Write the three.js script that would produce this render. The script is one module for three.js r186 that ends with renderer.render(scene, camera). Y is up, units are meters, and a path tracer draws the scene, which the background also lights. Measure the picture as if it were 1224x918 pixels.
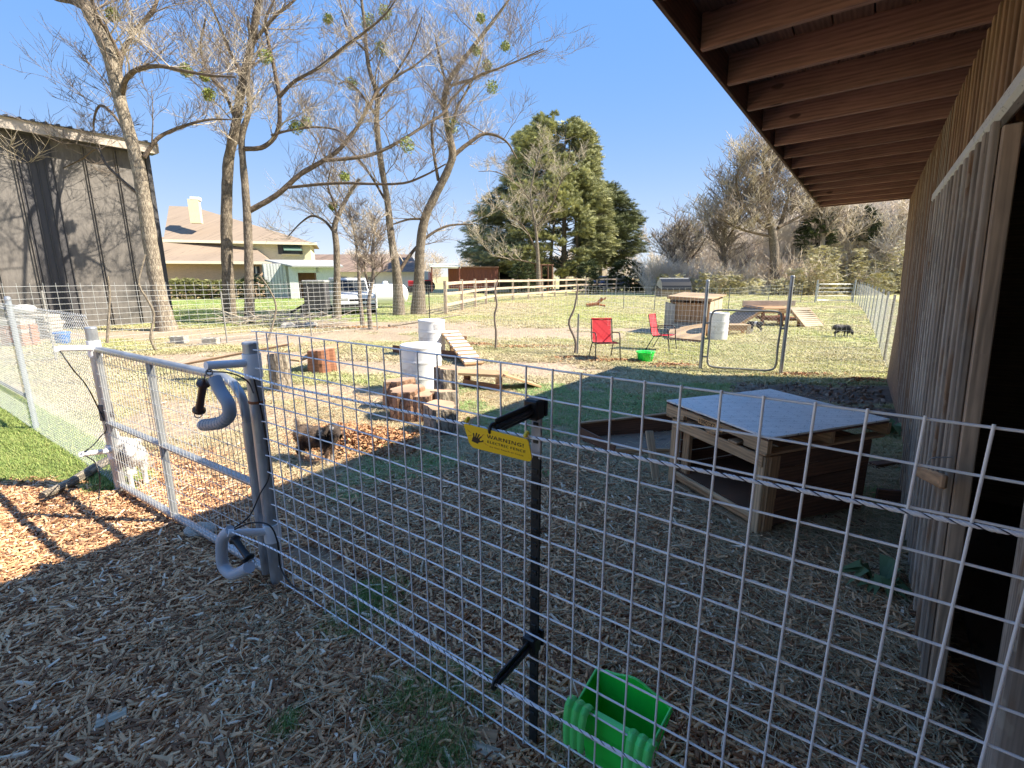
import * as THREE from 'three';
import { mergeGeometries } from 'three/addons/utils/BufferGeometryUtils.js';
import { MarchingCubes } from 'three/addons/objects/MarchingCubes.js';

// ---------------------------------------------------------------- camera, sky, sun, exposure
const scene = new THREE.Scene();
const EYE = 1.8, PITCH = Math.atan(129 / 578);
const camera = new THREE.PerspectiveCamera(76.907, 4 / 3, 0.05, 1500);
camera.position.set(0, EYE, 0);
camera.rotation.x = -PITCH;
const renderer = new THREE.WebGLRenderer({ antialias: true });
renderer.toneMapping = THREE.LinearToneMapping;
renderer.toneMappingExposure = 5.7;
renderer.shadowMap.enabled = true;

{ // clear winter sky: pale at the horizon, deep blue overhead
  const w = 64, h = 256, d = new Float32Array(w * h * 4);
  const lerp = (a, b, t) => a + (b - a) * t;
  for (let j = 0; j < h; j++) {
    const el = (j + 0.5) / h * Math.PI - Math.PI / 2, s = Math.max(0, Math.sin(el));
    const k = Math.pow(1 - s, 3.2), k2 = Math.pow(1 - s, 9);
    let c = [lerp(0.030, 0.070, k), lerp(0.075, 0.118, k), lerp(0.178, 0.186, k)];
    c = c.map((v, i) => lerp(v, [0.19, 0.195, 0.20][i], k2 * 0.9));
    if (el < 0) c = [0.20, 0.19, 0.14];
    for (let i = 0; i < w; i++) d.set([c[0], c[1], c[2], 1], (j * w + i) * 4);
  }
  const sky = new THREE.DataTexture(d, w, h, THREE.RGBAFormat, THREE.FloatType);
  sky.mapping = THREE.EquirectangularReflectionMapping; sky.magFilter = THREE.LinearFilter; sky.needsUpdate = true;
  scene.background = sky; scene.environment = sky;
}
const SUN_EL = 42.8 * Math.PI / 180;
const sun = new THREE.DirectionalLight(new THREE.Color(1, 0.92, 0.77), 2.25);
sun.position.set(Math.cos(SUN_EL) * 90, Math.sin(SUN_EL) * 90, -12 + 6.5);
sun.target.position.set(0, 0, -12);
sun.castShadow = true; sun.shadow.mapSize.set(4096, 4096); sun.shadow.radius = 1;
Object.assign(sun.shadow.camera, { left: -70, right: 70, top: 40, bottom: -40, near: 1, far: 220 });
scene.add(sun, sun.target);

// ---------------------------------------------------------------- helpers: places
const V3 = (x, y, z) => new THREE.Vector3(x, y, z);
const FL = 578, SP = Math.sin(PITCH), CP = Math.cos(PITCH);
function ray(px, py) { const a = (px - 612) / FL, b = -(py - 459) / FL; return V3(a, b * CP - SP, -b * SP - CP); }
function G(px, py, y = 0) { const d = ray(px, py); return d.multiplyScalar((y - EYE) / d.y).add(V3(0, EYE, 0)); }          // point of the ground seen there
function Z(px, py, z) { const d = ray(px, py); return d.multiplyScalar(-z / d.z).add(V3(0, EYE, 0)); }            // point at distance z ahead
function VP(px, py, A, n) { const d = ray(px, py); return d.multiplyScalar((A.x * n.x + A.z * n.z) / (d.x * n.x + d.z * n.z)).add(V3(0, EYE, 0)); } // point of an upright plane
const PXM = (z) => z / FL;                                            // metres per pixel at distance z
const DW = V3(0.59, 0, -0.807), NW = V3(0.807, 0, 0.59);              // along the barn wall, into the barn
const W = (s, t, y) => V3(0.59 * s + 0.807 * t, y, -0.807 * s + 0.59 * t);
const FA = V3(0.065, 0, -1.514), FD = V3(-0.815, 0, -0.579), FN = V3(-0.579, 0, 0.815);   // front fence: a post, its run to the left, its outer side
const F = (u, out, y) => V3(FA.x + FD.x * u + FN.x * out, y, FA.z + FD.z * u + FN.z * out);

// ---------------------------------------------------------------- helpers: chance and noise
function rng(a) { return () => { a |= 0; a = a + 0x6D2B79F5 | 0; let t = Math.imul(a ^ a >>> 15, 1 | a); t = t + Math.imul(t ^ t >>> 7, 61 | t) ^ t; return ((t ^ t >>> 14) >>> 0) / 4294967296; }; }
const R0 = rng(7);
const rr = (a, b, r = R0) => a + (b - a) * r();
const PERM = new Uint8Array(512); { const r = rng(99); const p = [...Array(256).keys()]; for (let i = 255; i > 0; i--) { const j = Math.floor(r() * (i + 1)); [p[i], p[j]] = [p[j], p[i]]; } for (let i = 0; i < 512; i++) PERM[i] = p[i & 255]; }
function vn(x, y, per = 256) { // value noise that repeats every per cells
  const xi = Math.floor(x), yi = Math.floor(y), fx = x - xi, fy = y - yi, u = fx * fx * (3 - 2 * fx), v = fy * fy * (3 - 2 * fy);
  const m = (n) => ((n % per) + per) % per & 255, h = (a, b) => PERM[PERM[m(a)] + m(b)] / 255;
  const a = h(xi, yi), b = h(xi + 1, yi), c = h(xi, yi + 1), d = h(xi + 1, yi + 1);
  return a + (b - a) * u + (c - a) * v + (a - b - c + d) * u * v;
}
function fbm(x, y, o = 4, per = 256) { let s = 0, a = 0.5, n = 0; for (let i = 0; i < o; i++) { s += a * vn(x, y, per); n += a; a *= 0.5; x *= 2; y *= 2; per *= 2; } return s / n; }
const sm = (a, b, x) => { const t = Math.min(1, Math.max(0, (x - a) / (b - a))); return t * t * (3 - 2 * t); };
const mix3 = (a, b, t) => [a[0] + (b[0] - a[0]) * t, a[1] + (b[1] - a[1]) * t, a[2] + (b[2] - a[2]) * t];
const toS = (c) => c <= 0.0031308 ? c * 12.92 : 1.055 * Math.pow(c, 1 / 2.4) - 0.055;
function tex(w, h, fn, color = true) { // fn(u, v) -> [r,g,b] linear 0..1 or a number
  const d = new Uint8Array(w * h * 4);
  for (let j = 0; j < h; j++) for (let i = 0; i < w; i++) {
    let c = fn((i + 0.5) / w, (j + 0.5) / h); if (typeof c === 'number') c = [c, c, c];
    const k = (j * w + i) * 4;
    for (let q = 0; q < 3; q++) d[k + q] = 255 * Math.min(1, Math.max(0, color ? toS(Math.max(0, c[q])) : c[q]));
    d[k + 3] = 255;
  }
  const t = new THREE.DataTexture(d, w, h); t.wrapS = t.wrapT = THREE.RepeatWrapping; t.magFilter = THREE.LinearFilter;
  t.minFilter = THREE.LinearMipmapLinearFilter; t.generateMipmaps = true;
  if (color) t.colorSpace = THREE.SRGBColorSpace; t.needsUpdate = true; return t;
}

// ---------------------------------------------------------------- materials
const woodTone = (u, v, knots) => {
  let g = 0.62 + 0.26 * (fbm(u * 4, v * 64, 3, 64) - 0.5) + 0.5 * (fbm(u * 8, v * 22, 4, 8) - 0.5);
  g += 0.20 * (Math.sin((v * 16 + fbm(u * 2, v * 4, 3, 2) * 1.3) * 6.283) * 0.5);
  if (knots) { const k = vn(u * 7, v * 5, 7); g -= 0.5 * sm(0.86, 0.97, k); }
  return g;
};
const T = {
  wood: tex(512, 256, (u, v) => { const g = Math.max(0.2, woodTone(u, v, true)); return [g, g * 0.97, g * 0.93]; }),
  woodB: tex(512, 256, (u, v) => woodTone(u, v, true), false),
  grey: tex(512, 256, (u, v) => { // weathered boards: bleached streaks, dark cracks, lichen specks
    let g = 0.55 + 0.7 * (fbm(u * 2, v * 40, 4, 2) - 0.5) + 0.5 * (fbm(u * 6, v * 12, 4, 6) - 0.5);
    if (fbm(u * 3, v * 48, 2, 3) > 0.72) g *= 0.45;
    const l = sm(0.62, 0.72, fbm(u * 24, v * 16, 3, 8));
    const br = fbm(u * 5, v * 7, 3, 5);
    return mix3(mix3([g, g * 0.96, g * 0.92], [g * 0.72, g * 0.5, g * 0.34], sm(0.5, 0.75, br)), [0.75, 0.77, 0.72], l * 0.4);
  }),
  bark: tex(256, 512, (u, v) => { const r = Math.abs(fbm(u * 12, v * 6, 4, 6) - 0.5) * 2; const n = fbm(u * 8, v * 20, 4, 8); return mix3([0.35 + 0.6 * n, 0.33 + 0.55 * n, 0.29 + 0.5 * n], [0.28, 0.25, 0.22], sm(0.25, 0.02, r)); }),
  barkB: tex(256, 512, (u, v) => Math.abs(fbm(u * 12, v * 6, 4, 6) - 0.5) * 1.6 + 0.3 * fbm(u * 16, v * 32, 3, 16), false),
  zinc: tex(256, 256, (u, v) => { const n = fbm(u * 16, v * 16, 3, 16), s = fbm(u * 3, v * 5, 4, 3); return 0.66 + 0.25 * (n - 0.5) + 0.5 * (s - 0.5); }),
  zincR: tex(128, 128, (u, v) => 0.45 + 0.3 * (fbm(u * 8, v * 8, 4, 8) - 0.5), false),
  grit: tex(512, 512, (u, v) => fbm(u * 24, v * 24, 5, 24), false),
  speck: tex(256, 256, (u, v) => { const n = fbm(u * 6, v * 6, 4, 6); let g = 0.86 + 0.25 * (n - 0.5); if (fbm(u * 60, v * 60, 2, 60) > 0.78) g *= 0.55; return [g, g, g * 0.99]; }),
  sheet: tex(512, 512, (u, v) => { // the shelter's pale top sheet: scuffed, dirt specks and streaks along it
    let g = 0.93 + 0.35 * (fbm(u * 4, v * 30, 4, 4) - 0.5) + 0.2 * (fbm(u * 5, v * 5, 4, 5) - 0.5);
    if (fbm(u * 90, v * 70, 2, 10) > 0.76) g *= 0.5; if (vn(u * 48, v * 40, 8) > 0.95) g *= 0.35;
    return [g, g, g]; }),
  scuff: tex(256, 256, (u, v) => { let g = 0.95 + 0.14 * (fbm(u * 5, v * 5, 4, 5) - 0.5); if (fbm(u * 4, v * 50, 3, 4) > 0.66) g *= 0.86; const d = sm(0.60, 0.72, fbm(u * 9, v * 9, 4, 9)); return mix3([g, g, g], [0.60, 0.50, 0.38], d * 0.45); }),
  shingle: tex(256, 256, (u, v) => { const r = Math.floor(v * 16), o = (r % 2) * 0.5, c = vn(Math.floor((u + o / 16) * 24), r, 16); return 0.55 + 0.4 * c + 0.25 * (fbm(u * 32, v * 32, 2, 32) - 0.5) - ((v * 16) % 1 < 0.14 ? 0.18 : 0); }),
};
function mat(color, o = {}) { const { lin, ...rest } = o; const m = new THREE.MeshStandardMaterial({ roughness: 0.85, metalness: 0, ...rest }); if (Array.isArray(color)) m.color.setRGB(...color); else m.color.set(color); return m; }
const wood = (c, o = {}) => mat(c, { map: T.wood, bumpMap: T.woodB, bumpScale: 0.0015, roughness: 0.8, ...o });
const M = {
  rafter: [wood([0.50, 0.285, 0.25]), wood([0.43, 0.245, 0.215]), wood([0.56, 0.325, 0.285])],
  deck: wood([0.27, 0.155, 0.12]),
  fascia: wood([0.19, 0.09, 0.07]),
  wallBoard: [wood([0.42, 0.27, 0.175]), wood([0.34, 0.21, 0.135]), wood([0.50, 0.34, 0.22]), mat([0.56, 0.45, 0.36], { map: T.grey, bumpMap: T.woodB, bumpScale: 0.002 })],
  greyBoard: [mat([0.50, 0.42, 0.345], { map: T.grey, bumpMap: T.woodB, bumpScale: 0.002 }), mat([0.58, 0.50, 0.42], { map: T.grey, bumpMap: T.woodB, bumpScale: 0.002 }), mat([0.40, 0.325, 0.265], { map: T.grey, bumpMap: T.woodB, bumpScale: 0.002 })],
  batten: [mat([0.74, 0.66, 0.57], { map: T.grey, bumpMap: T.woodB, bumpScale: 0.002 }), mat([0.60, 0.51, 0.42], { map: T.grey, bumpMap: T.woodB, bumpScale: 0.002 })],
  jamb: wood([0.62, 0.46, 0.33]), tanWood: wood([0.74, 0.48, 0.27]), tanWood2: wood([0.66, 0.40, 0.215]), tanWood3: wood([0.80, 0.56, 0.34]),
  ply: wood([0.62, 0.44, 0.27], { roughness: 0.75 }), darkWood: wood([0.24, 0.115, 0.065]), darkWood2: wood([0.20, 0.095, 0.055]), paleWood: wood([0.74, 0.62, 0.46]),
  redWood: wood([0.46, 0.20, 0.11]), oldWood: wood([0.42, 0.33, 0.25]), railWood: wood([0.78, 0.62, 0.48]), earth: mat([0.30, 0.21, 0.145], { map: T.speck, bumpMap: T.grit, bumpScale: 0.02 }),
  sheet: mat([0.90, 0.87, 0.82], { map: T.sheet, roughness: 0.6 }),
  track: mat([0.72, 0.71, 0.68], { map: T.speck, roughness: 0.5 }),
  zinc: mat([0.60, 0.62, 0.64], { map: T.zinc, roughnessMap: T.zincR, roughness: 0.9, metalness: 0.55 }),
  wire: mat([0.86, 0.87, 0.89], { roughness: 0.42, metalness: 0.15 }),
  meshWire: mat([0.62, 0.62, 0.60], { roughness: 0.5, metalness: 0.3 }),
  dullWire: mat([0.30, 0.29, 0.27], { roughness: 0.6, metalness: 0.4 }),
  pvc: mat([0.80, 0.80, 0.80], { roughness: 0.35 }),
  hose: mat([0.30, 0.335, 0.385], { roughness: 0.5 }), hosePale: mat([0.42, 0.44, 0.47], { roughness: 0.5 }),
  black: mat([0.012, 0.012, 0.013], { roughness: 0.4 }), blackPaint: mat([0.018, 0.02, 0.019], { roughness: 0.45, map: T.speck }), brownPlastic: mat([0.07, 0.03, 0.02], { roughness: 0.35 }),
  whitePaint: mat([0.72, 0.70, 0.70], { roughness: 0.6, map: T.zinc }),
  rope: mat([0.88, 0.88, 0.90], { roughness: 0.6 }), ropeDark: mat([0.03, 0.03, 0.06], { roughness: 0.6 }),
  greenSolid: mat([0.03, 0.90, 0.10], { roughness: 0.36, map: T.scuff, roughnessMap: T.zincR }), greenPale: mat([0.14, 0.92, 0.24], { roughness: 0.42, map: T.scuff }),
  barrel: mat([0.78, 0.78, 0.77], { roughness: 0.42, map: T.scuff }),
  red: mat([0.62, 0.035, 0.045], { roughness: 0.8 }), chairFrame: mat([0.02, 0.018, 0.018], { roughness: 0.4 }),
  bark: mat([0.37, 0.325, 0.275], { map: T.bark, bumpMap: T.barkB, bumpScale: 0.02, roughness: 0.95 }),
  barkPale: mat([0.50, 0.45, 0.38], { map: T.bark, bumpMap: T.barkB, bumpScale: 0.02, roughness: 0.95 }),
  limb: mat([0.27, 0.215, 0.17], { map: T.bark, bumpMap: T.barkB, bumpScale: 0.015, roughness: 0.95 }),
  twig: mat([0.21, 0.165, 0.13], { roughness: 0.9 }), twigPale: mat([0.52, 0.44, 0.34], { roughness: 0.9 }),
  stumpBark: mat([0.52, 0.32, 0.22], { map: T.bark, bumpMap: T.barkB, bumpScale: 0.02, roughness: 0.95 }),
  cut: mat([0.72, 0.47, 0.31], { map: T.wood, bumpMap: T.woodB, bumpScale: 0.001, roughness: 0.9 }),
  leafDark: mat([1, 1, 1], { roughness: 0.75 }), mistle: mat([0.27, 0.31, 0.07], { roughness: 0.7 }),
  stone: mat([0.52, 0.47, 0.40], { map: T.speck, bumpMap: T.grit, bumpScale: 0.01 }), brick: mat([0.52, 0.22, 0.13], { map: T.speck }),
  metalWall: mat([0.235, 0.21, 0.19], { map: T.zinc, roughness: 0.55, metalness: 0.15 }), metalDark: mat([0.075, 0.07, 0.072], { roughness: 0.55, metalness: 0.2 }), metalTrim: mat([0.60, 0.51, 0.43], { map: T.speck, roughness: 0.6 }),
  cream: mat([0.82, 0.74, 0.50], { map: T.speck }), peach: mat([0.72, 0.50, 0.34], { map: T.speck, bumpMap: T.grit, bumpScale: 0.01 }), trim: mat([0.80, 0.72, 0.52]),
  roof: mat([0.33, 0.25, 0.185], { map: T.speck, bumpMap: T.grit, bumpScale: 0.03 }), roofBrown: mat([0.30, 0.21, 0.16], { map: T.shingle }), white: mat([0.78, 0.78, 0.77], { map: T.speck, roughness: 0.6 }), greyWall: mat([0.47, 0.46, 0.44], { map: T.speck, roughness: 0.6 }),
  glass: mat([0.05, 0.06, 0.07], { roughness: 0.08, metalness: 0.1 }), awning: mat([0.12, 0.20, 0.15]), barnRed: mat([0.24, 0.085, 0.055], { map: T.speck }),
  carWhite: mat([0.78, 0.79, 0.80], { roughness: 0.22 }), carBlue: mat([0.03, 0.05, 0.13], { roughness: 0.2 }), tyre: mat([0.02, 0.02, 0.02], { roughness: 0.9 }), steel: mat([0.55, 0.56, 0.58], { roughness: 0.3, metalness: 0.8 }),
  blue: mat([0.04, 0.20, 0.62], { roughness: 0.4 }), fur: new THREE.MeshStandardMaterial({ color: 0xffffff, roughness: 0.92, vertexColors: true, bumpMap: T.grit, bumpScale: 0.004 }),
  rust: mat([0.32, 0.12, 0.05], { roughness: 0.9 }), chainWire: mat([0.70, 0.72, 0.73], { roughness: 0.4, metalness: 0.4 }), postBlue: mat([0.55, 0.61, 0.66], { map: T.zinc, roughness: 0.5, metalness: 0.4 }),
};

// ---------------------------------------------------------------- helpers: objects
const OFF = new Map(), USED = new Map();
function numbered(n) { const k = USED.get(n) || 0; USED.set(n, k + 1); return k ? n + '_' + String(k).padStart(3, '0') : n; }
function shadows(m) { m.castShadow = m.receiveShadow = true; return m; }
function thing(name, label, category, p = V3(0, 0, 0), group) {
  const o = new THREE.Group(); o.name = numbered(name); o.position.copy(p); o.userData = { label, category }; if (group) o.userData.group = group;
  scene.add(o); OFF.set(o, p.clone()); return o;
}
function part(par, name, geo, material, extra) {     // geometry in world coordinates (or in the thing's own when it stands at 0,0,0)
  if (Array.isArray(geo)) geo = merge(geo);
  const off = OFF.get(par) || V3(0, 0, 0);
  if (off.lengthSq() > 0) geo.translate(-off.x, -off.y, -off.z);
  const m = shadows(new THREE.Mesh(geo, material)); m.name = name; if (extra) Object.assign(m.userData, extra);
  par.add(m); OFF.set(m, off.clone()); return m;
}
function single(name, geo, material, label, category, group) {
  if (Array.isArray(geo)) geo = merge(geo);
  geo.computeBoundingBox(); const b = geo.boundingBox, p = V3((b.min.x + b.max.x) / 2, b.min.y, (b.min.z + b.max.z) / 2); geo.translate(-p.x, -p.y, -p.z);
  const m = shadows(new THREE.Mesh(geo, material)); m.name = numbered(name); m.position.copy(p); m.userData = { label, category }; if (group) m.userData.group = group; scene.add(m); return m;
}
function struct(name, geo, material) { const m = shadows(new THREE.Mesh(geo, material)); m.name = numbered(name); m.userData = { kind: 'structure' }; scene.add(m); return m; }
function copyOf(o, p, turn, label, group) { const c = o.clone(); c.name = numbered(o.name.replace(/_\d+$/, '')); c.position.copy(p); c.rotation.y = turn; c.userData = { ...o.userData }; if (label) c.userData.label = label; if (group) c.userData.group = group; scene.add(c); return c; }
function merge(list) {
  return mergeGeometries(list.map((g) => { if (g.index) g = g.toNonIndexed(); for (const k of Object.keys(g.attributes)) if (!['position', 'normal', 'uv', 'color'].includes(k)) g.deleteAttribute(k); if (!g.attributes.uv) g.setAttribute('uv', new THREE.Float32BufferAttribute(new Float32Array(g.attributes.position.count * 2), 2)); return g; }));
}
// box with chamfered edges; uv in metres with the grain along its longest side
function bx(w, h, d, b = 0.004) {
  b = Math.min(b, w * 0.3, h * 0.3, d * 0.3);
  const hw = [w / 2, h / 2, d / 2], pos = [], uv = [], dim = [w, h, d];
  const L = dim.indexOf(Math.max(...dim)), o = [R0(), R0()];
  const put = (p, n) => { pos.push(p); const ax = [0, 1, 2].filter((i) => i !== n); const u = ax.includes(L) ? L : ax[0], v = ax.find((i) => i !== u); uv.push(p[u] / 1.2 + o[0], p[v] / 0.4 + o[1]); };
  const tri = (a, b2, c, n) => { // wind outward
    const e1 = a.map((x, i) => b2[i] - x), e2 = a.map((x, i) => c[i] - x), nn = [e1[1] * e2[2] - e1[2] * e2[1], e1[2] * e2[0] - e1[0] * e2[2], e1[0] * e2[1] - e1[1] * e2[0]];
    const dot = nn[0] * (a[0] + b2[0] + c[0]) + nn[1] * (a[1] + b2[1] + c[1]) + nn[2] * (a[2] + b2[2] + c[2]);
    const s = dot >= 0 ? [a, b2, c] : [a, c, b2]; s.forEach((p) => put(p, n));
  };
  const P = (n, s) => { const q = [0, 0, 0]; for (let i = 0; i < 3; i++) q[i] = s[i] * (i === n ? hw[i] : hw[i] - b); return q; };
  for (let n = 0; n < 3; n++) for (const s of [-1, 1]) {
    const [i, j] = [0, 1, 2].filter((k) => k !== n), c = (a, e) => { const q = [0, 0, 0]; q[n] = s; q[i] = a; q[j] = e; return P(n, q); };
    tri(c(-1, -1), c(1, -1), c(1, 1), n); tri(c(-1, -1), c(1, 1), c(-1, 1), n);
  }
  for (let k = 0; k < 3; k++) { const [i, j] = [0, 1, 2].filter((q) => q !== k); for (const a of [-1, 1]) for (const e of [-1, 1]) {
    const q = (n, s) => { const t = [0, 0, 0]; t[k] = s; t[i] = a; t[j] = e; return P(n, t); };
    tri(q(i, -1), q(i, 1), q(j, 1), i); tri(q(i, -1), q(j, 1), q(j, -1), i);
  } }
  for (const a of [-1, 1]) for (const e of [-1, 1]) for (const c of [-1, 1]) tri(P(0, [a, e, c]), P(1, [a, e, c]), P(2, [a, e, c]), 0);
  const g = new THREE.BufferGeometry(); g.setAttribute('position', new THREE.Float32BufferAttribute(pos.flat(), 3)); g.setAttribute('uv', new THREE.Float32BufferAttribute(uv, 2)); g.computeVertexNormals(); return g;
}
function basis(g, o, X, Y, Zv) { return g.applyMatrix4(new THREE.Matrix4().makeBasis(X, Y, Zv).setPosition(o)); }
// bar from a to b: width across, thick along up
function bar(a, b, w, t, up = V3(0, 1, 0), bev = 0.004) {
  const X = b.clone().sub(a), L = X.length(); X.normalize(); const S = X.clone().cross(up).normalize(), U = S.clone().cross(X).normalize();
  return basis(bx(L, t, w, bev), a.clone().add(b).multiplyScalar(0.5), X, U, S);
}
// upright block: centre of the base, width along X, height, depth along its own Z
function block(p, w, h, d, turn = 0, bev = 0.006) { const g = bx(w, h, d, bev); g.translate(0, h / 2, 0); g.rotateY(turn); g.translate(p.x, p.y, p.z); return g; }
// tapered tube along points
function tube(pts, rad, n = 8, caps = true, wob = 0, seed = 1) {
  const N = pts.length, pos = [], nor = [], uv = [], idx = [], rnd = rng(seed); let up = V3(0.31, 0.2, 0.93), len = 0;
  for (let i = 0; i < N; i++) {
    const t = pts[Math.min(N - 1, i + 1)].clone().sub(pts[Math.max(0, i - 1)]).normalize();
    const s = up.clone().sub(t.clone().multiplyScalar(up.dot(t))).normalize(), b = t.clone().cross(s); up = s;
    if (i) len += pts[i].distanceTo(pts[i - 1]);
    const r = typeof rad === 'function' ? rad(i / (N - 1)) : Array.isArray(rad) ? rad[i] : rad;
    for (let k = 0; k <= n; k++) {
      const a = k / n * Math.PI * 2, q = s.clone().multiplyScalar(Math.cos(a)).add(b.clone().multiplyScalar(Math.sin(a)));
      const w = wob && k % n ? 1 + wob * (rnd() - 0.5) : 1;
      pos.push(pts[i].x + q.x * r * w, pts[i].y + q.y * r * w, pts[i].z + q.z * r * w); nor.push(q.x, q.y, q.z); uv.push(k / n * Math.max(1, Math.round(r * 6.28 / 0.5)) , len / 1.0);
      if (i < N - 1 && k < n) { const A = i * (n + 1) + k, B = A + n + 1; idx.push(A, A + 1, B, B, A + 1, B + 1); }
    }
  }
  if (caps) for (const e of [0, N - 1]) {
    const c = pos.length / 3, t = (e ? pts[e].clone().sub(pts[e - 1]) : pts[0].clone().sub(pts[1])).normalize();
    pos.push(pts[e].x, pts[e].y, pts[e].z); nor.push(t.x, t.y, t.z); uv.push(0.5, 0.5);
    for (let k = 0; k <= n; k++) { const o = (e * (n + 1) + k) * 3; pos.push(pos[o], pos[o + 1], pos[o + 2]); nor.push(t.x, t.y, t.z); uv.push(0.5 + 0.3 * Math.cos(k), 0.5 + 0.3 * Math.sin(k)); }
    for (let k = 0; k < n; k++) e ? idx.push(c, c + 1 + k, c + 2 + k) : idx.push(c, c + 2 + k, c + 1 + k);
  }
  const g = new THREE.BufferGeometry(); g.setAttribute('position', new THREE.Float32BufferAttribute(pos, 3)); g.setAttribute('normal', new THREE.Float32BufferAttribute(nor, 3)); g.setAttribute('uv', new THREE.Float32BufferAttribute(uv, 2)); g.setIndex(idx); return g;
}
const smooth = (pts, n) => new THREE.CatmullRomCurve3(pts, false, 'centripetal').getPoints(n);
const pipe = (a, b, r, n = 10) => tube([a, b], r, n);
const disc = (c, r, n = 24) => { const g = new THREE.CircleGeometry(r, n); g.rotateX(-Math.PI / 2); g.translate(c.x, c.y, c.z); return g; };
const lathe = (prof, n, c) => { const g = new THREE.LatheGeometry(prof.map((p) => new THREE.Vector2(p[0], p[1])), n); if (c) g.translate(c.x, c.y, c.z); return g; };
// many thin straight rods gathered in one geometry
class Rods {
  constructor() { this.p = []; this.n = []; }
  add(a, b, r0, r1 = r0, k = 3) {
    const dx = b.x - a.x, dy = b.y - a.y, dz = b.z - a.z, l = Math.hypot(dx, dy, dz) || 1, t = [dx / l, dy / l, dz / l];
    const h = Math.abs(t[1]) < 0.8 ? [0, 1, 0] : [1, 0, 0];
    let s = [t[1] * h[2] - t[2] * h[1], t[2] * h[0] - t[0] * h[2], t[0] * h[1] - t[1] * h[0]]; const sl = Math.hypot(...s); s = s.map((v) => v / sl);
    const c = [t[1] * s[2] - t[2] * s[1], t[2] * s[0] - t[0] * s[2], t[0] * s[1] - t[1] * s[0]];
    const ring = []; for (let i = 0; i <= k; i++) { const q = i / k * 6.28319, C = Math.cos(q), S = Math.sin(q); ring.push([s[0] * C + c[0] * S, s[1] * C + c[1] * S, s[2] * C + c[2] * S]); }
    for (let i = 0; i < k; i++) {
      const m = ring[i], n = ring[i + 1], P = (o, q, r) => { this.p.push(o.x + q[0] * r, o.y + q[1] * r, o.z + q[2] * r); this.n.push(q[0], q[1], q[2]); };
      P(a, m, r0); P(a, n, r0); P(b, m, r1); if (r1 > 0) { P(b, m, r1); P(a, n, r0); P(b, n, r1); }
    }
  }
  geo() { const g = new THREE.BufferGeometry(); g.setAttribute('position', new THREE.Float32BufferAttribute(this.p, 3)); g.setAttribute('normal', new THREE.Float32BufferAttribute(this.n, 3)); g.setAttribute('uv', new THREE.Float32BufferAttribute(new Float32Array(this.p.length / 3 * 2), 2)); return g; }
}
function quadStrip(tris) { const g = new THREE.BufferGeometry(); g.setAttribute('position', new THREE.Float32BufferAttribute(tris.flatMap((p) => [p.x, p.y, p.z]), 3)); const uv = tris.flatMap((p) => [(p.x + p.z) / 4, p.y / 4 + p.z / 7]); g.setAttribute('uv', new THREE.Float32BufferAttribute(uv, 2)); g.computeVertexNormals(); return g; }
// solid slab between an upper outline and the same outline lowered by t
function slab(top, t, k = 0) { const lo = top.map((p) => V3(p.x, p.y - t, p.z)), q = []; const fan = (o, f) => { for (let i = 1; i < o.length - 1; i++) f ? q.push(o[0], o[i + 1], o[i]) : q.push(o[0], o[i], o[i + 1]); }; fan(top, true); fan(lo, false); for (let i = 0; i < top.length; i++) { const j = (i + 1) % top.length; q.push(top[i], top[j], lo[j], top[i], lo[j], lo[i]); } const g = quadStrip(q); if (k) { const a = g.attributes.uv, p = g.attributes.position; for (let i = 0; i < a.count; i++) a.setXY(i, p.getX(i) * k, p.getZ(i) * k); } return g; }
function instances(par, name, geo, material, list, kind = 'stuff') { // list of {p, q|rot, s, c}
  const m = shadows(new THREE.InstancedMesh(geo, material, list.length)), o = new THREE.Object3D(), c = new THREE.Color();
  list.forEach((e, i) => { o.position.copy(e.p); o.rotation.set(...(e.rot || [0, 0, 0]), 'YXZ'); if (typeof e.s === 'number') o.scale.setScalar(e.s); else if (e.s) o.scale.set(...e.s); else o.scale.setScalar(1); o.updateMatrix(); m.setMatrixAt(i, o.matrix); if (e.c) m.setColorAt(i, c.setRGB(...e.c)); });
  m.name = name; if (kind) m.userData.kind = kind; par.add(m); return m;
}

// ---------------------------------------------------------------- the ground
const outer = (x, z) => (x - FA.x) * FN.x + (z - FA.z) * FN.z;       // > 0 on the camera's side of the front fence
const alongF = (x, z) => (x - FA.x) * FD.x + (z - FA.z) * FD.z;
const wallS = (x, z) => 0.59 * x - 0.807 * z, wallT = (x, z) => 0.807 * x + 0.59 * z;
const lawnA = G(0, 574), lawnB = G(142, 590);
const lawnSide = (x, z) => { const dx = lawnB.x - lawnA.x, dz = lawnB.z - lawnA.z; return (dx * (z - lawnA.z) - dz * (x - lawnA.x)) / Math.hypot(dx, dz); }; // < 0 on the grass
const relief = (x, z) => (fbm(x * 0.9 + 40, z * 0.9 + 40, 3) - 0.5) * 0.035 + (fbm(x * 5 + 9, z * 5 + 3, 2) - 0.5) * 0.012;
const blob = (x, z, c, rx, rz, turn = 0) => { const dx = x - c.x, dz = z - c.z, C = Math.cos(turn), S = Math.sin(turn); return Math.hypot((dx * C + dz * S) / rx, (-dx * S + dz * C) / rz); };
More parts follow.
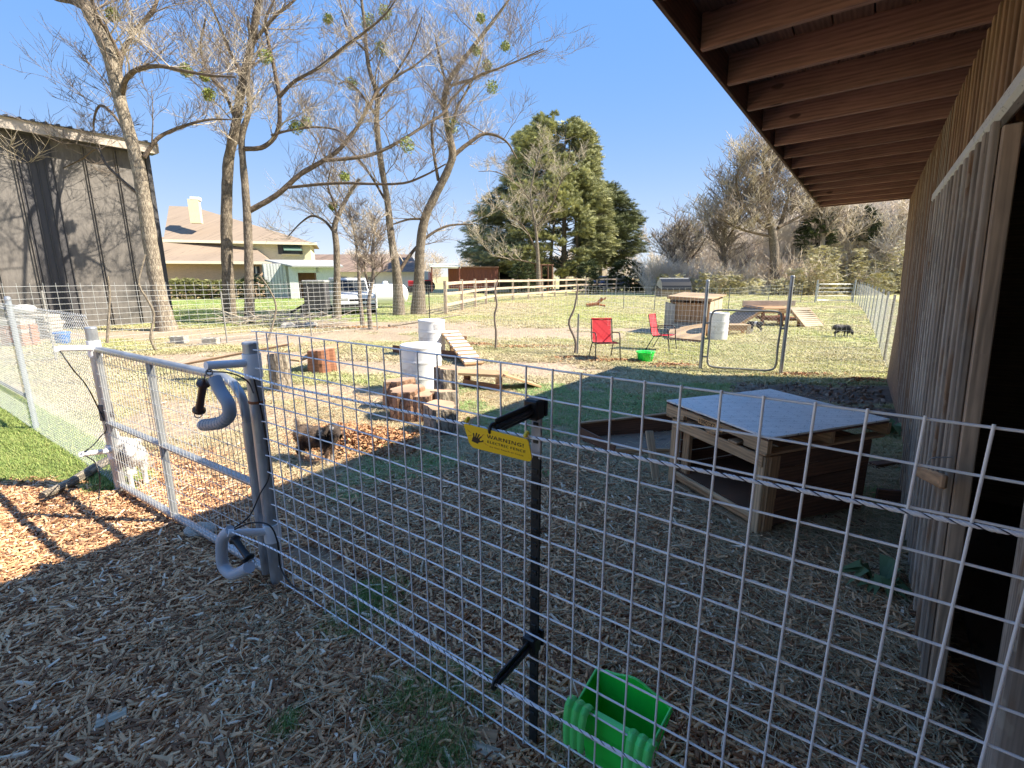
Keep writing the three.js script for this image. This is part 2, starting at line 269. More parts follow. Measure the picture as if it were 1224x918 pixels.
const dirtSpots = [[G(300, 405), 3.6, 1.7, 0.1], [G(440, 402), 2.6, 1.4, 0.3], [G(600, 398), 4.4, 1.9, 0.25], [G(500, 392), 3.0, 2.6, 0], [G(160, 400), 3.5, 1.6, -0.2], [G(735, 395), 3.2, 0.7, 0.1], [G(400, 388), 2.5, 1.2, 0], [G(400, 470), 1.6, 0.9, 0.3], [G(280, 430), 3.0, 1.3, 0.1], [G(250, 500), 1.6, 0.9, 0.4], [G(600, 440), 2.2, 0.9, 0.1], [G(480, 440), 2.2, 1.0, 0.2]];
const muddy = [[G(372, 668), 0.34, 0.13, 0.62], [G(420, 705), 0.22, 0.09, 0.62], [W(8.9, -0.3, 0), 1.9, 0.75, 0], [W(7.6, 0.2, 0), 1.4, 0.7, 0]];
const leafC = G(432, 532), leafC2 = G(395, 545);
// what the ground is at a place: weights of mulch, grass, bare soil, leaves
function zone(x, z) {
  const n = fbm(x * 1.3 + 20, z * 1.3 + 20, 4) - 0.5, n2 = fbm(x * 5 + 60, z * 5 + 60, 3) - 0.5, o = outer(x, z);
  let mulch = 0;
  const lawnEdge = lawnSide(x, z) + n * 0.35;
  if (o > -0.05) mulch = sm(-0.06, 0.06, lawnEdge);
  else { const depth = -o; mulch = Math.max(sm(3.3, 1.6, depth + n * 1.6) * sm(3.0, 1.4, alongF(x, z) + n), 0.75 * sm(1.3, 0.2, depth + n * 0.9) * sm(5.6, 4, alongF(x, z))); }
  let soil = 0; for (const [c, a, b, t] of dirtSpots) soil = Math.max(soil, sm(1.15, 0.55, blob(x, z, c, a, b, t) + n * 0.9 + n2 * 0.5));
  let mud = 0; for (const [c, a, b, t] of muddy) mud = Math.max(mud, sm(1.15, 0.6, blob(x, z, c, a, b, t) + n * 0.8));
  const leaves = Math.max(sm(1.2, 0.6, blob(x, z, leafC, 0.75, 0.5, 0.3) + n), sm(1.1, 0.6, blob(x, z, leafC2, 0.5, 0.3, 0) + n));
  return { mulch, soil, mud, leaves, n, n2, o, lawn: Math.max(o > -0.05 ? 1 : 0, 0.55 * sm(4.2, 6, alongF(x, z)) * sm(-11.5, -8.5, z + n * 3), sm(-16.8, -18.6, z + n * 2) * sm(-3.5, -7, x + n * 3)) };
}
function groundTone(x, z) {
  const k = zone(x, z), big = fbm(x * 0.28 + 7, z * 0.28 + 3, 3) - 0.5, fine = fbm(x * 14 + 5, z * 14 + 5, 2) - 0.5;
  let green = 0.44 + 1.4 * big + 0.8 * k.n + 0.25 * sm(1.5, 5, x);
  green += 0.55 * k.lawn - 0.85 * sm(2.5, 0, x) * sm(-12, -10, z) * (1 - k.lawn);
  green = Math.min(1, Math.max(0, green));
  let c = mix3([0.47, 0.38, 0.255], mix3([0.40, 0.41, 0.145], [0.25, 0.34, 0.085], k.lawn), green);
  c = mix3(c, [0.38, 0.285, 0.20], k.soil * 0.92);
  c = mix3(c, [0.15, 0.105, 0.075], k.mud);
  c = mix3(c, mix3([0.42, 0.255, 0.15], [0.26, 0.16, 0.10], 0.5 + k.n2), k.mulch);
  c = mix3(c, [0.36, 0.18, 0.09], k.leaves * 0.8);
  const f = 1 + 0.55 * fine + 0.25 * k.n2;
  return c.map((v) => Math.max(0.01, v * f));
}
const YX0 = -25, YX1 = 25, YZ0 = -44, YZ1 = 6;
{
  const yardMap = tex(1536, 1536, (u, v) => groundTone(YX0 + (YX1 - YX0) * u, YZ1 + (YZ0 - YZ1) * v));
  yardMap.wrapS = yardMap.wrapT = THREE.ClampToEdgeWrapping;
  const bump = T.grit.clone(); bump.repeat.set(50, 50); bump.needsUpdate = true;
  const g = new THREE.PlaneGeometry(YX1 - YX0, YZ1 - YZ0, 400, 400); g.rotateX(-Math.PI / 2); g.translate((YX0 + YX1) / 2, 0, (YZ0 + YZ1) / 2);
  const p = g.attributes.position; for (let i = 0; i < p.count; i++) { const x = p.getX(i), z = p.getZ(i); p.setY(i, relief(x, z) * sm(0, 4, Math.min(x - YX0, YX1 - x, z - YZ0, YZ1 - z))); }
  g.computeVertexNormals();
  struct('yard_ground', g, mat([1, 1, 1], { map: yardMap, bumpMap: bump, bumpScale: 0.03, roughness: 1 }));
  const farMap = tex(512, 512, (u, v) => { const n = fbm(u * 6, v * 6, 5, 6) - 0.5, m = fbm(u * 40, v * 40, 3, 40) - 0.5; return mix3([0.50, 0.42, 0.215], [0.34, 0.37, 0.12], Math.min(1, Math.max(0, 0.5 + 1.8 * n))).map((q) => q * (1 + 0.5 * m)); });
  farMap.repeat.set(60, 60);
  const h = new THREE.PlaneGeometry(1600, 1600); h.rotateX(-Math.PI / 2); h.translate(0, -0.03, -300);
  struct('ground', h, mat([1, 1, 1], { map: farMap, roughness: 1 }));
}

// ---------------------------------------------------------------- the wooden barn on the right
const LEAN = -0.0537, wallPlane = (h) => 0.50 + LEAN * h;
const YB = V3(NW.x * LEAN, 1, NW.z * LEAN).normalize(), ZB = DW.clone().cross(YB).normalize();
function leanBoard(s, h0, h1, w, thick, out, bev = 0.003) { // upright board on the leaning wall, its face "out" metres in front of it
  const m = (h0 + h1) / 2, o = W(s, wallPlane(m) - out + thick / 2, m); return basis(bx(w, h1 - h0, thick, bev), o, DW, YB, ZB);
}
{
  const barn = thing('wooden_barn', 'brown and grey board barn with deep rafter eaves along the right edge', 'barn', W(4.4, 3, 0));
  const r = rng(21);
  // rafters and roof
  const rafter = (s) => part(barn, 'rafter', bar(W(s, -0.925, 3.095), W(s, 1.3, 3.16), 0.042, 0.19, V3(0, 1, 0), 0.004), M.rafter[Math.floor(r() * 3)]);
  for (let s = 3.01 - 0.615 * 9; s < 10.6; s += 0.615) rafter(s + rr(-0.012, 0.012, r));
  rafter(10.64);
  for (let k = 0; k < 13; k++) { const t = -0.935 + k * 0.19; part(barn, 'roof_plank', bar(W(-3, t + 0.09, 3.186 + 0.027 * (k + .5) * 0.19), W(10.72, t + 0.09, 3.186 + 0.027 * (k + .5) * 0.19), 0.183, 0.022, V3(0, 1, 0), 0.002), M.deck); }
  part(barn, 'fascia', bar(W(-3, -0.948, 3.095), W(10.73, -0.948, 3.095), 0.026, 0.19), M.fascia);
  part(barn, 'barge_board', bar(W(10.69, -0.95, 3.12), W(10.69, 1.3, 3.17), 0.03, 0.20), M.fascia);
  const sheet = (s0, s1, t0, h0, t1, h1) => slab([W(s0, t0, h0), W(s1, t0, h0), W(s1, t1, h1), W(s0, t1, h1)], 0.03);
  part(barn, 'roof', [sheet(-3.02, 10.75, -0.966, 3.222, 1.5, 3.32), sheet(-3.02, 10.75, 1.5, 3.32, 4.6, 4.35), sheet(-3.02, 10.75, 4.6, 4.35, 8.9, 3.2)], M.metalWall);
  // far gable, near end, back wall, floor: closed so that it is dark inside
  const wallQuad = (a, b, h0, h1, th) => bar(V3(a.x, (h0 + h1) / 2, a.z), V3(b.x, (h0 + h1) / 2, b.z), th, h1 - h0);
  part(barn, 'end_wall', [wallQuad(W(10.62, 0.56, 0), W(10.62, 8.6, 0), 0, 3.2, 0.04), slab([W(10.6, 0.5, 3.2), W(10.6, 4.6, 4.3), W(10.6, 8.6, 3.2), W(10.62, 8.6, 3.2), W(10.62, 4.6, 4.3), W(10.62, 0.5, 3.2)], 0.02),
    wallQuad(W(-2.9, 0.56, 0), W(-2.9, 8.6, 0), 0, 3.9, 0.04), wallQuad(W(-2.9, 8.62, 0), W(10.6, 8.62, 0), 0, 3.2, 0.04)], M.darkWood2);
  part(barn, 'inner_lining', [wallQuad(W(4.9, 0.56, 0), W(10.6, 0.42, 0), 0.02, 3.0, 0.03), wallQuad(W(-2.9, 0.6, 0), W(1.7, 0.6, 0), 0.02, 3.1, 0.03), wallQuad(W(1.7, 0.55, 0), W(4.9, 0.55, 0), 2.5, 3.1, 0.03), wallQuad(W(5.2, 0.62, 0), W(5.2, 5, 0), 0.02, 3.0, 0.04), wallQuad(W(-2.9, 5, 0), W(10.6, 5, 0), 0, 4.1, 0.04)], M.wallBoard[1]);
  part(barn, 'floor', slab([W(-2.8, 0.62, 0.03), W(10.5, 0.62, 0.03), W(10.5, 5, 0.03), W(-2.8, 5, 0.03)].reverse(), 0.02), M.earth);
  // board and batten wall beyond the door, and the strip over it
  let k = 0;
  for (let s = 5.02; s < 10.6; s += 0.15, k++) {
    part(barn, 'wall_board', leanBoard(s + 0.07, 0.03 + rr(0, 0.05, r), 3.06, 0.143, 0.024, 0.0, 0.003), k % 4 === 1 ? M.wallBoard[3] : M.wallBoard[Math.floor(r() * 3)]);
    part(barn, 'batten', leanBoard(s, 0.04 + rr(0, 0.05, r), 3.05, 0.046, 0.026, 0.026, 0.003), r() < 0.45 ? M.batten[1] : M.wallBoard[Math.floor(r() * 4)]);
  }
  for (let s = 1.05; s < 5; s += 0.15) {
    part(barn, 'wall_board', leanBoard(s + 0.07, 2.34, 3.06, 0.143, 0.024, 0.0, 0.003), M.wallBoard[Math.floor(r() * 3)]);
    part(barn, 'batten', leanBoard(s, 2.36, 3.05, 0.046, 0.026, 0.026, 0.003), M.wallBoard[Math.floor(r() * 3)]);
  }
  part(barn, 'corner_board', leanBoard(10.6, 0.02, 3.06, 0.10, 0.03, 0.03), M.wallBoard[1]);
  part(barn, 'header', bar(W(1.0, wallPlane(2.3) + 0.04, 2.26), W(4.9, wallPlane(2.3) + 0.04, 2.26), 0.05, 0.2), M.darkWood);
  // jamb post on the near side of the doorway, with a ring; inner post beyond
  const jp = (h) => W(1.74, wallPlane(h) + 0.02, h);
  const jamb = part(barn, 'door_post', bar(jp(0), jp(2.3), 0.12, 0.10, NW, 0.008), M.greyBoard[1]);
  { const c = VP(1207, 789, W(1.80, wallPlane(0.7) + 0.02, 0), DW); const g = new THREE.TorusGeometry(0.022, 0.006, 8, 20); g.rotateY(0.4); g.translate(c.x, c.y, c.z); part(jamb, 'ring', g, M.zinc); }
  // sliding door
  const rail = part(barn, 'door_track', bar(W(0.9, 0.30, 2.375), W(5.07, 0.305, 2.385), 0.055, 0.075, V3(0, 1, 0), 0.015), M.track);
  const door = part(barn, 'sliding_door', leanBoard(3.7, 0.06, 2.3, 2.42, 0.03, 0.062), M.oldWood);
  k = 0;
  for (let s = 2.5; s < 4.95; s += 0.165, k++) {
    const low = 0.015 + rr(0, 0.06, r) + (k < 2 ? 0 : k < 4 ? 0.05 : 0.08);
    part(door, 'door_board', leanBoard(s + 0.082, low, 2.31, 0.158, 0.024, 0.087, 0.003), M.greyBoard[k % 3 === 1 ? 2 : Math.floor(r() * 3)]);
    part(door, 'batten', leanBoard(s + 0.012, low + rr(-0.01, 0.04, r), 2.33, 0.05, 0.022, 0.109, 0.003), M.batten[Math.floor(r() * 2)]);
  }
  part(door, 'door_edge', leanBoard(2.478, 0.01, 2.31, 0.035, 0.05, 0.084, 0.004), M.jamb);
  { // turning wooden latch held by a wire staple
    const n = ZB, a = VP(1098, 563, W(3, wallPlane(1.0) - 0.165, 0), NW), b = VP(1128, 576, W(3, wallPlane(1.0) - 0.165, 0), NW);
    const l = part(door, 'latch', bar(a, b, 0.022, 0.05, V3(0, 1, 0), 0.01), M.tanWood2);
    const q = a.clone().lerp(b, 0.5); part(l, 'wire_staple', tube(smooth([q.clone().add(V3(0, 0.0, 0)), q.clone().add(V3(-0.01, 0.07, 0)), q.clone().addScaledVector(NW, 0.05).add(V3(0.01, 0.09, 0))], 10), 0.003, 6), M.dullWire);
  }
}

// ---------------------------------------------------------------- the grey metal barn on the left
{
  const A = V3(-13.65, 0, -19.46), D = V3(-0.59, 0, 0.807), N = V3(0.807, 0, 0.59), Hh = 6.35;    // right front corner, along the wall towards the camera, out of the wall
  const B = (u, o, y) => V3(A.x + D.x * u + N.x * o, y, A.z + D.z * u + N.z * o);
  const barn = thing('metal_barn', 'tall grey metal sided barn with ribbed panels behind the left trees', 'barn', B(4, -4, 0));
  const r = rng(4), Lb = 15.3;
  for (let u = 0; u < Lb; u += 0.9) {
    const dark = u > 2.2 && u < 3.1;  // dark panel and ribs: a tree trunk shadow put into the metal colour
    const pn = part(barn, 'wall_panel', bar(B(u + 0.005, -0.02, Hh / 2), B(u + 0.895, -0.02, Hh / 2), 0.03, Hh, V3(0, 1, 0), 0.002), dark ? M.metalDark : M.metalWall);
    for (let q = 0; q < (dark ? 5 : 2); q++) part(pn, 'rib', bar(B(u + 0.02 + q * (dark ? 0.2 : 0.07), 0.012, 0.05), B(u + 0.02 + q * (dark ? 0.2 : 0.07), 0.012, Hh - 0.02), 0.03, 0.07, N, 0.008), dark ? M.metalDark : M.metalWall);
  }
  part(barn, 'corner_trim', bar(B(-0.02, 0.0, 0), B(-0.02, 0.0, Hh), 0.14, 0.14, N), M.metalDark);
  part(barn, 'fascia', bar(B(-0.2, 0.52, Hh + 0.02), B(Lb, 0.52, Hh + 0.02), 0.04, 0.34), M.metalTrim);
  part(barn, 'soffit', bar(B(-0.2, 0.26, Hh - 0.13), B(Lb, 0.26, Hh - 0.13), 0.5, 0.02), M.metalDark);
  part(barn, 'gable_wall', [slab([B(0, -10, Hh), B(0, -5, Hh + 0.55), B(0, 0, Hh), B(0.02, 0, Hh), B(0.02, -5, Hh + 0.55), B(0.02, -10, Hh)].reverse(), 0.02), bar(B(0.0, -10, Hh / 2), B(0.0, -0.05, Hh / 2), 0.03, Hh), bar(B(0, -10, Hh / 2), B(Lb, -10, Hh / 2), 0.03, Hh), bar(B(Lb, -10, Hh / 2), B(Lb, -0.05, Hh / 2), 0.03, Hh)], M.metalWall);
  const roof = part(barn, 'roof', [slab([B(-0.22, 0.62, Hh + 0.2), B(-0.22, -5, Hh + 0.75), B(Lb, -5, Hh + 0.75), B(Lb, 0.62, Hh + 0.2)], 0.03), slab([B(-0.22, -5, Hh + 0.75), B(-0.22, -10.6, Hh + 0.2), B(Lb, -10.6, Hh + 0.2), B(Lb, -5, Hh + 0.75)], 0.03)], M.metalDark);
  for (let u = -0.18; u < Lb; u += 0.3) part(roof, 'roof_rib', bar(B(u, 0.63, Hh + 0.215), B(u, -4.9, Hh + 0.73), 0.07, 0.06), M.metalDark);
  part(barn, 'barge_board', bar(B(-0.22, 0.6, Hh + 0.04), B(-0.22, -5, Hh + 0.56), 0.03, 0.32), M.metalTrim);
}

// ---------------------------------------------------------------- the welded panel in front
{
  const fence = thing('wire_panel_fence', 'welded square wire panel fence running across the right foreground', 'fence', F(0.2, 0, 0));
  const r = rng(5), hs = [], H0 = 1.518;
  for (let k = 0; k < 16; k++) hs.push(H0 - k * 0.0982);
  for (let k = 0; k < 16; k++) {
    const pts = []; for (let u = -1.32; u <= 1.75; u += 0.3) pts.push(F(u, rr(-0.003, 0.003, r), hs[k] + 0.006 * Math.sin(u * 1.3) + rr(-0.0025, 0.0025, r)));
    pts.push(F(1.755, 0, hs[k])); part(fence, 'horizontal_wire', tube(smooth(pts, 24), 0.0035, 6), M.wire);
  }
  for (let u = -1.27; u < 1.75; u += 0.0985) {
    const w = rr(-0.004, 0.004, r), q = u + 0.0103 - 0.0985 * 0 ; part(fence, 'vertical_wire', tube([F(q, 0.0066, 0.035), F(q + w * 0.5, 0.0066, 0.7), F(q + w, 0.0066, 1.521)], 0.0034, 6), M.wire);
  }
}
// black steel post with a white top and two black stand-off arms
const postBase = F(0.0, -0.045, 0);
{
  const T0 = thing('steel_fence_post', 'black steel fence post with white painted top behind the yellow sign', 'fence post', postBase);
  const tee = (h0, h1, m, nm, g = 0) => { const a = [bar(F(0, -0.028, h0), F(0, -0.028, h1), 0.036 + g, 0.006 + g, FN, 0.002), bar(F(0, -0.045, h0), F(0, -0.045, h1), 0.005 + g, 0.03, FN, 0.001)]; return part(T0, nm, a, m); };
  const shaft = tee(-0.05, 1.20, M.blackPaint, 'post'); tee(1.20, 1.405, M.whitePaint, 'painted_top', 0.001);
  const studs = []; for (let h = 0.1; h < 1.38; h += 0.055) studs.push(bar(F(0, -0.024, h), F(0, -0.024, h + 0.018), 0.02, 0.006, FN, 0.002)); part(shaft, 'stud', studs, M.blackPaint, { kind: 'stuff' });
  for (const [h, dy] of [[1.375, -0.005], [0.487, 0.0]]) {
    const arm = part(T0, 'insulator_arm', [bar(F(0.0, 0.0, h), F(0.0, 0.205, h + dy), 0.034, 0.018, V3(0, 1, 0), 0.006), bar(F(0.0, 0.0, h + 0.013), F(0.0, 0.195, h + dy + 0.013), 0.010, 0.022, V3(0, 1, 0), 0.003), bar(F(0.0, 0.0, h - 0.013), F(0.0, 0.195, h + dy - 0.013), 0.010, 0.022, V3(0, 1, 0), 0.003)], M.black);
    part(arm, 'clamp', [bar(F(0, -0.012, h - 0.032), F(0, -0.012, h + 0.036), 0.055, 0.05, FN, 0.006), bar(F(0, -0.055, h - 0.03), F(0, -0.055, h + 0.034), 0.05, 0.014, FN, 0.004)], M.black);
    const t = new THREE.TorusGeometry(0.015, 0.006, 8, 16); t.rotateY(Math.atan2(FD.x, FD.z)); const c = F(0, 0.208, h + dy - 0.004); t.translate(c.x, c.y, c.z); part(arm, 'rope_clip', t, M.black);
  }
}
// braided electric ropes
function rope(name, label, pts, r, n) {
  const c = new THREE.CatmullRomCurve3(pts, false, 'centripetal'), L = c.getLength(), N = Math.round(L / 0.006), P = c.getSpacedPoints(N), list = [], dark = [];
  for (let s = 0; s < 4; s++) {
    const q = P.map((p, i) => { const t = P[Math.min(N, i + 1)].clone().sub(P[Math.max(0, i - 1)]).normalize(), a = t.clone().cross(V3(0, 1, 0)).normalize(), b = t.clone().cross(a), f = i * 0.006 / 0.034 * 6.283 + s * 1.571; return p.clone().addScaledVector(a, Math.cos(f) * r * 0.55).addScaledVector(b, Math.sin(f) * r * 0.55); });
    (s === 3 ? dark : list).push(tube(q, r * (s === 3 ? 0.30 : 0.62), 5));
  }
  const o = thing(name, label, 'electric rope', P[Math.floor(N / 2)].clone()); part(o, 'white_strand', list, M.rope); part(o, 'dark_strand', dark, M.ropeDark); return o;
}
const onOut = (px, py, out) => VP(px, py, F(0, out, 0), FN);
{
  const up = [F(1.72, 0.16, 1.345), F(1.2, 0.18, 1.335), F(0.6, 0.2, 1.352), F(0, 0.208, 1.363), onOut(710, 537, 0.205), onOut(860, 567, 0.2), onOut(1040, 603, 0.19), onOut(1224, 640, 0.18), onOut(1300, 655, 0.17)];
  rope('electric_rope', 'twisted white and black electric rope crossing the fence at sign height', up, 0.0046);
  const lo = [onOut(262, 630, 0.20), onOut(330, 658, 0.18), onOut(460, 735, 0.19), F(0, 0.208, 0.483), onOut(680, 866, 0.20), onOut(775, 918, 0.2), onOut(900, 985, 0.2)];
  rope('electric_rope', 'twisted white electric rope running low along the fence past the green feeder', lo, 0.0042);
}
// the warning sign
{
  const pl = (x, y) => VP(x, y, F(0, 0.222, 0), FN);
  const tl = pl(554.5, 506), tr = pl(631.5, 525.5), bl = pl(563, 534), br = pl(637, 552.5);
  const X = tr.clone().sub(tl).normalize(), Y = V3(0, 1, 0).addScaledVector(X, -X.y).normalize(), N = X.clone().cross(Y);
  const loc = (p) => { const d = p.clone().sub(tl); return [d.dot(X), d.dot(Y)]; };
  const c = [tl, tr, br, bl].map(loc), w0 = Math.min(...c.map((q) => q[0])), w1 = Math.max(...c.map((q) => q[0])), h0 = Math.min(...c.map((q) => q[1])), h1 = Math.max(...c.map((q) => q[1]));
  const sh = new THREE.Shape(), rad = 0.012, lerp2 = (a, b, d) => { const l = Math.hypot(b[0] - a[0], b[1] - a[1]); return [a[0] + (b[0] - a[0]) * d / l, a[1] + (b[1] - a[1]) * d / l]; };
  c.forEach((q, i) => { const a = lerp2(q, c[(i + 3) % 4], rad * (i > 1 ? 1.6 : 0.7)), b = lerp2(q, c[(i + 1) % 4], rad * (i > 1 ? 1.6 : 0.7)); i ? sh.lineTo(...a) : sh.moveTo(...a); sh.quadraticCurveTo(q[0], q[1], b[0], b[1]); }); sh.closePath();
  const g = new THREE.ExtrudeGeometry(sh, { depth: 0.002, bevelEnabled: true, bevelSize: 0.0007, bevelThickness: 0.0007, bevelSegments: 2 });
  const uv = g.attributes.uv, ps = g.attributes.position; for (let i = 0; i < uv.count; i++) uv.setXY(i, (ps.getX(i) - w0) / (w1 - w0), (ps.getY(i) - h0) / (h1 - h0));
  const cv = document.createElement('canvas'); cv.width = 1024; cv.height = 480; const x = cv.getContext('2d');
  x.fillStyle = '#f7ca12'; x.fillRect(0, 0, 1024, 480);
  x.fillStyle = '#15110a'; x.strokeStyle = '#15110a'; x.lineCap = 'round'; x.lineJoin = 'round';
  // open hand
  x.save(); x.translate(205, 262); x.rotate(0.22);
  x.beginPath(); x.moveTo(-52, 92); x.lineTo(48, 92); x.lineTo(62, 10); x.lineTo(50, -28); x.lineTo(-50, -28); x.lineTo(-58, 20); x.closePath(); x.fill();
  x.lineWidth = 22; for (const [a, b, e, f] of [[-40, -20, -62, -92], [-14, -26, -20, -122], [12, -26, 22, -118], [38, -20, 62, -92]]) { x.beginPath(); x.moveTo(a, b); x.lineTo(e, f); x.stroke(); }
  x.lineWidth = 25; x.beginPath(); x.moveTo(44, 48); x.lineTo(92, 8); x.lineTo(104, -18); x.stroke(); x.restore();
  x.strokeStyle = '#b2451a'; x.lineWidth = 7; for (const z of [[[60, 110], [92, 128], [88, 138], [122, 152]], [[70, 250], [98, 226], [104, 236], [128, 214]], [[330, 120], [300, 148], [310, 156], [284, 178]], [[318, 300], [352, 312], [350, 324], [392, 340]]]) { x.beginPath(); z.forEach((p, i) => i ? x.lineTo(...p) : x.moveTo(...p)); x.stroke(); }
  x.fillStyle = '#15110a'; x.font = 'bold 104px sans-serif'; x.fillText('WARNING!', 370, 178, 560);
  x.font = 'bold 74px sans-serif'; x.fillText('ELECTRIC FENCE', 372, 282, 560); x.fillStyle = '#8a4a12'; x.font = 'bold 46px sans-serif'; x.fillText('Do Not Touch or Cross', 410, 366, 520);
  const t = new THREE.CanvasTexture(cv); t.colorSpace = THREE.SRGBColorSpace;
  g.applyMatrix4(new THREE.Matrix4().makeBasis(X, Y, N).setPosition(tl));
  const s = thing('warning_sign', 'yellow electric fence warning sign with black hand hanging from the rope', 'warning sign', tl.clone().lerp(br, 0.5));
  part(s, 'plate', g, mat([1, 1, 1], { map: t, roughness: 0.38 }));
  for (const p of [tl.clone().lerp(tr, 0.04), tl.clone().lerp(tr, 0.955)]) { p.addScaledVector(Y, 0.006); part(s, 'hanging_tab', bar(p.clone().addScaledVector(N, 0.003), p.clone().addScaledVector(N, -0.014).add(V3(0, 0.012, 0)), 0.012, 0.012, V3(0, 1, 0), 0.003), mat([0.85, 0.62, 0.03], { roughness: 0.4 })); }
}

// ---------------------------------------------------------------- the gate and its two posts
const gA = G(333, 698), gB = G(145, 586), gD = gB.clone().sub(gA).setY(0).normalize(), gN = V3(-gD.z, 0, gD.x).multiplyScalar(-1);   // along the gate to the left; out towards the camera
if (gN.z < 0) gN.multiplyScalar(-1);
const gp = (px, py, out = 0) => VP(px, py, gA.clone().addScaledVector(gN, out), gN);
function galvPost(label, base, top, r) {
  const o = thing('gate_post', label, 'gate post', base.clone()); part(o, 'post', tube([base.clone().setY(-0.1), top], r, 20), M.zinc);
  part(o, 'cap', lathe([[0, 0.006], [r * 0.8, 0.005], [r * 1.03, 0], [r * 1.03, -0.012], [r, -0.013]], 20, top), M.zinc); return o;
}
{
  const rg = 0.026, outG = 0.012;
  // right post
  const pB = gA.clone(), pT = V3(gA.x, 1.455, gA.z); const post = galvPost('galvanized gate post on the right with white plastic tees and black cable', pB, pT, 0.040);
  const sleeve = (o, base, h, len = 0.11, r = 0.047) => part(o, 'plastic_tee', tube([V3(base.x, h - len / 2, base.z), V3(base.x, h + len / 2, base.z)], r, 20), M.pvc);
  const arm = (tee, base, h, tip, r = 0.021) => { part(tee, 'plastic_arm', tube([V3(base.x, h, base.z), tip], r, 14), M.pvc); };
  const t1 = gp(246, 437, 0.24), t2 = gp(272, 637, 0.22);
  let tee = sleeve(post, pB, 1.33, 0.13); arm(tee, pB, 1.345, t1); part(tee, 'hook', new THREE.TorusGeometry(0.014, 0.004, 6, 14).rotateY(0.6).translate(t1.x + 0.012, t1.y - 0.035, t1.z), M.dullWire);
  tee = sleeve(post, pB, 0.345, 0.11); arm(tee, pB, 0.345, t2);
  part(post, 'cable', tube(smooth([V3(pB.x + 0.02, 1.28, pB.z + 0.042), V3(pB.x + 0.04, 1.0, pB.z + 0.03), V3(pB.x + 0.035, 0.7, pB.z + 0.035), gp(311, 590, 0.06), gp(297, 618, 0.12), gp(280, 631, 0.2)], 40), 0.0045, 6), M.black);
  part(post, 'cable', tube(smooth([gp(280, 633, 0.2), gp(300, 625, 0.12), gp(322, 628, 0.07), gp(331, 645, 0.055), gp(336, 680, 0.05), gp(352, 702, 0.06), gp(372, 708, 0.05)], 40), 0.0045, 6), M.black);
  part(post, 'cable', tube(smooth([t1.clone().add(V3(0.0, -0.03, 0)), gp(275, 446, 0.14), gp(296, 456, 0.05), gp(303, 470, 0.05)], 30), 0.004, 6), M.black);
  part(post, 'copper_clamp', lathe([[0.041, -0.008], [0.043, -0.004], [0.043, 0.004], [0.041, 0.008]], 20, V3(pB.x, 1.13, pB.z)), M.rust);
  // left hinge post
  const qB = gB.clone(), qT = V3(gB.x, 1.40, gB.z), post2 = galvPost('galvanized hinge post at the left end of the gate beside chain link', qB, qT, 0.040);
  const u1 = gp(68, 417, 0.3), u2 = gp(97, 543, 0.26);
  tee = sleeve(post2, qB, 1.23, 0.13); arm(tee, qB, 1.235, u1); tee = sleeve(post2, qB, 0.36, 0.12); arm(tee, qB, 0.365, u2);
  part(post2, 'hinge', [lathe([[0.041, -0.07], [0.049, -0.065], [0.049, 0.065], [0.041, 0.07]], 20, V3(qB.x, 0.70, qB.z)), bar(V3(qB.x, 0.70, qB.z), V3(qB.x, 0.70, qB.z).addScaledVector(gD, -0.12), 0.03, 0.05)], M.metalDark);
  part(post2, 'cable', tube(smooth([u1.clone().add(V3(0.02, -0.015, 0)), gp(86, 440, 0.25), gp(104, 462, 0.1), gp(117, 487, 0.05), gp(127, 512, 0.05), gp(120, 522, 0.06), gp(108, 535, 0.2), u2.clone()], 50), 0.0045, 6), M.black);
  part(post2, 'cable', tube(smooth([u2.clone().add(V3(0.03, -0.01, 0)), gp(113, 552, 0.2), gp(119, 570, 0.2), gp(119, 585, 0.2), gp(118, 598, 0.25)], 30), 0.0045, 6), M.black);
  // gate leaf
  const gate = thing('pipe_gate', 'grey pipe frame gate filled with wire mesh in the left foreground', 'gate', gA.clone().lerp(gB, 0.5));
  const LU = gB.distanceTo(gA), gu = (u, y, out = outG) => V3(gA.x + gD.x * u + gN.x * out, y, gA.z + gD.z * u + gN.z * out);
  const uR = 0.10, uL = LU - 0.09, uM = 1.30, yt = 1.235, ym = 0.625, yb = 0.075;
  part(gate, 'frame', tube([...smooth([gu(uL, yb), gu(uL, 0.5), gu(uL, yt - 0.03)], 8), ...smooth([gu(uL - 0.03, yt), gu(uL / 2, yt), gu(uR + 0.22, yt)], 10), ...smooth([gu(uR + 0.10, yt - 0.03), gu(uR + 0.03, yt - 0.10), gu(uR, yt - 0.24)], 8), ...smooth([gu(uR, 0.6), gu(uR, 0.2), gu(uR, yb - 0.03)], 8)], rg, 14), M.zinc);
  part(gate, 'bottom_rail', pipe(gu(uL, yb), gu(uR, yb), rg, 14), M.zinc); part(gate, 'middle_rail', pipe(gu(uL, ym), gu(uR, ym), rg * 0.9, 14), M.zinc); part(gate, 'stile', pipe(gu(uM, yb), gu(uM, yt), rg, 14), M.zinc);
  part(gate, 'latch_sleeve', pipe(gu(uR, 0.82), gu(uR, 1.0), rg * 1.2, 14), M.zinc);
  for (let u = uR; u < uL; u += 0.0515) part(gate, 'vertical_wire', tube([gu(u, yb, outG + rg), gu(u + 0.002, yt, outG + rg)], 0.0019, 5), M.meshWire);
  for (let y = yb + 0.05; y < yt; y += 0.102) part(gate, 'horizontal_wire', tube([gu(uR, y, outG + rg + 0.0035), gu(uL, y + rr(-0.004, 0.004), outG + rg + 0.0035)], 0.0019, 5), M.meshWire);
  // sprung gate handles in curved hose
  const h1 = thing('gate_hook', 'dark grey curved hose hook hanging from the upper white arm', 'gate hook', t1.clone().add(V3(0, -0.3, 0)));
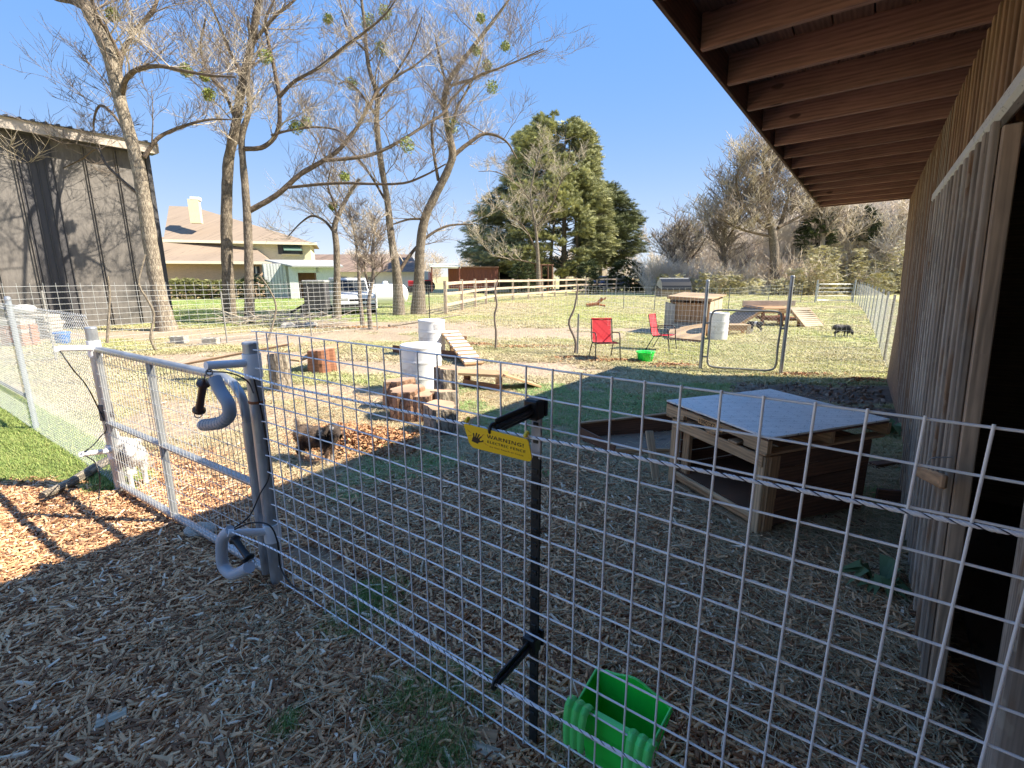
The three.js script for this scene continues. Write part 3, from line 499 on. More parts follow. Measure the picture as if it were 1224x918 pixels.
  part(h1, 'hose', tube(smooth([gp(256.5, 452, 0.22), gp(264, 468, 0.22), gp(273, 483, 0.22), gp(274, 495, 0.22), gp(266, 504, 0.22), gp(254, 507, 0.22), gp(243, 508, 0.22)], 30), 0.031, 16), M.hose);
  const rib = []; { const P = smooth([gp(256.5, 452, 0.22), gp(264, 468, 0.22), gp(273, 483, 0.22), gp(274, 495, 0.22), gp(266, 504, 0.22), gp(254, 507, 0.22), gp(243, 508, 0.22)], 60); for (let i = 30; i < 59; i += 3) rib.push(tube([P[i], P[i + 1]], 0.0325, 16)); } part(h1, 'ring', rib, M.hose, { kind: 'stuff' });
  const hd = (nm, label, a, b, m) => { const o = thing('insulator_spool', label, 'insulator', b.clone()); const d = b.clone().sub(a), L = d.length(); const g = lathe([[0.006, -0.03], [0.012, -0.012], [0.03, -0.008], [0.031, 0.004], [0.019, 0.012], [0.0175, L * 0.5], [0.019, L - 0.012], [0.031, L - 0.004], [0.031, L + 0.008], [0.012, L + 0.012], [0, L + 0.013]], 18); g.applyMatrix4(new THREE.Matrix4().makeRotationFromQuaternion(new THREE.Quaternion().setFromUnitVectors(V3(0, 1, 0), d.clone().normalize())).setPosition(a)); part(o, 'grip', g, m);
    const loop = new THREE.TorusGeometry(0.017, 0.0028, 6, 16); loop.rotateY(0.8); const e = b.clone().addScaledVector(d.normalize(), 0.032); loop.translate(e.x, e.y, e.z); part(o, 'wire_loop', loop, M.dullWire); part(o, 'wire_stem', tube([a.clone().addScaledVector(d, -0.02), a.clone().addScaledVector(d, -0.06)], 0.003, 6), M.dullWire); return o; };
  hd('', 'brown spool shaped insulated handle hanging beside the upper hose hook', gp(243, 459, 0.25), gp(238, 490, 0.25), M.brownPlastic);
  const h2 = thing('gate_hook', 'pale grey curved hose hook at the foot of the right gate post', 'gate hook', t2.clone().add(V3(0, -0.25, 0)));
  part(h2, 'hose', tube(smooth([gp(276, 634, 0.2), gp(267, 642, 0.22), gp(265, 660, 0.22), gp(267, 676, 0.22), gp(276, 686, 0.22), gp(287, 684, 0.22), gp(298, 678, 0.22)], 30), 0.031, 16), M.hosePale);
  hd('', 'black insulated handle hanging inside the lower hose hook', gp(281, 645, 0.2), gp(297, 667, 0.2), M.black);
}

// ---------------------------------------------------------------- the chain link run to the left
{
  const a = gB.clone().addScaledVector(gD, 0.05), b = G(40, 515), d = b.clone().sub(a).setY(0).normalize(), L = 11, n = V3(-d.z, 0, d.x);
  const C = (u, y, o = 0) => V3(a.x + d.x * u + n.x * o, y, a.z + d.z * u + n.z * o), Lp = a.distanceTo(b), ht = 1.5;
  const f = thing('chain_link_fence', 'silver chain link fence running left from the gate post', 'fence', C(3, 0, 0));
  for (const u of [Lp, Lp + 2.9, Lp + 5.8]) { const p = part(f, 'post', tube([C(u, -0.1, 0.03), C(u, ht + 0.06, 0.03)], 0.028, 14), M.postBlue); part(p, 'cap', lathe([[0, 0.02], [0.02, 0.015], [0.031, 0], [0.031, -0.03]], 14, C(u, ht + 0.06, 0.03)), M.zinc); }
  part(f, 'top_rail', pipe(C(Lp, ht - 0.07, 0.03), C(L, ht - 0.07, 0.03), 0.02, 12), M.metalDark); part(f, 'middle_rail', pipe(C(Lp, 0.40, 0.03), C(L, 0.40, 0.03), 0.02, 12), M.metalDark);
  const R = new Rods(), s = 0.057;
  for (let u = -ht; u < L; u += s) for (const k of [1, -1]) { // one wire of each slope
    let u0 = u, y0 = k > 0 ? 0.02 : ht, u1 = u + ht, y1 = k > 0 ? ht : 0.02;
    if (u0 < 0) { const q = -u0; u0 = 0; y0 += k * q; } if (u1 > L) continue; R.add(C(u0, y0, k * 0.0025), C(u1, y1, k * 0.0025), 0.0017, 0.0017, 3);
  }
  part(f, 'chain_mesh', R.geo(), M.chainWire, { kind: 'stuff' });
  part(f, 'tension_wire', tube([C(0, 0.03), C(L, 0.05)], 0.003, 5), M.chainWire); part(f, 'tension_wire', tube([C(0, ht - 0.02), C(L, ht)], 0.003, 5), M.chainWire);
}

// ---------------------------------------------------------------- the green feeder hooked on the panel
{
  const o = thing('hook_feeder', 'bright green plastic feeder hooked over the wire at bottom centre', 'feeder', F(-0.31, -0.08, 0.05));
  const u0 = -0.19, u1 = -0.46, y = 0.335, dep = 0.17, yb = 0.09, th = 0.005;
  // corners: front rim near the wire, rear rim higher
  const fr = [F(u0, -0.02, y), F(u1, -0.02, y)], bk = [F(u0 - 0.005, -dep, y + 0.035), F(u1 - 0.015, -dep, y + 0.03)];
  const bf = [F(u0 - 0.035, -0.035, yb), F(u1 + 0.035, -0.035, yb)], bb = [F(u0 - 0.035, -dep + 0.05, yb - 0.01), F(u1 + 0.035, -dep + 0.05, yb - 0.01)];
  const wall = (q, nm, wave = 0) => { // a thin sheet with thickness and a rolled rim
    const N = 16, top = [], bot = []; for (let i = 0; i <= N; i++) { const t = i / N; const a = q[0].clone().lerp(q[1], t), e = q[3].clone().lerp(q[2], t); const edge = Math.min(t, 1 - t) * N; const rnd = 0.028 * (1 - Math.min(1, edge / 1.6)) ; a.y += wave * Math.exp(-((t - 0.52) ** 2) / 0.05) - (wave ? rnd : 0); top.push(a); bot.push(e); }
    const tris = []; for (let i = 0; i < N; i++) tris.push(top[i], bot[i], top[i + 1], top[i + 1], bot[i], bot[i + 1]);
    const m = part(o, nm, quadStrip(tris), M.greenSolid); part(m, 'rim', tube(top, 0.0042, 8), M.greenPale); return m; };
  wall([bk[0], bk[1], bb[1], bb[0]], 'back_wall', 0.03); wall([fr[0], fr[1], bf[1], bf[0]], 'front_wall'); wall([fr[0], bk[0], bb[0], bf[0]], 'side_wall'); wall([bk[1], fr[1], bf[1], bb[1]], 'side_wall');
  part(o, 'bottom', quadStrip([bf[0], bb[0], bf[1], bf[1], bb[0], bb[1]]), M.greenSolid);
  part(o, 'front_ledge', bar(F(u0 - 0.07, -0.012, y + 0.004), F(u1 + 0.07, -0.012, y + 0.004), 0.022, 0.012), M.greenPale);
  for (const [a, b] of [[u0 + 0.03, u0 - 0.065], [u1 + 0.075, u1 - 0.02]]) { // ribbed hooks folded over the wire
    const tris = [], N = 18, prof = [[-0.03, -0.02], [-0.02, 0.012], [0.004, 0.022], [0.026, 0.012], [0.036, -0.02], [0.04, -0.075], [0.038, -0.13]];
    const P = []; for (let i = 0; i <= N; i++) { const t = i / N, bulge = 0.0075 * Math.abs(Math.sin(t * Math.PI * 3)); const taper = (k) => 0.5 + (t - 0.5) * (1 - 0.18 * k / prof.length); P.push(prof.map(([q, h], k) => F(a + (b - a) * taper(k), q + (k > 1 ? bulge : 0), y + h + (k < 5 ? bulge : 0)))); }
    for (let i = 0; i < N; i++) for (let k = 0; k < prof.length - 1; k++) tris.push(P[i][k], P[i][k + 1], P[i + 1][k], P[i + 1][k], P[i][k + 1], P[i + 1][k + 1]);
    part(o, 'hook', quadStrip(tris), M.greenPale);
  }
}

// ---------------------------------------------------------------- fences inside the yard
function grid(par, A, B, h0, h1, du, dv, r, m, nm = 'wire_mesh') { // fine wire mesh between two ground points
  const R = new Rods(), L = A.distanceTo(B), n = Math.max(1, Math.round(L / du));
  const at = (u, y) => V3(A.x + (B.x - A.x) * u, y, A.z + (B.z - A.z) * u);
  for (let i = 0; i <= n; i++) R.add(at(i / n, h0), at(i / n, h1), r);
  const k = Math.max(4, Math.ceil(L / 1.2));
  for (let y = h0; y <= h1 + 1e-6; y += dv) for (let i = 0; i < k; i++) { const s = (q) => 0.012 * Math.sin(q * 9 + y * 3); R.add(at(i / k, y + s(i / k)), at((i + 1) / k, y + s((i + 1) / k)), r); }
  return part(par, nm, R.geo(), m, { kind: 'stuff' });
}
function teePost(par, p, h, m, top) { const o = part(par, 'post', [bar(V3(p.x, -0.05, p.z), V3(p.x, h, p.z), 0.042, 0.008, FN, 0.002), bar(V3(p.x, -0.05, p.z - 0.02), V3(p.x, h, p.z - 0.02), 0.008, 0.036, FN, 0.002)], m); if (top) part(o, 'post_top', bar(V3(p.x, h - 0.14, p.z + 0.006), V3(p.x, h + 0.004, p.z + 0.006), 0.046, 0.012, FN), top); return o; }
const crooked = (par, px, seed, m = M.twig) => { const r = rng(seed); return part(par, 'branch_post', tube(smooth(px, 18), (t) => 0.032 - 0.014 * t, 8, true, 0.25, seed), m); };
{ // stock panel on the far left, up to the corner by the saplings
  const A = V3(-12.4, 0, -7.3), B = G(451, 394);
  const f = thing('stock_fence', 'pale square mesh fence in front of the grey metal barn and lawn', 'fence', A.clone().lerp(B, 0.6).setY(0));
  grid(f, A, B, 0.08, 1.66, 0.20, 0.125, 0.0042, M.meshWire);
  const on = (px, py) => VP(px, py, A, V3(-(B.z - A.z), 0, B.x - A.x).normalize());
  for (const [px, h] of [[60, 1.5], [270, 1.4], [372, 1.5]]) { const p = on(px, 400); teePost(f, p, h, M.dullWire); }
  crooked(f, [[187, 420], [180, 404], [184, 375], [176, 358], [166, 340], [170, 318], [174, 304]].map((q) => on(...q)), 3, M.barkPale);
  crooked(f, [[319, 412], [326, 388], [330, 366], [322, 346], [311, 330]].map((q) => on(...q)), 4, M.barkPale);
  crooked(f, [[128, 410], [130, 380], [131, 350], [129, 330]].map((q) => on(...q)), 5, M.barkPale);
  teePost(f, B, 1.5, M.zinc);
}
const gateL = G(837, 441), gateR = G(933, 447);
{ // no-climb mesh across the middle
  const P = [G(453, 394), G(592, 417), G(688, 423), gateL, gateR, W(10.72, 0.42, 0)];
  const f = thing('mesh_fence', 'fine wire mesh fence on crooked branch posts across the middle of the yard', 'fence', P[2].clone());
  const hh = [1.55, 1.5, 1.5, 1.52, 1.52, 1.5];
  for (let i = 0; i < P.length - 1; i++) { if (i === 3) continue; grid(f, P[i], P[i + 1], 0.04, hh[i], i ? 0.075 : 0.1, 0.10, 0.0017, M.meshWire); }
  const pl = (A) => (q) => VP(q[0], q[1], A, V3(0, 0, 1));
  crooked(f, [[592, 419], [593, 398], [591, 378], [594, 364], [592, 348], [595, 335]].map(pl(P[1])), 6);
  crooked(f, [[687, 425], [688, 408], [680, 386], [686, 370], [689, 356], [691, 342]].map(pl(P[2])), 7);
  teePost(f, G(690, 424), 0.95, M.dullWire); teePost(f, G(514, 391), 1.35, M.black);
  for (const [b, t] of [[gateL, 1.72], [gateR, 1.80]]) { const p = part(f, 'gate_post', tube([V3(b.x, -0.1, b.z), V3(b.x, t, b.z)], 0.034, 14), M.zinc); part(p, 'cap', lathe([[0, 0.015], [0.03, 0.01], [0.037, 0], [0.037, -0.03]], 14, V3(b.x, t, b.z)), M.zinc); }
  const g = thing('small_gate', 'low round cornered pipe gate with mesh between two steel posts', 'gate', gateL.clone().lerp(gateR, 0.5));
  const d = gateR.clone().sub(gateL).normalize(), L = gateL.distanceTo(gateR), q = (u, y) => V3(gateL.x + d.x * u, y, gateL.z + d.z * u), a = 0.12, b = L - 0.1, t = 1.16, k = 0.1;
  const loop = new THREE.CatmullRomCurve3([q(a + k, t), q((a + b) / 2, t), q(b - k, t), q(b - 0.03, t - 0.03), q(b, t - k), q(b, 0.5), q(b, 0.06 + k), q(b - 0.03, 0.09), q(b - k, 0.06), q((a + b) / 2, 0.05), q(a + k, 0.06), q(a + 0.03, 0.09), q(a, 0.06 + k), q(a, 0.6), q(a, t - k), q(a + 0.03, t - 0.03)], true, 'centripetal');
  const lp = loop.getPoints(90); part(g, 'frame', tube(lp, 0.019, 10, false), M.dullWire);
  { const R = new Rods(), s = 0.06; for (let u = a - t; u < b; u += s) for (const e of [1, -1]) { let u0 = u, y0 = e > 0 ? 0.08 : t - 0.02, u1 = u + t - 0.1, y1 = e > 0 ? t - 0.02 : 0.08; if (u0 < a) { y0 += e * (a - u0); u0 = a; } if (u1 > b) { y1 -= e * (u1 - b); u1 = b; } if (u1 > u0) R.add(q(u0, y0), q(u1, y1), 0.0014); } part(g, 'chain_mesh', R.geo(), M.meshWire, { kind: 'stuff' }); }
  part(g, 'hinge', [bar(q(0.0, 0.9), q(a, 0.92), 0.03, 0.03), bar(q(0.0, 0.25), q(a, 0.25), 0.03, 0.03)], M.dullWire); part(g, 'latch', bar(q(b, 0.85), q(L, 0.86), 0.03, 0.04), M.zinc);
}
{ // steel post run down the right side
  const px = [[1063, 447], [1056, 433], [1051, 417], [1047, 404], [1043, 394], [1040, 386], [1037, 380], [1034, 375], [1032, 371.5], [1029.5, 368.5], [1027, 366], [1025, 364], [1022, 362]], P = px.map((q) => G(...q));
  const f = thing('post_fence', 'row of steel posts with wire mesh receding along the right field edge', 'fence', P[4].clone());
  P.forEach((p, i) => teePost(f, p, 1.42, i < 2 ? M.dullWire : M.zinc, i < 1 ? M.rust : i < 4 ? M.whitePaint : undefined));
  grid(f, W(10.75, 0.6, 0), P[0], 0.05, 1.3, 0.1, 0.13, 0.0016, M.meshWire);
  for (let i = 0; i < P.length - 1; i++) grid(f, P[i], P[i + 1], 0.05, 1.3, i < 4 ? 0.1 : 0.3, i < 4 ? 0.13 : 0.2, i < 4 ? 0.0018 : 0.0035, M.meshWire);
}
{ // far cross fence and its gate
  const P = [[690, 366], [745, 369.5], [782, 371.5], [870, 374], [918, 363], [957, 361]].map((q) => G(...q));
  const f = thing('cross_fence', 'thin wire cross fence on dark posts at the far side of the field', 'fence', P[2].clone());
  P.forEach((p) => teePost(f, p, 1.3, M.dullWire)); for (let i = 0; i < P.length - 1; i++) grid(f, P[i], P[i + 1], 0.1, 1.2, 0.3, 0.22, 0.0035, M.meshWire);
  const a = G(974, 361.5), b = G(1019, 361.5), d = b.clone().sub(a).normalize(), L = a.distanceTo(b), q = (u, y) => V3(a.x + d.x * u, y, a.z + d.z * u);
  const g = thing('pipe_field_gate', 'grey pipe field gate at the far right corner of the field', 'gate', a.clone().lerp(b, 0.5));
  part(g, 'frame', tube([q(0.1, 1.25), q(L - 0.1, 1.25), q(L - 0.1, 0.15), q(0.1, 0.15), q(0.1, 1.25)], 0.03, 8), M.zinc); for (const y of [0.45, 0.72, 0.98]) part(g, 'rail', pipe(q(0.1, y), q(L - 0.1, y), 0.022, 8), M.zinc);
  for (const u of [0, L]) part(g, 'gate_post', pipe(q(u, -0.1), q(u, 1.55), 0.055, 10), M.zinc);
}
{ // three-rail wooden paddock fence
  const A = G(533, 375.5), B = G(592, 361), C = G(700, 351.5), E = G(790, 346);
  const f = thing('rail_fence', 'weathered three rail wooden fence along the back of the field', 'fence', B.clone());
  const r = rng(12), run = (a, b, n) => { for (let i = 0; i < n; i++) { const p = a.clone().lerp(b, i / n), q = a.clone().lerp(b, (i + 1) / n); part(f, 'post', bar(V3(p.x, -0.1, p.z), V3(p.x, 1.6 + rr(-0.03, 0.05, r), p.z), 0.15, 0.13, V3(0, 0, 1), 0.01), M.railWood); for (const y of [0.45, 0.95, 1.46]) part(f, 'rail', bar(V3(p.x, y + rr(-0.02, 0.02, r), p.z + 0.09), V3(q.x, y + rr(-0.02, 0.02, r), q.z + 0.09), 0.045, 0.15, V3(0, 1, 0), 0.006), M.railWood); } };
  run(A, B, 4); run(B, C, 7); run(C, E, 9);
  part(f, 'post', bar(V3(E.x, 0, E.z), V3(E.x, 1.6, E.z), 0.15, 0.13, V3(0, 0, 1)), M.railWood);
  const E2 = G(828, 349.5); run(E, E2, 4);
}

// ---------------------------------------------------------------- pallet shelter in the near pen
{
  const a = G(905, 641), b = G(801, 578), c = G(1031, 616);
  const ex = b.clone().sub(a); const L = ex.length(); ex.normalize();                       // along the open front
  let ey = V3(-ex.z, 0, ex.x); if (ey.dot(c.clone().sub(a)) < 0) ey.negate(); const D = 1.0;
  const s = thing('pallet_shelter', 'low goat shelter built of shipping pallets with a pale grey sheet on top', 'pallet shelter', a.clone().addScaledVector(ex, L / 2).addScaledVector(ey, D / 2));
  const q = (u, v, y) => V3(a.x + ex.x * u + ey.x * v, y, a.z + ex.z * u + ey.z * v), Ht = 0.76;
  const zs = (y) => y;
  // floor pallet, lifted a little on the far side
  part(s, 'floor_sheet', slab([q(0.03, 0.02, 0.15), q(L, 0.02, 0.15), q(L, D, 0.15), q(0.03, D, 0.15)].reverse(), 0.016), M.darkWood);
  for (const v of [0.02, 0.5, 0.97]) { part(s, 'pallet_runner', bar(q(0.02, v, 0.10), q(L, v, 0.10), 0.035, 0.07), M.tanWood2); part(s, 'pallet_slat', bar(q(0.02, v, 0.028), q(L, v, 0.028), 0.08, 0.02), M.tanWood); }
  for (const u of [0.05, 0.45, 0.9]) part(s, 'pallet_block', bar(q(u, -0.005, 0.05), q(u, 0.09, 0.05), 0.05, 0.055), M.tanWood2);
  part(s, 'front_edge_board', bar(q(0.0, -0.012, 0.135), q(L, -0.012, 0.135), 0.02, 0.035), M.tanWood3);
  // corner posts, back and side walls
  part(s, 'corner_post', bar(q(0.03, -0.005, 0), q(0.03, -0.005, 0.60), 0.085, 0.04, ey), M.tanWood3); part(s, 'corner_post', bar(q(-0.005, 0.06, 0), q(-0.005, 0.06, 0.60), 0.04, 0.09, ey), M.tanWood2);
  part(s, 'corner_post', bar(q(L - 0.03, -0.005, 0), q(L - 0.03, -0.005, 0.62), 0.075, 0.04, ey), M.tanWood); part(s, 'corner_post', bar(q(L - 0.12, 0.05, 0.1), q(L - 0.12, 0.05, 0.62), 0.08, 0.04, ey), M.tanWood2);
  part(s, 'corner_post', bar(q(0.03, D, 0), q(0.03, D, 0.6), 0.08, 0.08, ey), M.darkWood); part(s, 'corner_post', bar(q(L - 0.03, D, 0), q(L - 0.03, D, 0.6), 0.08, 0.08, ey), M.darkWood);
  const r = rng(8);
  for (let k = 0; k < 5; k++) { const y = 0.125 + k * 0.108; part(s, 'side_plank', bar(q(-0.012 - 0.004 * (k % 2), 0.09, y), q(-0.012 - 0.004 * (k % 2), D, y + rr(-0.004, 0.004, r)), 0.018, 0.102, V3(0, 1, 0), 0.003), k % 2 ? M.darkWood : M.darkWood2);
    part(s, 'back_plank', bar(q(0, D + 0.012, y), q(L, D + 0.012, y), 0.018, 0.1, V3(0, 1, 0), 0.003), k % 2 ? M.tanWood2 : M.darkWood); part(s, 'far_plank', bar(q(L + 0.012, 0.09, y), q(L + 0.012, D, y), 0.018, 0.1, V3(0, 1, 0), 0.003), M.darkWood); }
  // front header board and the top pallet with its notched stringer
  part(s, 'header_board', bar(q(0.0, -0.028, 0.565), q(L - 0.02, -0.028, 0.575), 0.02, 0.085, V3(0, 1, 0), 0.004), M.tanWood);
  const u0 = -0.04, u1 = L + 0.06, v0 = -0.05, v1 = D + 0.14;
  const sh = new THREE.Shape(), w = u1 - u0, hS = 0.088; sh.moveTo(0, 0);
  for (const n0 of [0.20, w - 0.46]) { sh.lineTo(n0, 0); sh.lineTo(n0, 0.02); sh.quadraticCurveTo(n0, 0.042, n0 + 0.02, 0.042); sh.lineTo(n0 + 0.22, 0.042); sh.quadraticCurveTo(n0 + 0.24, 0.042, n0 + 0.24, 0.02); sh.lineTo(n0 + 0.24, 0); }
  sh.lineTo(w, 0); sh.lineTo(w, hS); sh.lineTo(0, hS); sh.closePath();
  const stringer = (v, m) => { const g = new THREE.ExtrudeGeometry(sh, { depth: 0.038, bevelEnabled: false }); const uv = g.attributes.uv; for (let i = 0; i < uv.count; i++) uv.setXY(i, uv.getX(i) / 1.2 + v, uv.getY(i) / 0.4); g.applyMatrix4(new THREE.Matrix4().makeBasis(ex, V3(0, 1, 0), ex.clone().cross(V3(0, 1, 0))).setPosition(q(u0, v, 0.635))); return part(s, 'stringer', g, m); };
  const sgn = ex.clone().cross(V3(0, 1, 0)).dot(ey);
  stringer(v0 + (sgn < 0 ? 0.04 : 0), M.tanWood); stringer((v0 + v1) / 2, M.tanWood2); stringer(v1, M.tanWood2);
  for (const u of [u0 + 0.05, u0 + 0.3, w / 2 + u0, u1 - 0.3, u1 - 0.05]) part(s, 'pallet_slat', bar(q(u, v0 - 0.002, 0.625), q(u, v1, 0.625), 0.09, 0.017), M.tanWood2);
  for (const u of [u0 + 0.04, u0 + 0.2, u0 + 0.36, u0 + 0.52, u0 + 0.68, u0 + 0.84, u1 - 0.04]) part(s, 'deck_slat', bar(q(u, v0, 0.733), q(u, v1, 0.733), 0.088, 0.016), M.darkWood);
  part(s, 'top_sheet', slab([q(u0 - 0.01, v0 - 0.008, 0.757), q(u1, v0 - 0.004, 0.757), q(u1 + 0.01, v1, 0.757), q(u0, v1 + 0.01, 0.757)].reverse(), 0.013, 1.1), M.sheet);
  { // stamped characters burnt into the stringer
    const cv = document.createElement('canvas'); cv.width = 512; cv.height = 96; const x = cv.getContext('2d'); x.fillStyle = '#c99a68'; x.fillRect(0, 0, 512, 96); x.fillStyle = '#20120a'; x.font = 'bold 92px sans-serif'; x.fillText('10903X7 DU', 8, 82, 496);
    const t = new THREE.CanvasTexture(cv); t.colorSpace = THREE.SRGBColorSpace; const c = q(u0 + w * 0.5, v0 - 0.0045, 0.690);
    const g = new THREE.PlaneGeometry(0.26, 0.048); const N = ey.clone().negate(), X = ex.clone().negate(); g.applyMatrix4(new THREE.Matrix4().makeBasis(X, X.clone().cross(N).negate().y > 0 ? V3(0, 1, 0) : V3(0, 1, 0), N).setPosition(c)); part(s, 'stamp', g, mat([1, 1, 1], { map: t, roughness: 0.9 }));
  }
  // half sunk timber box behind, with a leaning board
  const k0 = G(692, 526), k1 = G(800, 518), tb = thing('timber_box', 'low dark timber box with sloping top edge behind the pallet shelter', 'timber box', k0.clone().lerp(k1, 0.5));
  const dk = k1.clone().sub(k0).setY(0); const kb = dk.clone().normalize(), kn = V3(-kb.z, 0, kb.x); if (kn.z > 0) kn.negate();
  part(tb, 'rear_plank', bar(k0.clone().setY(0.10), k1.clone().setY(0.15).addScaledVector(kb, 0.35), 0.025, 0.2), M.darkWood); part(tb, 'edge_board', bar(k0.clone().addScaledVector(kn, -0.02).setY(0.205), k1.clone().setY(0.26).addScaledVector(kb, 0.35), 0.05, 0.02), M.tanWood2);
  part(tb, 'front_plank', bar(G(735, 545).setY(0.03), G(800, 545).setY(0.03), 0.02, 0.1), M.tanWood2); part(tb, 'side_plank', bar(k0.clone().setY(0.09), G(735, 545).setY(0.05), 0.02, 0.14), M.darkWood);
  part(tb, 'floor', slab([k0.clone().setY(0.035), G(735, 545).setY(0.035), G(830, 545).setY(0.035), k1.clone().setY(0.035)], 0.01), M.earth);
  single('leaning_board', bar(G(785, 577).setY(0.0), VP(776, 515, G(785, 577).addScaledVector(V3(0.15, 0, -0.25), 1), V3(0, 0, 1)), 0.075, 0.02, V3(0.2, 0.1, 1)), M.tanWood3, 'short pale board leaning between the timber box and pallet shelter', 'board');
  single('timber_offcut', bar(G(1046, 600).setY(0.06), G(1100, 606).setY(0.06), 0.04, 0.12), M.darkWood2, 'dark timber plank on edge between the shelter and the barn door', 'timber');
  single('timber_offcut', bar(G(1042, 560).setY(0.03), G(1075, 556).setY(0.03), 0.09, 0.05), M.darkWood2, 'short dark timber block lying flat behind the shelter by the barn wall', 'timber');
}

// ---------------------------------------------------------------- things in the yard
function barrel(label, base, r, h) {
  const o = thing('plastic_barrel', label, 'barrel', base.clone()), y = base.y;
  part(o, 'body', lathe([[0, 0], [r * 0.93, 0], [r * 0.97, 0.02], [r, h * 0.06], [r * 0.995, h * 0.30], [r * 1.03, h * 0.33], [r * 1.03, h * 0.36], [r, h * 0.39], [r, h * 0.63], [r * 1.03, h * 0.66], [r * 1.03, h * 0.69], [r * 0.995, h * 0.72], [r * 0.99, h * 0.93], [r * 1.02, h * 0.95], [r * 1.02, h * 0.985], [r * 0.98, h]], 40, base), M.barrel);
  part(o, 'lid', lathe([[0, h - 0.015], [r * 0.9, h - 0.02], [r * 0.93, h + 0.004], [r * 0.985, h + 0.002], [r * 0.985, h - 0.01]], 40, base), M.barrel);
  for (const a of [0.6, 3.7]) part(o, 'bung', lathe([[0, 0.012], [0.03, 0.012], [0.034, 0]], 12, V3(base.x + Math.cos(a) * r * 0.6, y + h - 0.018, base.z + Math.sin(a) * r * 0.6)), M.barrel);
  return o;
}
{
  barrel('front white plastic barrel standing among the tree stumps', G(505, 468), 0.315, 0.76);
  const b2 = barrel('white plastic barrel standing behind another barrel against the cleated ramp', G(517, 424), 0.305, 0.82);
  part(b2, 'label', (() => { const b = G(517, 424), g = new THREE.CylinderGeometry(0.308, 0.308, 0.12, 12, 1, true, 0.35, 0.55); g.translate(b.x, 0.68, b.z); return g; })(), M.whitePaint);
  barrel('white plastic barrel beside the small gate near the wooden hut', G(857, 406), 0.27, 0.78);
}
function stump(label, base, r0, r1, h, seed, m = M.stumpBark, group) {
  const o = thing('tree_stump', label, 'tree stump', base.clone()), rnd = rng(seed), n = 26, ang = [...Array(n)].map((_, i) => 1 + 0.10 * Math.sin(i * 1.3 + seed) + 0.16 * (rnd() - 0.5));
  const pos = [], uv = [], nrm = [], idx = [], H = [-0.04, h * 0.25, h * 0.5, h * 0.75, h * 0.97, h];
  H.forEach((y, j) => { for (let i = 0; i <= n; i++) { const a = i / n * 6.283, t = y / h, r = (r0 + (r1 - r0) * t) * ang[i % n] * (j === 5 ? 0.97 : 1) * (1 + 0.05 * (vn(i * 0.9 + seed, j * 1.7) - 0.5)); pos.push(base.x + Math.cos(a) * r, y + (j > 3 ? 0.02 * Math.sin(a + seed) : 0), base.z + Math.sin(a) * r); uv.push(i / n * 2, y / 0.8); if (j < 5 && i < n) { const A = j * (n + 1) + i; idx.push(A, A + n + 1, A + 1, A + 1, A + n + 1, A + n + 2); } } });
  const g = new THREE.BufferGeometry(); g.setAttribute('position', new THREE.Float32BufferAttribute(pos, 3)); g.setAttribute('uv', new THREE.Float32BufferAttribute(uv, 2)); g.setIndex(idx); const gg = g.toNonIndexed(); gg.computeVertexNormals();
  part(o, 'bark', gg, m);
  const top = [], c = V3(base.x, h + 0.002, base.z), K = 5 * (n + 1), q = (i, f) => V3(base.x + (pos[(K + i) * 3] - base.x) * f, pos[(K + i) * 3 + 1] * f + c.y * (1 - f) - (f > 0.9 ? 0 : 0.0) + 0.001, base.z + (pos[(K + i) * 3 + 2] - base.z) * f);
  for (let i = 0; i < n; i++) top.push(c, q(i + 1, 1), q(i, 1)); part(o, 'cut_top', quadStrip(top), M.cut);
  return o;
}
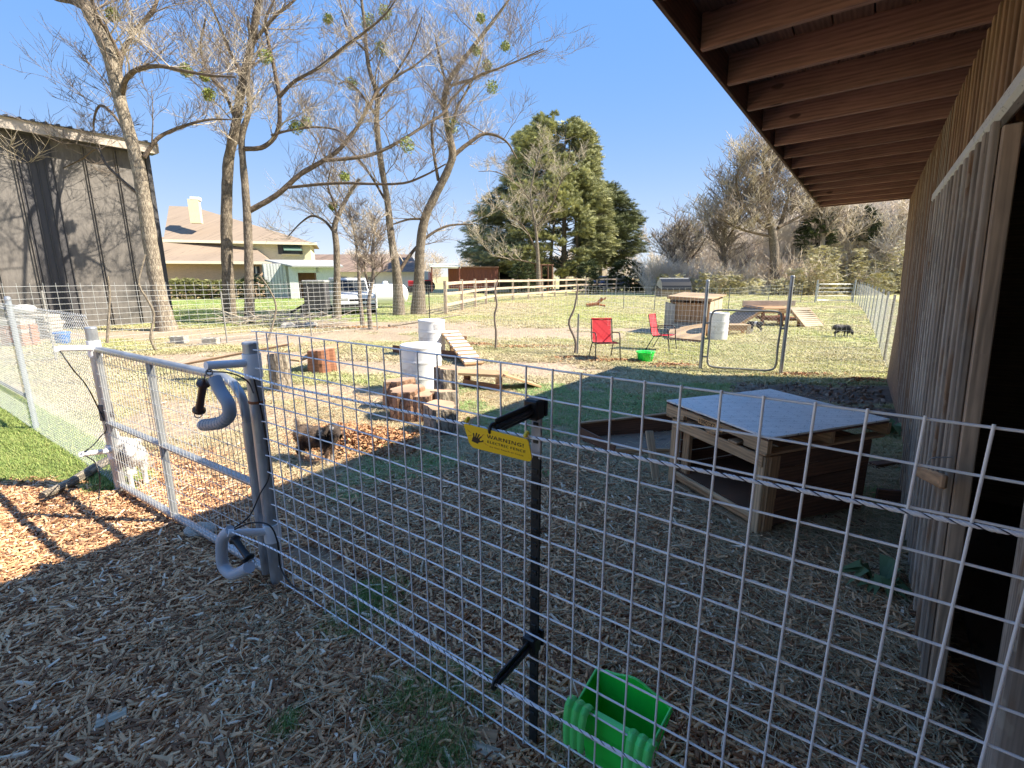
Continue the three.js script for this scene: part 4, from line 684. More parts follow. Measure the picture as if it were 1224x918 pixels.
{
  stump('dark barked stump at the left rear of the stump cluster', G(478, 487), 0.24, 0.20, 0.40, 1); stump('broad low stump with split pale top in the middle left of the stump cluster', G(488, 500), 0.23, 0.21, 0.40, 2);
  stump('narrow stump between the broad stump and the front barrel', G(507, 502), 0.16, 0.15, 0.36, 3); stump('nearest stump of the cluster, low with furrowed pale bark', G(528, 516), 0.185, 0.18, 0.33, 4, M.barkPale);
  stump('tall stump at the right rear of the cluster by the front barrel', G(535, 486), 0.17, 0.155, 0.56, 5, M.barkPale); stump('mid height stump right of the cluster in front of the tall stump', G(531, 499), 0.175, 0.165, 0.36, 6, M.barkPale);
  stump('cracked upright log left of the yard under the long plank', G(337, 466), 0.165, 0.16, 0.60, 7, M.barkPale); stump('reddish split log under the short sloping board in the left yard', G(386, 444), 0.26, 0.24, 0.44, 8, M.redWood);
  // boards resting on the logs
  single('plank', bar(G(225, 455).setY(0.30), G(352, 456).setY(0.66), 0.2, 0.035, V3(0, 1, 0)), M.tanWood2, 'long tilted plank resting on the cracked upright log', 'plank');
  single('plank', bar(VP(352, 431, G(372, 446), V3(0, 0, 1)), VP(404, 412, G(392, 436), V3(0, 0, 1)), 0.28, 0.035, V3(0, 1, 0)), M.tanWood, 'short sloping board lying on the reddish split log', 'plank');
  // low plank bench
  const c = G(596, 470), o = thing('low_bench', 'low plank bench on blocks with sloping ramp end beyond the stumps', 'bench', c.clone()), a = G(548, 462), b = G(600, 466), e = G(641, 462);
  part(o, 'top_plank', bar(a.clone().setY(0.25), V3(b.x + 0.05, 0.26, b.z), 0.36, 0.045), M.tanWood); part(o, 'ramp_plank', bar(V3(b.x - 0.02, 0.27, b.z + 0.02), e.clone().setY(0.03), 0.38, 0.035), M.tanWood);
  for (const [x, z] of [[-0.05, 0.12], [-0.05, -0.14]]) part(o, 'leg', block(V3(b.x + x, 0, b.z + z), 0.10, 0.235, 0.09), M.tanWood2); for (const z of [0.12, -0.12]) part(o, 'leg', block(V3(a.x + 0.15, 0, a.z + z), 0.09, 0.225, 0.09), M.darkWood);
  part(o, 'cross_board', bar(V3(a.x + 0.1, 0.12, a.z + 0.2), V3(b.x, 0.08, b.z + 0.2), 0.03, 0.09), M.darkWood);
}
{ // cleated ramp behind the barrels
  const top = VP(537, 397, G(530, 424), V3(0, 0, 1)), foot = G(567, 437).setY(0.03), d = foot.clone().sub(top), up = V3(0, 1, 0);
  const o = thing('cleated_ramp', 'narrow wooden ramp with white cleats leaning down behind the barrels', 'ramp', foot.clone().setY(0)), wd = V3(-0.05, 0, 1).normalize(), off = V3(-d.z, 0, d.x).normalize();
  const dir = d.clone().normalize(), S = dir.clone().cross(up).normalize(), U = S.clone().cross(dir);
  part(o, 'ramp_board', bar(top, foot, 0.42, 0.04), M.tanWood2);
  for (let k = 0; k < 9; k++) { const c = top.clone().addScaledVector(d, 0.04 + k * 0.113).addScaledVector(U, 0.035); part(o, 'cleat', basis(bx(0.085, 0.028, 0.40, 0.004), c, dir, U, S), M.white); }
  part(o, 'leg', bar(V3(top.x + 0.05, 0, top.z - 0.1), V3(top.x + 0.03, top.y, top.z - 0.1), 0.07, 0.05, V3(1, 0, 0)), M.tanWood2); part(o, 'leg', bar(V3(top.x + 0.05, 0, top.z + 0.12), V3(top.x + 0.03, top.y, top.z + 0.12), 0.07, 0.05, V3(1, 0, 0)), M.tanWood2);
  part(o, 'side_panel', bar(V3(top.x + 0.1, top.y - 0.12, top.z + 0.16), V3(top.x + 0.42, top.y - 0.14, top.z + 0.16), 0.02, 0.14), M.tanWood); part(o, 'skirt_board', bar(G(470, 424).setY(0.14), G(566, 432).setY(0.10), 0.03, 0.17), M.darkWood);
}
// red sling chairs
{
  const o = thing('patio_chair', 'red sling patio chair facing the camera beyond the wire panel', 'chair', V3(0, 0, 0));
  const curve = smooth([V3(0, 0.435, 0.27), V3(0, 0.42, 0.1), V3(0, 0.40, -0.12), V3(0, 0.43, -0.2), V3(0, 0.62, -0.255), V3(0, 0.95, -0.33)], 24);
  const sling = (a, b, nm) => { const q = []; for (let i = a; i < b; i++) { const p = curve[i], n = curve[i + 1]; for (const [s, e] of [[-0.235, 0], [0, 0.235]]) { const y = (x, v) => v.y - 0.016 * (1 - (x / 0.235) ** 2); q.push(V3(s, y(s, p), p.z), V3(e, y(e, p), p.z), V3(e, y(e, n), n.z), V3(s, y(s, p), p.z), V3(e, y(e, n), n.z), V3(s, y(s, n), n.z)); } } return part(o, nm, quadStrip(q), M.red); };
  sling(0, 12, 'seat'); const bk = sling(12, 24, 'backrest'); part(bk, 'top_bar', tube([V3(-0.25, 0.955, -0.33), V3(0.25, 0.955, -0.33)], 0.014, 8), M.red);
  for (const s of [-1, 1]) { const x = s * 0.255;
    part(o, 'side_rail', tube(curve.map((p) => V3(x, p.y, p.z)), 0.013, 8), M.chairFrame);
    part(o, 'front_leg', tube(smooth([V3(s * 0.30, 0, 0.30), V3(s * 0.29, 0.35, 0.25), V3(s * 0.285, 0.60, 0.22), V3(s * 0.285, 0.655, 0.15), V3(s * 0.28, 0.65, -0.05), V3(s * 0.27, 0.63, -0.24)], 20), 0.014, 8), M.chairFrame);
    part(o, 'rear_leg', tube([V3(s * 0.28, 0, -0.36), V3(s * 0.262, 0.42, -0.14), V3(s * 0.26, 0.43, 0.2)], 0.013, 8), M.chairFrame); }
  part(o, 'stretcher', tube([V3(-0.255, 0.405, -0.1), V3(0.255, 0.405, -0.1)], 0.012, 8), M.chairFrame); part(o, 'stretcher', tube([V3(-0.26, 0.425, 0.24), V3(0.26, 0.425, 0.24)], 0.012, 8), M.chairFrame);
  o.position.copy(G(722, 430)); o.rotation.y = 0.12; OFF.set(o, o.position.clone()); o.scale.setScalar(0.92); 
  const c2 = copyOf(o, G(791, 419), 0.95, 'red sling patio chair turned sideways next to the far green bucket'); c2.scale.setScalar(0.92);
}
{ // green trug in the grass
  const b = G(771, 432), o = thing('green_bucket', 'small round green plastic tub lying in the grass by the red chairs', 'bucket', b.clone());
  part(o, 'tub', lathe([[0, 0.005], [0.15, 0.005], [0.19, 0.20], [0.205, 0.205], [0.20, 0.215], [0.182, 0.205], [0.145, 0.02], [0, 0.02]], 28, b), M.greenSolid);
  part(o, 'handle', tube(smooth([V3(b.x - 0.2, 0.2, b.z), V3(b.x - 0.15, 0.24, b.z + 0.13), V3(b.x, 0.255, b.z + 0.2), V3(b.x + 0.15, 0.24, b.z + 0.13), V3(b.x + 0.2, 0.2, b.z)], 16), 0.008, 6), M.greenPale);
}
// wooden hut with a ramp
{
  const L = G(799, 398), Fr = G(845, 402.5), Rr = G(860, 397.5), Bk = L.clone().add(Rr).sub(Fr), o = thing('goat_hut', 'plywood goat hut with slatted front and tan roof behind the small gate', 'hut', L.clone().lerp(Rr, 0.5));
  const lw = (a, b, h0, h1, nm, m, n) => { for (let i = 0; i < n; i++) { const p = a.clone().lerp(b, (i + 0.5) / n), d = b.clone().sub(a), w = d.length() / n; part(o, nm, basis(bx(w * 0.93, h1 - h0, 0.02, 0.003), V3(p.x, (h0 + h1) / 2, p.z), d.clone().normalize(), V3(0, 1, 0), d.clone().normalize().cross(V3(0, 1, 0))), m); } };
  const hF = 1.12;
  lw(L, Fr, 0.1, hF - 0.13, 'front_slat', M.tanWood2, 9); part(o, 'front_rail', bar(L.clone().setY(hF - 0.015), Fr.clone().setY(hF - 0.015), 0.04, 0.06), M.tanWood2);
  for (let i = 0; i <= 6; i++) { const p = L.clone().lerp(Fr, i / 6); part(o, 'vent_stud', block(V3(p.x, hF - 0.14, p.z), 0.035, 0.12, 0.035), M.darkWood); }
  lw(Fr, Rr, 0.02, hF, 'side_board', M.paleWood, 3); lw(L, Bk, 0.02, hF, 'side_board', M.greyWall, 4); lw(Bk, Rr, 0.02, hF + 0.1, 'back_board', M.darkWood, 6);
  const c = L.clone().add(Rr).multiplyScalar(0.5), big = (p, y) => c.clone().add(p.clone().sub(c).multiplyScalar(1.14)).setY(y);
  part(o, 'roof', slab([big(L, 1.18), big(Fr, 1.14), big(Rr, 1.22), big(Bk, 1.27)], 0.03), M.ply); part(o, 'roof_edge', bar(big(L, 1.13), big(Fr, 1.095), 0.04, 0.07), M.tanWood2);
  const u = Fr.clone().sub(L).normalize(), n = V3(-u.z, 0, u.x); if (n.z < 0) n.negate();
  const rp = thing('plywood_ramp', 'tan plywood ramp sloping down in front of the goat hut', 'ramp', Fr.clone().addScaledVector(n, 0.3));
  const a = G(797, 406.5), b = G(838, 410.5), c0 = L.clone().addScaledVector(u, 0.15).addScaledVector(n, 0.05), c1 = Fr.clone().addScaledVector(u, -0.05).addScaledVector(n, 0.05);
  part(rp, 'ramp_sheet', slab([a.clone().setY(0.09), b.clone().setY(0.09), c1.clone().setY(0.42), c0.clone().setY(0.36)], 0.025), M.ply);
  part(rp, 'kick_board', bar(a.clone().setY(0.04), b.clone().setY(0.04), 0.03, 0.07), M.darkWood); part(rp, 'support', bar(c1.clone().setY(0), c1.clone().setY(0.38), 0.05, 0.05, u), M.tanWood2);
  const m = thing('metal_sheet', 'upright corrugated grey metal sheet against the left of the goat hut', 'metal sheet', L.clone().addScaledVector(u, -0.05));
  for (let i = 0; i < 7; i++) { const p = L.clone().addScaledVector(n, 0.06).addScaledVector(u, -0.12 + i * 0.05); part(m, 'corrugation', tube([V3(p.x, 0.02, p.z), V3(p.x, 1.0 - 0.012 * i, p.z)], 0.026, 8), M.zinc); }
  // low table by the barrel
  const t = G(882, 400), tb = thing('timber_step', 'small timber step box on legs right of the white barrel', 'step', t.clone());
  part(tb, 'top', block(V3(t.x - 0.05, 0.28, t.z - 0.1), 0.75, 0.04, 0.45), M.ply); part(tb, 'front_board', block(V3(t.x - 0.03, 0.14, t.z + 0.1), 0.62, 0.14, 0.03), M.tanWood2); part(tb, 'leg', block(V3(t.x + 0.27, 0, t.z + 0.1), 0.12, 0.275, 0.05), M.paleWood); part(tb, 'leg', block(V3(t.x + 0.27, 0, t.z - 0.28), 0.1, 0.275, 0.05), M.tanWood2); part(tb, 'leg', block(V3(t.x - 0.35, 0, t.z + 0.05), 0.1, 0.275, 0.05), M.tanWood2);
}
{ // platform with two ramps
  const c = G(938, 390), o = thing('ramp_platform', 'pallet platform with slatted ramps down both sides in the field', 'platform', c.clone()), z = c.z;
  const A = VP(912, 369, c, V3(0, 0, 1)), B = VP(958, 369, c, V3(0, 0, 1)), y = A.y, dz = 1.3;
  for (let k = 0; k < 5; k++) part(o, 'deck_board', bar(V3(A.x - 0.1, y, z - k * dz / 4), V3(B.x, y, z - k * dz / 4), 0.22, 0.04), M.tanWood2);
  part(o, 'side_rail', bar(V3(A.x - 0.15, y + 0.13, z - dz), V3(B.x + 0.5, y + 0.13, z - dz), 0.05, 0.2), M.railWood); part(o, 'side_rail', bar(V3(A.x, y - 0.1, z + 0.12), V3(B.x, y - 0.1, z + 0.12), 0.05, 0.12), M.tanWood2);
  for (const x of [A.x, (A.x + B.x) / 2, B.x - 0.05]) for (const q of [0.05, -dz]) part(o, 'leg', block(V3(x, 0, z + q), 0.1, y - 0.02, 0.1), M.redWood);
  part(o, 'lower_deck', block(V3((A.x + B.x) / 2 + 0.1, 0.2, z - 0.5), 1.1, 0.12, 1.0), M.redWood);
  const f0 = G(893, 393), a0 = VP(944, 368, V3(0, 0, z + 0.14), V3(0, 0, 1)), a1 = VP(967, 368, V3(0, 0, z + 0.1), V3(0, 0, 1)), b0 = G(961, 391.5).setY(0.03), b1 = G(985, 390).setY(0.03);
  for (let k = 0; k < 9; k++) { const t = (k + 0.5) / 9, p = a0.clone().lerp(b0, t), q = a1.clone().lerp(b1, t), run = b0.clone().sub(a0); part(o, 'ramp_slat', bar(p, q, 0.115, 0.025, q.clone().sub(p).cross(run).multiplyScalar(q.clone().sub(p).cross(run).y > 0 ? 1 : -1)), M.paleWood); }
  part(o, 'ramp_beam', bar(a0.clone().add(V3(0.02, -0.06, 0)), b0.clone().add(V3(0.02, -0.02, 0)), 0.05, 0.08), M.tanWood2); part(o, 'ramp_beam', bar(a1.clone().add(V3(-0.02, -0.06, 0)), b1.clone().add(V3(-0.02, -0.02, 0)), 0.05, 0.08), M.tanWood2);
  for (let k = 0; k < 7; k++) { const t = (k + 0.5) / 7; part(o, 'ramp_slat', bar(V3(A.x + (f0.x - A.x) * t, y * (1 - t) + 0.04, z + 0.1), V3(A.x + (f0.x - A.x) * t, y * (1 - t) + 0.04, z - dz), 0.15, 0.03, V3(-1, 1, 0)), M.oldWood); }
  for (const q of [0.12, -dz]) part(o, 'ramp_beam', bar(V3(A.x, y - 0.03, z + q), V3(f0.x, 0.03, z + q), 0.05, 0.09), M.tanWood2);
}
{ // far black-topped hut
  const c = G(804, 354.5), o = thing('dome_hut', 'low hut with rounded black roof and pale end at the far fence', 'hut', c.clone()), w = 2.6, d = 2.0;
  part(o, 'base', block(V3(c.x, 0, c.z), w * 0.95, 0.7, d * 0.9), M.oldWood); const q = []; const prof = []; for (let i = 0; i <= 8; i++) { const a = i / 8 * Math.PI; prof.push([Math.cos(a) * d / 2, 0.62 + Math.sin(a) * 0.95]); }
  for (let i = 0; i < 8; i++) { const P = (k, s) => V3(c.x + s * w / 2, prof[k][1], c.z + prof[k][0]); q.push(P(i, -1), P(i, 1), P(i + 1, 1), P(i, -1), P(i + 1, 1), P(i + 1, -1)); } part(o, 'roof', quadStrip(q), M.black);
  for (const s of [-1, 1]) { const e = []; for (let i = 1; i < 7; i++) e.push(V3(c.x + s * w * 0.49, prof[0][1], c.z + prof[0][0]), V3(c.x + s * w * 0.49, prof[i][1], c.z + prof[i][0]), V3(c.x + s * w * 0.49, prof[i + 1][1], c.z + prof[i + 1][0])); part(o, 'end_panel', quadStrip(e), M.greyWall); }
  part(o, 'ridge_cap', tube([V3(c.x - w / 2, 1.58, c.z), V3(c.x + w / 2, 1.58, c.z)], 0.06, 8), M.greyWall); part(o, 'skid', block(V3(c.x + 1.8, 0, c.z), 1.2, 0.3, 0.5), M.paleWood);
}
// fallen log, blocks, odds and ends on the left
{
  single('fallen_log', tube(smooth([G(52, 600).setY(0.05), G(90, 582).setY(0.06), G(118, 566).setY(0.07), G(131, 557).setY(0.06)], 16), (t) => 0.042 - 0.012 * Math.abs(t - 0.6), 12, true, 0.2, 3), M.barkPale, 'grey fallen log lying at the edge of the lawn by the gate', 'log');
  const cinder = (px, label) => { const p = G(...px), o = thing('concrete_block', label, 'concrete block', p.clone()); part(o, 'shell', [block(V3(p.x, 0, p.z + 0.09), 0.4, 0.19, 0.03), block(V3(p.x, 0, p.z - 0.09), 0.4, 0.19, 0.03)], M.stone); for (const x of [-0.185, 0, 0.185]) part(o, 'web', block(V3(p.x + x, 0, p.z), 0.03, 0.19, 0.15), M.stone); };
  cinder([215, 410], 'pale concrete block on the dirt left of the leaning branch'); cinder([253, 412], 'tan concrete block with dark hollow side near the gate post top');
  const rock = (px, r, label) => { const p = G(...px), g = new THREE.IcosahedronGeometry(r, 2), a = g.attributes.position; for (let i = 0; i < a.count; i++) { const k = 0.75 + 0.5 * vn(a.getX(i) * 9 + px[0], a.getY(i) * 9 + a.getZ(i) * 7); a.setXYZ(i, a.getX(i) * k * 1.3, Math.max(-0.02, a.getY(i) * k * 0.7), a.getZ(i) * k); } g.computeVertexNormals(); g.translate(p.x, 0.04, p.z); single('rock', g, M.stone, label, 'rock'); };
  rock([240, 640], 0.085, 'flat pale rock just inside the gate at its lower right corner'); rock([345, 392], 0.22, 'large tan rock beneath the brush pile'); rock([372, 390], 0.18, 'small grey rock right of the brush pile');
  // brick stack, bags and blue tub behind the chain link
  const bp = G(31, 412), st = thing('brick_stack', 'stack of orange bricks and pale blocks behind the chain link', 'brick stack', bp.clone()), r = rng(31);
  for (let y = 0; y < 6; y++) for (let i = 0; i < 3; i++) for (let j = 0; j < 2; j++) part(st, 'brick', block(V3(bp.x + (i - 1) * 0.215 + rr(-0.015, 0.015, r), y * 0.112, bp.z + j * 0.24 + rr(-0.02, 0.02, r)), 0.205, 0.108, 0.2, rr(-0.06, 0.06, r)), y > 4 || r() < 0.25 ? M.stone : M.brick);
  const bg = (x, z, y, label) => { const g = new THREE.SphereGeometry(0.3, 16, 10); g.scale(1.1, 0.45, 0.8); const a = g.attributes.position; for (let i = 0; i < a.count; i++) a.setY(i, a.getY(i) * (0.85 + 0.3 * vn(a.getX(i) * 8 + x, a.getZ(i) * 8))); g.computeVertexNormals(); g.translate(x, y + 0.13, z); single('feed_bag', g, M.white, label, 'bag'); };
  const sp = G(48, 404); bg(sp.x - 0.3, sp.z, 0.72, 'white bag lying on top of the stone pile behind chain link'); bg(sp.x - 1.5, sp.z + 0.4, 0.0, 'white bag on the ground left of the brick stack');
  const pl = thing('stone_pile', 'pile of pale flat stones right behind the brick stack', 'stone pile', sp.clone()); for (let y = 0; y < 7; y++) for (let i = 0; i < 3; i++) part(pl, 'stone', block(V3(sp.x - 0.45 + i * 0.42 + rr(-0.05, 0.05, r), y * 0.1, sp.z + rr(-0.06, 0.06, r)), 0.4, 0.095, 0.5, rr(-0.1, 0.1, r), 0.02), M.stone);
  const tb = G(76, 411), t = thing('blue_tub', 'blue plastic tub standing behind the chain link fence', 'tub', tb); part(t, 'tub', lathe([[0, 0], [0.15, 0], [0.18, 0.28], [0.2, 0.28], [0.2, 0.31], [0.17, 0.31], [0.14, 0.03], [0, 0.03]], 24, tb), M.blue); part(t, 'lid', lathe([[0, 0.33], [0.18, 0.325], [0.205, 0.31]], 24, tb), M.blue);
}

// ---------------------------------------------------------------- goats
// a goat from its joints: distance to tapered limbs, joined smoothly and meshed; paint(p) gives its coat
function goatBody(limbs, paint, res, size, centre) {
  const mc = new MarchingCubes(res, new THREE.MeshStandardMaterial(), false, false, 200000); mc.isolation = 0; const half = res / 2, k = size / res * 1.0;
  for (let z = 0; z < res; z++) for (let y = 0; y < res; y++) for (let x = 0; x < res; x++) {
    const px = centre.x + (x - half) * k, py = centre.y + (y - half) * k, pz = centre.z + (z - half) * k; let d = 1;
    for (const L of limbs) {
      const [a, b, r0, r1, sq, s] = L, vx = b[0] - a[0], vy = b[1] - a[1], vz = b[2] - a[2], l2 = vx * vx + vy * vy + vz * vz + 1e-9; let t = ((px - a[0]) * vx + (py - a[1]) * vy + (pz - a[2]) * vz) / l2; t = t < 0 ? 0 : t > 1 ? 1 : t;
      const e = Math.sqrt((px - a[0] - vx * t) ** 2 + (py - a[1] - vy * t) ** 2 + ((pz - a[2] - vz * t) * (sq || 1)) ** 2) - (r0 + (r1 - r0) * t), kk = s || 0.018, h = Math.max(kk - Math.abs(d - e), 0) / kk; d = Math.min(d, e) - h * h * kk * 0.25;
    }
    mc.field[x + y * res + z * res * res] = -d + 0.0025 * (vn(px * 90 + 20, py * 90 + pz * 70 + 30) - 0.5);
  }
  mc.update(); const n = mc.count, P = new Float32Array(n * 3), N = new Float32Array(n * 3), C = new Float32Array(n * 3);
  for (let i = 0; i < n; i++) { const q = [0, 1, 2].map((j) => mc.positionArray[i * 3 + j] * half * k + [centre.x, centre.y, centre.z][j]); P.set(q, i * 3); for (let j = 0; j < 3; j++) N[i * 3 + j] = mc.normalArray[i * 3 + j]; C.set(paint(...q), i * 3); }
  const g = new THREE.BufferGeometry(); g.setAttribute('position', new THREE.BufferAttribute(P, 3)); g.setAttribute('normal', new THREE.BufferAttribute(N, 3)); g.setAttribute('color', new THREE.BufferAttribute(C, 3)); g.setAttribute('uv', new THREE.BufferAttribute(new Float32Array(n * 2).map((_, i) => P[Math.floor(i / 2) * 3 + (i % 2)] * 6), 2)); g.computeVertexNormals(); return g;
}
function goat(label, p, turn, scale, head, paint, o = {}) {
  const t = thing('goat', label, 'goat', V3(0, 0, 0)), [hx, hy, hz] = head.at, m = head.nose, res = o.res || 88;
  const L = [[[0.13, 0.265, 0], [0, 0.262, 0], 0.078, 0.086, 1.15, 0.03], [[0, 0.262, 0], [-0.15, 0.285, 0], 0.086, 0.072, 1.1, 0.03], [[0.14, 0.29, 0], [hx, hy, hz], 0.062, 0.04, 1, 0.03],
    [[hx, hy, hz], [hx + m[0] * 0.5, hy + m[1] * 0.5, hz + m[2] * 0.5], 0.043, 0.034, 1, 0.02], [[hx + m[0] * 0.4, hy + m[1] * 0.4, hz + m[2] * 0.4], [hx + m[0], hy + m[1], hz + m[2]], 0.034, 0.023, 1, 0.02], [[-0.20, 0.32, 0], o.tailDown ? [-0.25, 0.25, 0] : [-0.225, 0.40, 0], 0.02, 0.013, 1, 0.02]];
  for (const s of [-1, 1]) { const f = (o.step || 0) * s * 0.03;
    L.push([[0.12, 0.25, s * 0.045], [0.125 + f, 0.14, s * 0.05], 0.038, 0.019], [[0.125 + f, 0.14, s * 0.05], [0.12 + f, 0.03, s * 0.05], 0.019, 0.0135], [[0.12 + f, 0.03, s * 0.05], [0.135 + f, 0.012, s * 0.05], 0.015, 0.015],
      [[-0.14, 0.275, s * 0.045], [-0.10 - f, 0.185, s * 0.055], 0.058, 0.034, 1, 0.03], [[-0.10 - f, 0.185, s * 0.055], [-0.175 - f, 0.115, s * 0.052], 0.032, 0.018], [[-0.175 - f, 0.115, s * 0.052], [-0.155 - f, 0.03, s * 0.052], 0.017, 0.0135], [[-0.155 - f, 0.03, s * 0.052], [-0.14 - f, 0.012, s * 0.052], 0.015, 0.015]);
    const e = head.ear || [-0.035, -0.03, 0.075]; L.push([[hx - 0.012, hy + 0.024, hz + s * 0.035], [hx + e[0], hy + e[1], hz + s * e[2]], 0.013, 0.018, 1, 0.012], ); if (o.horns) L.push([[hx, hy + 0.035, hz + s * 0.015], [hx - 0.035, hy + 0.085, hz + s * 0.025], 0.011, 0.005, 1, 0.008]); }
  const body = part(t, 'body', goatBody(L, paint, res, 0.62, V3(0.02, 0.235, 0)), M.fur);
  for (const s of [-1, 1]) { const g = new THREE.SphereGeometry(0.0075, 10, 8); g.translate(hx + m[0] * 0.35, hy + m[1] * 0.35 + 0.014, hz + m[2] * 0.35 + s * 0.035); part(body, 'eye', g, M.black); const h = []; for (const x of [0.138 + (o.step || 0) * s * 0.03, -0.14 - (o.step || 0) * s * 0.03]) h.push(lathe([[0.017, 0], [0.018, 0.004], [0.013, 0.024], [0, 0.026]], 10, V3(x, -0.002, s * 0.051))); h.forEach((g2) => part(body, 'hoof', g2, M.black)); }
  if (o.hair) { // coat: short hairs lying back and down
    const P = body.geometry.attributes.position, N = body.geometry.attributes.normal, C = body.geometry.attributes.color, r = rng(o.seed || 3), pos = [], col = [], n = P.count;
    for (let i = 0; i < o.hairs; i++) { const k = Math.floor(r() * n), x = P.getX(k), y = P.getY(k), z = P.getZ(k); if (y < 0.13 || (x > hx - 0.02 && r() < 0.7)) continue; const L = o.hair * rr(0.5, 1.2, r), d = V3(N.getX(k) * 0.75 - 0.55 + rr(-0.25, 0.25, r), N.getY(k) * 0.6 - 0.55 + rr(-0.2, 0.2, r), N.getZ(k) * 0.75 + rr(-0.25, 0.25, r)).normalize(), s = V3(r() - 0.5, r() - 0.5, r() - 0.5).normalize().multiplyScalar(0.0016), f = rr(0.75, 1.35, r);
      for (const q of [[x - s.x, y - s.y, z - s.z], [x + s.x, y + s.y, z + s.z], [x + d.x * L, y + d.y * L, z + d.z * L]]) { pos.push(...q); col.push(C.getX(k) * f, C.getY(k) * f, C.getZ(k) * f); } }
    const g = new THREE.BufferGeometry(); g.setAttribute('position', new THREE.Float32BufferAttribute(pos, 3)); g.setAttribute('color', new THREE.Float32BufferAttribute(col, 3)); g.setAttribute('uv', new THREE.Float32BufferAttribute(new Float32Array(pos.length / 3 * 2), 2)); g.computeVertexNormals(); part(body, 'coat', g, M.fur, { kind: 'stuff' });
  }
  t.position.copy(p); t.rotation.y = turn; t.scale.setScalar(scale); return t;
}
{
  const fw = G(403, 559).sub(G(362, 552)), dn = (x, y, z) => 0.75 + 0.6 * fbm(x * 40 + 9, y * 40 + z * 30 + 9, 2);
  const dark = (x, y, z) => { const n = dn(x, y, z); let c = [0.10, 0.062, 0.042]; if (y > 0.29 && x < 0.1) c = mix3(c, [0.17, 0.125, 0.095], 0.7); if (x > 0.05 && x < 0.19 && y > 0.235 && y < 0.39) c = [0.012, 0.011, 0.012]; if (y < 0.235 && x < -0.05) c = [0.035, 0.022, 0.017]; if (y < 0.09) c = [0.30, 0.26, 0.23]; if (x > 0.19) c = [0.06, 0.042, 0.032]; if (x > 0.215 && x < 0.25 && Math.abs(z - 0.025) > 0.026 && y > 0.35) c = [0.42, 0.38, 0.34]; if (x > 0.10 && x < 0.14 && y > 0.31 && y < 0.345) c = [0.6, 0.57, 0.54]; return c.map((v) => v * n); };
  goat('dark brown goat kid with black shoulders standing by the leaf pile', G(382, 554), Math.atan2(-fw.z, fw.x), 1.06, { at: [0.215, 0.375, 0.02], nose: [0.085, -0.055, 0.03] }, dark, { step: 0.5, hair: 0.032, hairs: 16000 });
  const white = (x, y, z) => { const n = 0.9 + 0.2 * fbm(x * 40 + 9, y * 40 + z * 30 + 9, 2); let c = [0.60, 0.58, 0.54]; if (Math.abs(x - 0.2) < 0.02 && y > 0.42) c = [0.55, 0.5, 0.46]; return c.map((v) => v * n); };
  goat('white goat kid standing behind the gate beside the hinge post', G(160, 578), -0.62, 1.12, { at: [0.205, 0.375, 0.03], nose: [0.08, -0.05, 0.035], ear: [-0.05, 0.0, 0.07] }, white, { step: 0.4, hair: 0.016, hairs: 12000, seed: 9 });
  const grey = (x, y, z) => { const n = dn(x, y, z); let c = [0.05, 0.045, 0.045]; if (x < 0 && y > 0.27) c = [0.16, 0.14, 0.13]; if (y < 0.10) c = [0.25, 0.23, 0.22]; return c.map((v) => v * n); };
  goat('dark grey goat grazing with its head down in the right field', G(1005, 403), -0.15, 1.05, { at: [0.27, 0.16, 0], nose: [0.05, -0.085, 0] }, grey, { res: 56, tailDown: true, step: 0.6, hair: 0.035, hairs: 6000 });
  const bw = (x, y, z) => { const n = dn(x, y, z); let c = [0.03, 0.028, 0.03]; if (x > -0.03 && x < 0.05) c = [0.6, 0.58, 0.55]; if (y < 0.10) c = [0.5, 0.48, 0.45]; return c.map((v) => v * n); };
  goat('black and white goat standing at the foot of the field platform', G(903, 397), 2.3, 1.0, { at: [0.23, 0.30, 0], nose: [0.07, -0.07, 0] }, bw, { res: 56 });
}

// ---------------------------------------------------------------- trees
// branches that fork off a limb and fork again; each level thinner
function forks(R, o, dir, len, r, level, rnd, opt) {
  const n = level > 1 ? 5 : level === 1 ? 4 : 3, d = dir.clone(); let p = o.clone(), rad = r;
  for (let i = 0; i < n; i++) {
    d.x += rr(-0.28, 0.28, rnd); d.z += rr(-0.28, 0.28, rnd); d.y += rr(-0.2, 0.26, rnd) + (opt.up || 0.04); d.normalize();
    const q = p.clone().addScaledVector(d, len / n), r2 = Math.max(opt.min, rad * (level ? 0.8 : 0.7)); R.add(p, q, rad, i === n - 1 && level === 0 ? opt.min * 0.4 : r2, level > 1 ? 5 : 3);
    if (level > 0 && i > 0) { const k = opt.kids[level - 1]; for (let j = 0; j < k; j++) { if (rnd() < 0.25) continue; const a = rnd() * 6.283, sd = V3(Math.cos(a), rr(-0.25, 0.7, rnd), Math.sin(a)), nd = d.clone().multiplyScalar(0.7).addScaledVector(sd, 0.75).normalize(); forks(R, p.clone().lerp(q, rnd()), nd, len * rr(0.38, 0.72, rnd), Math.max(opt.min, rad * 0.5), level - 1, rnd, opt); } }
    p = q; rad = r2;
  }
}
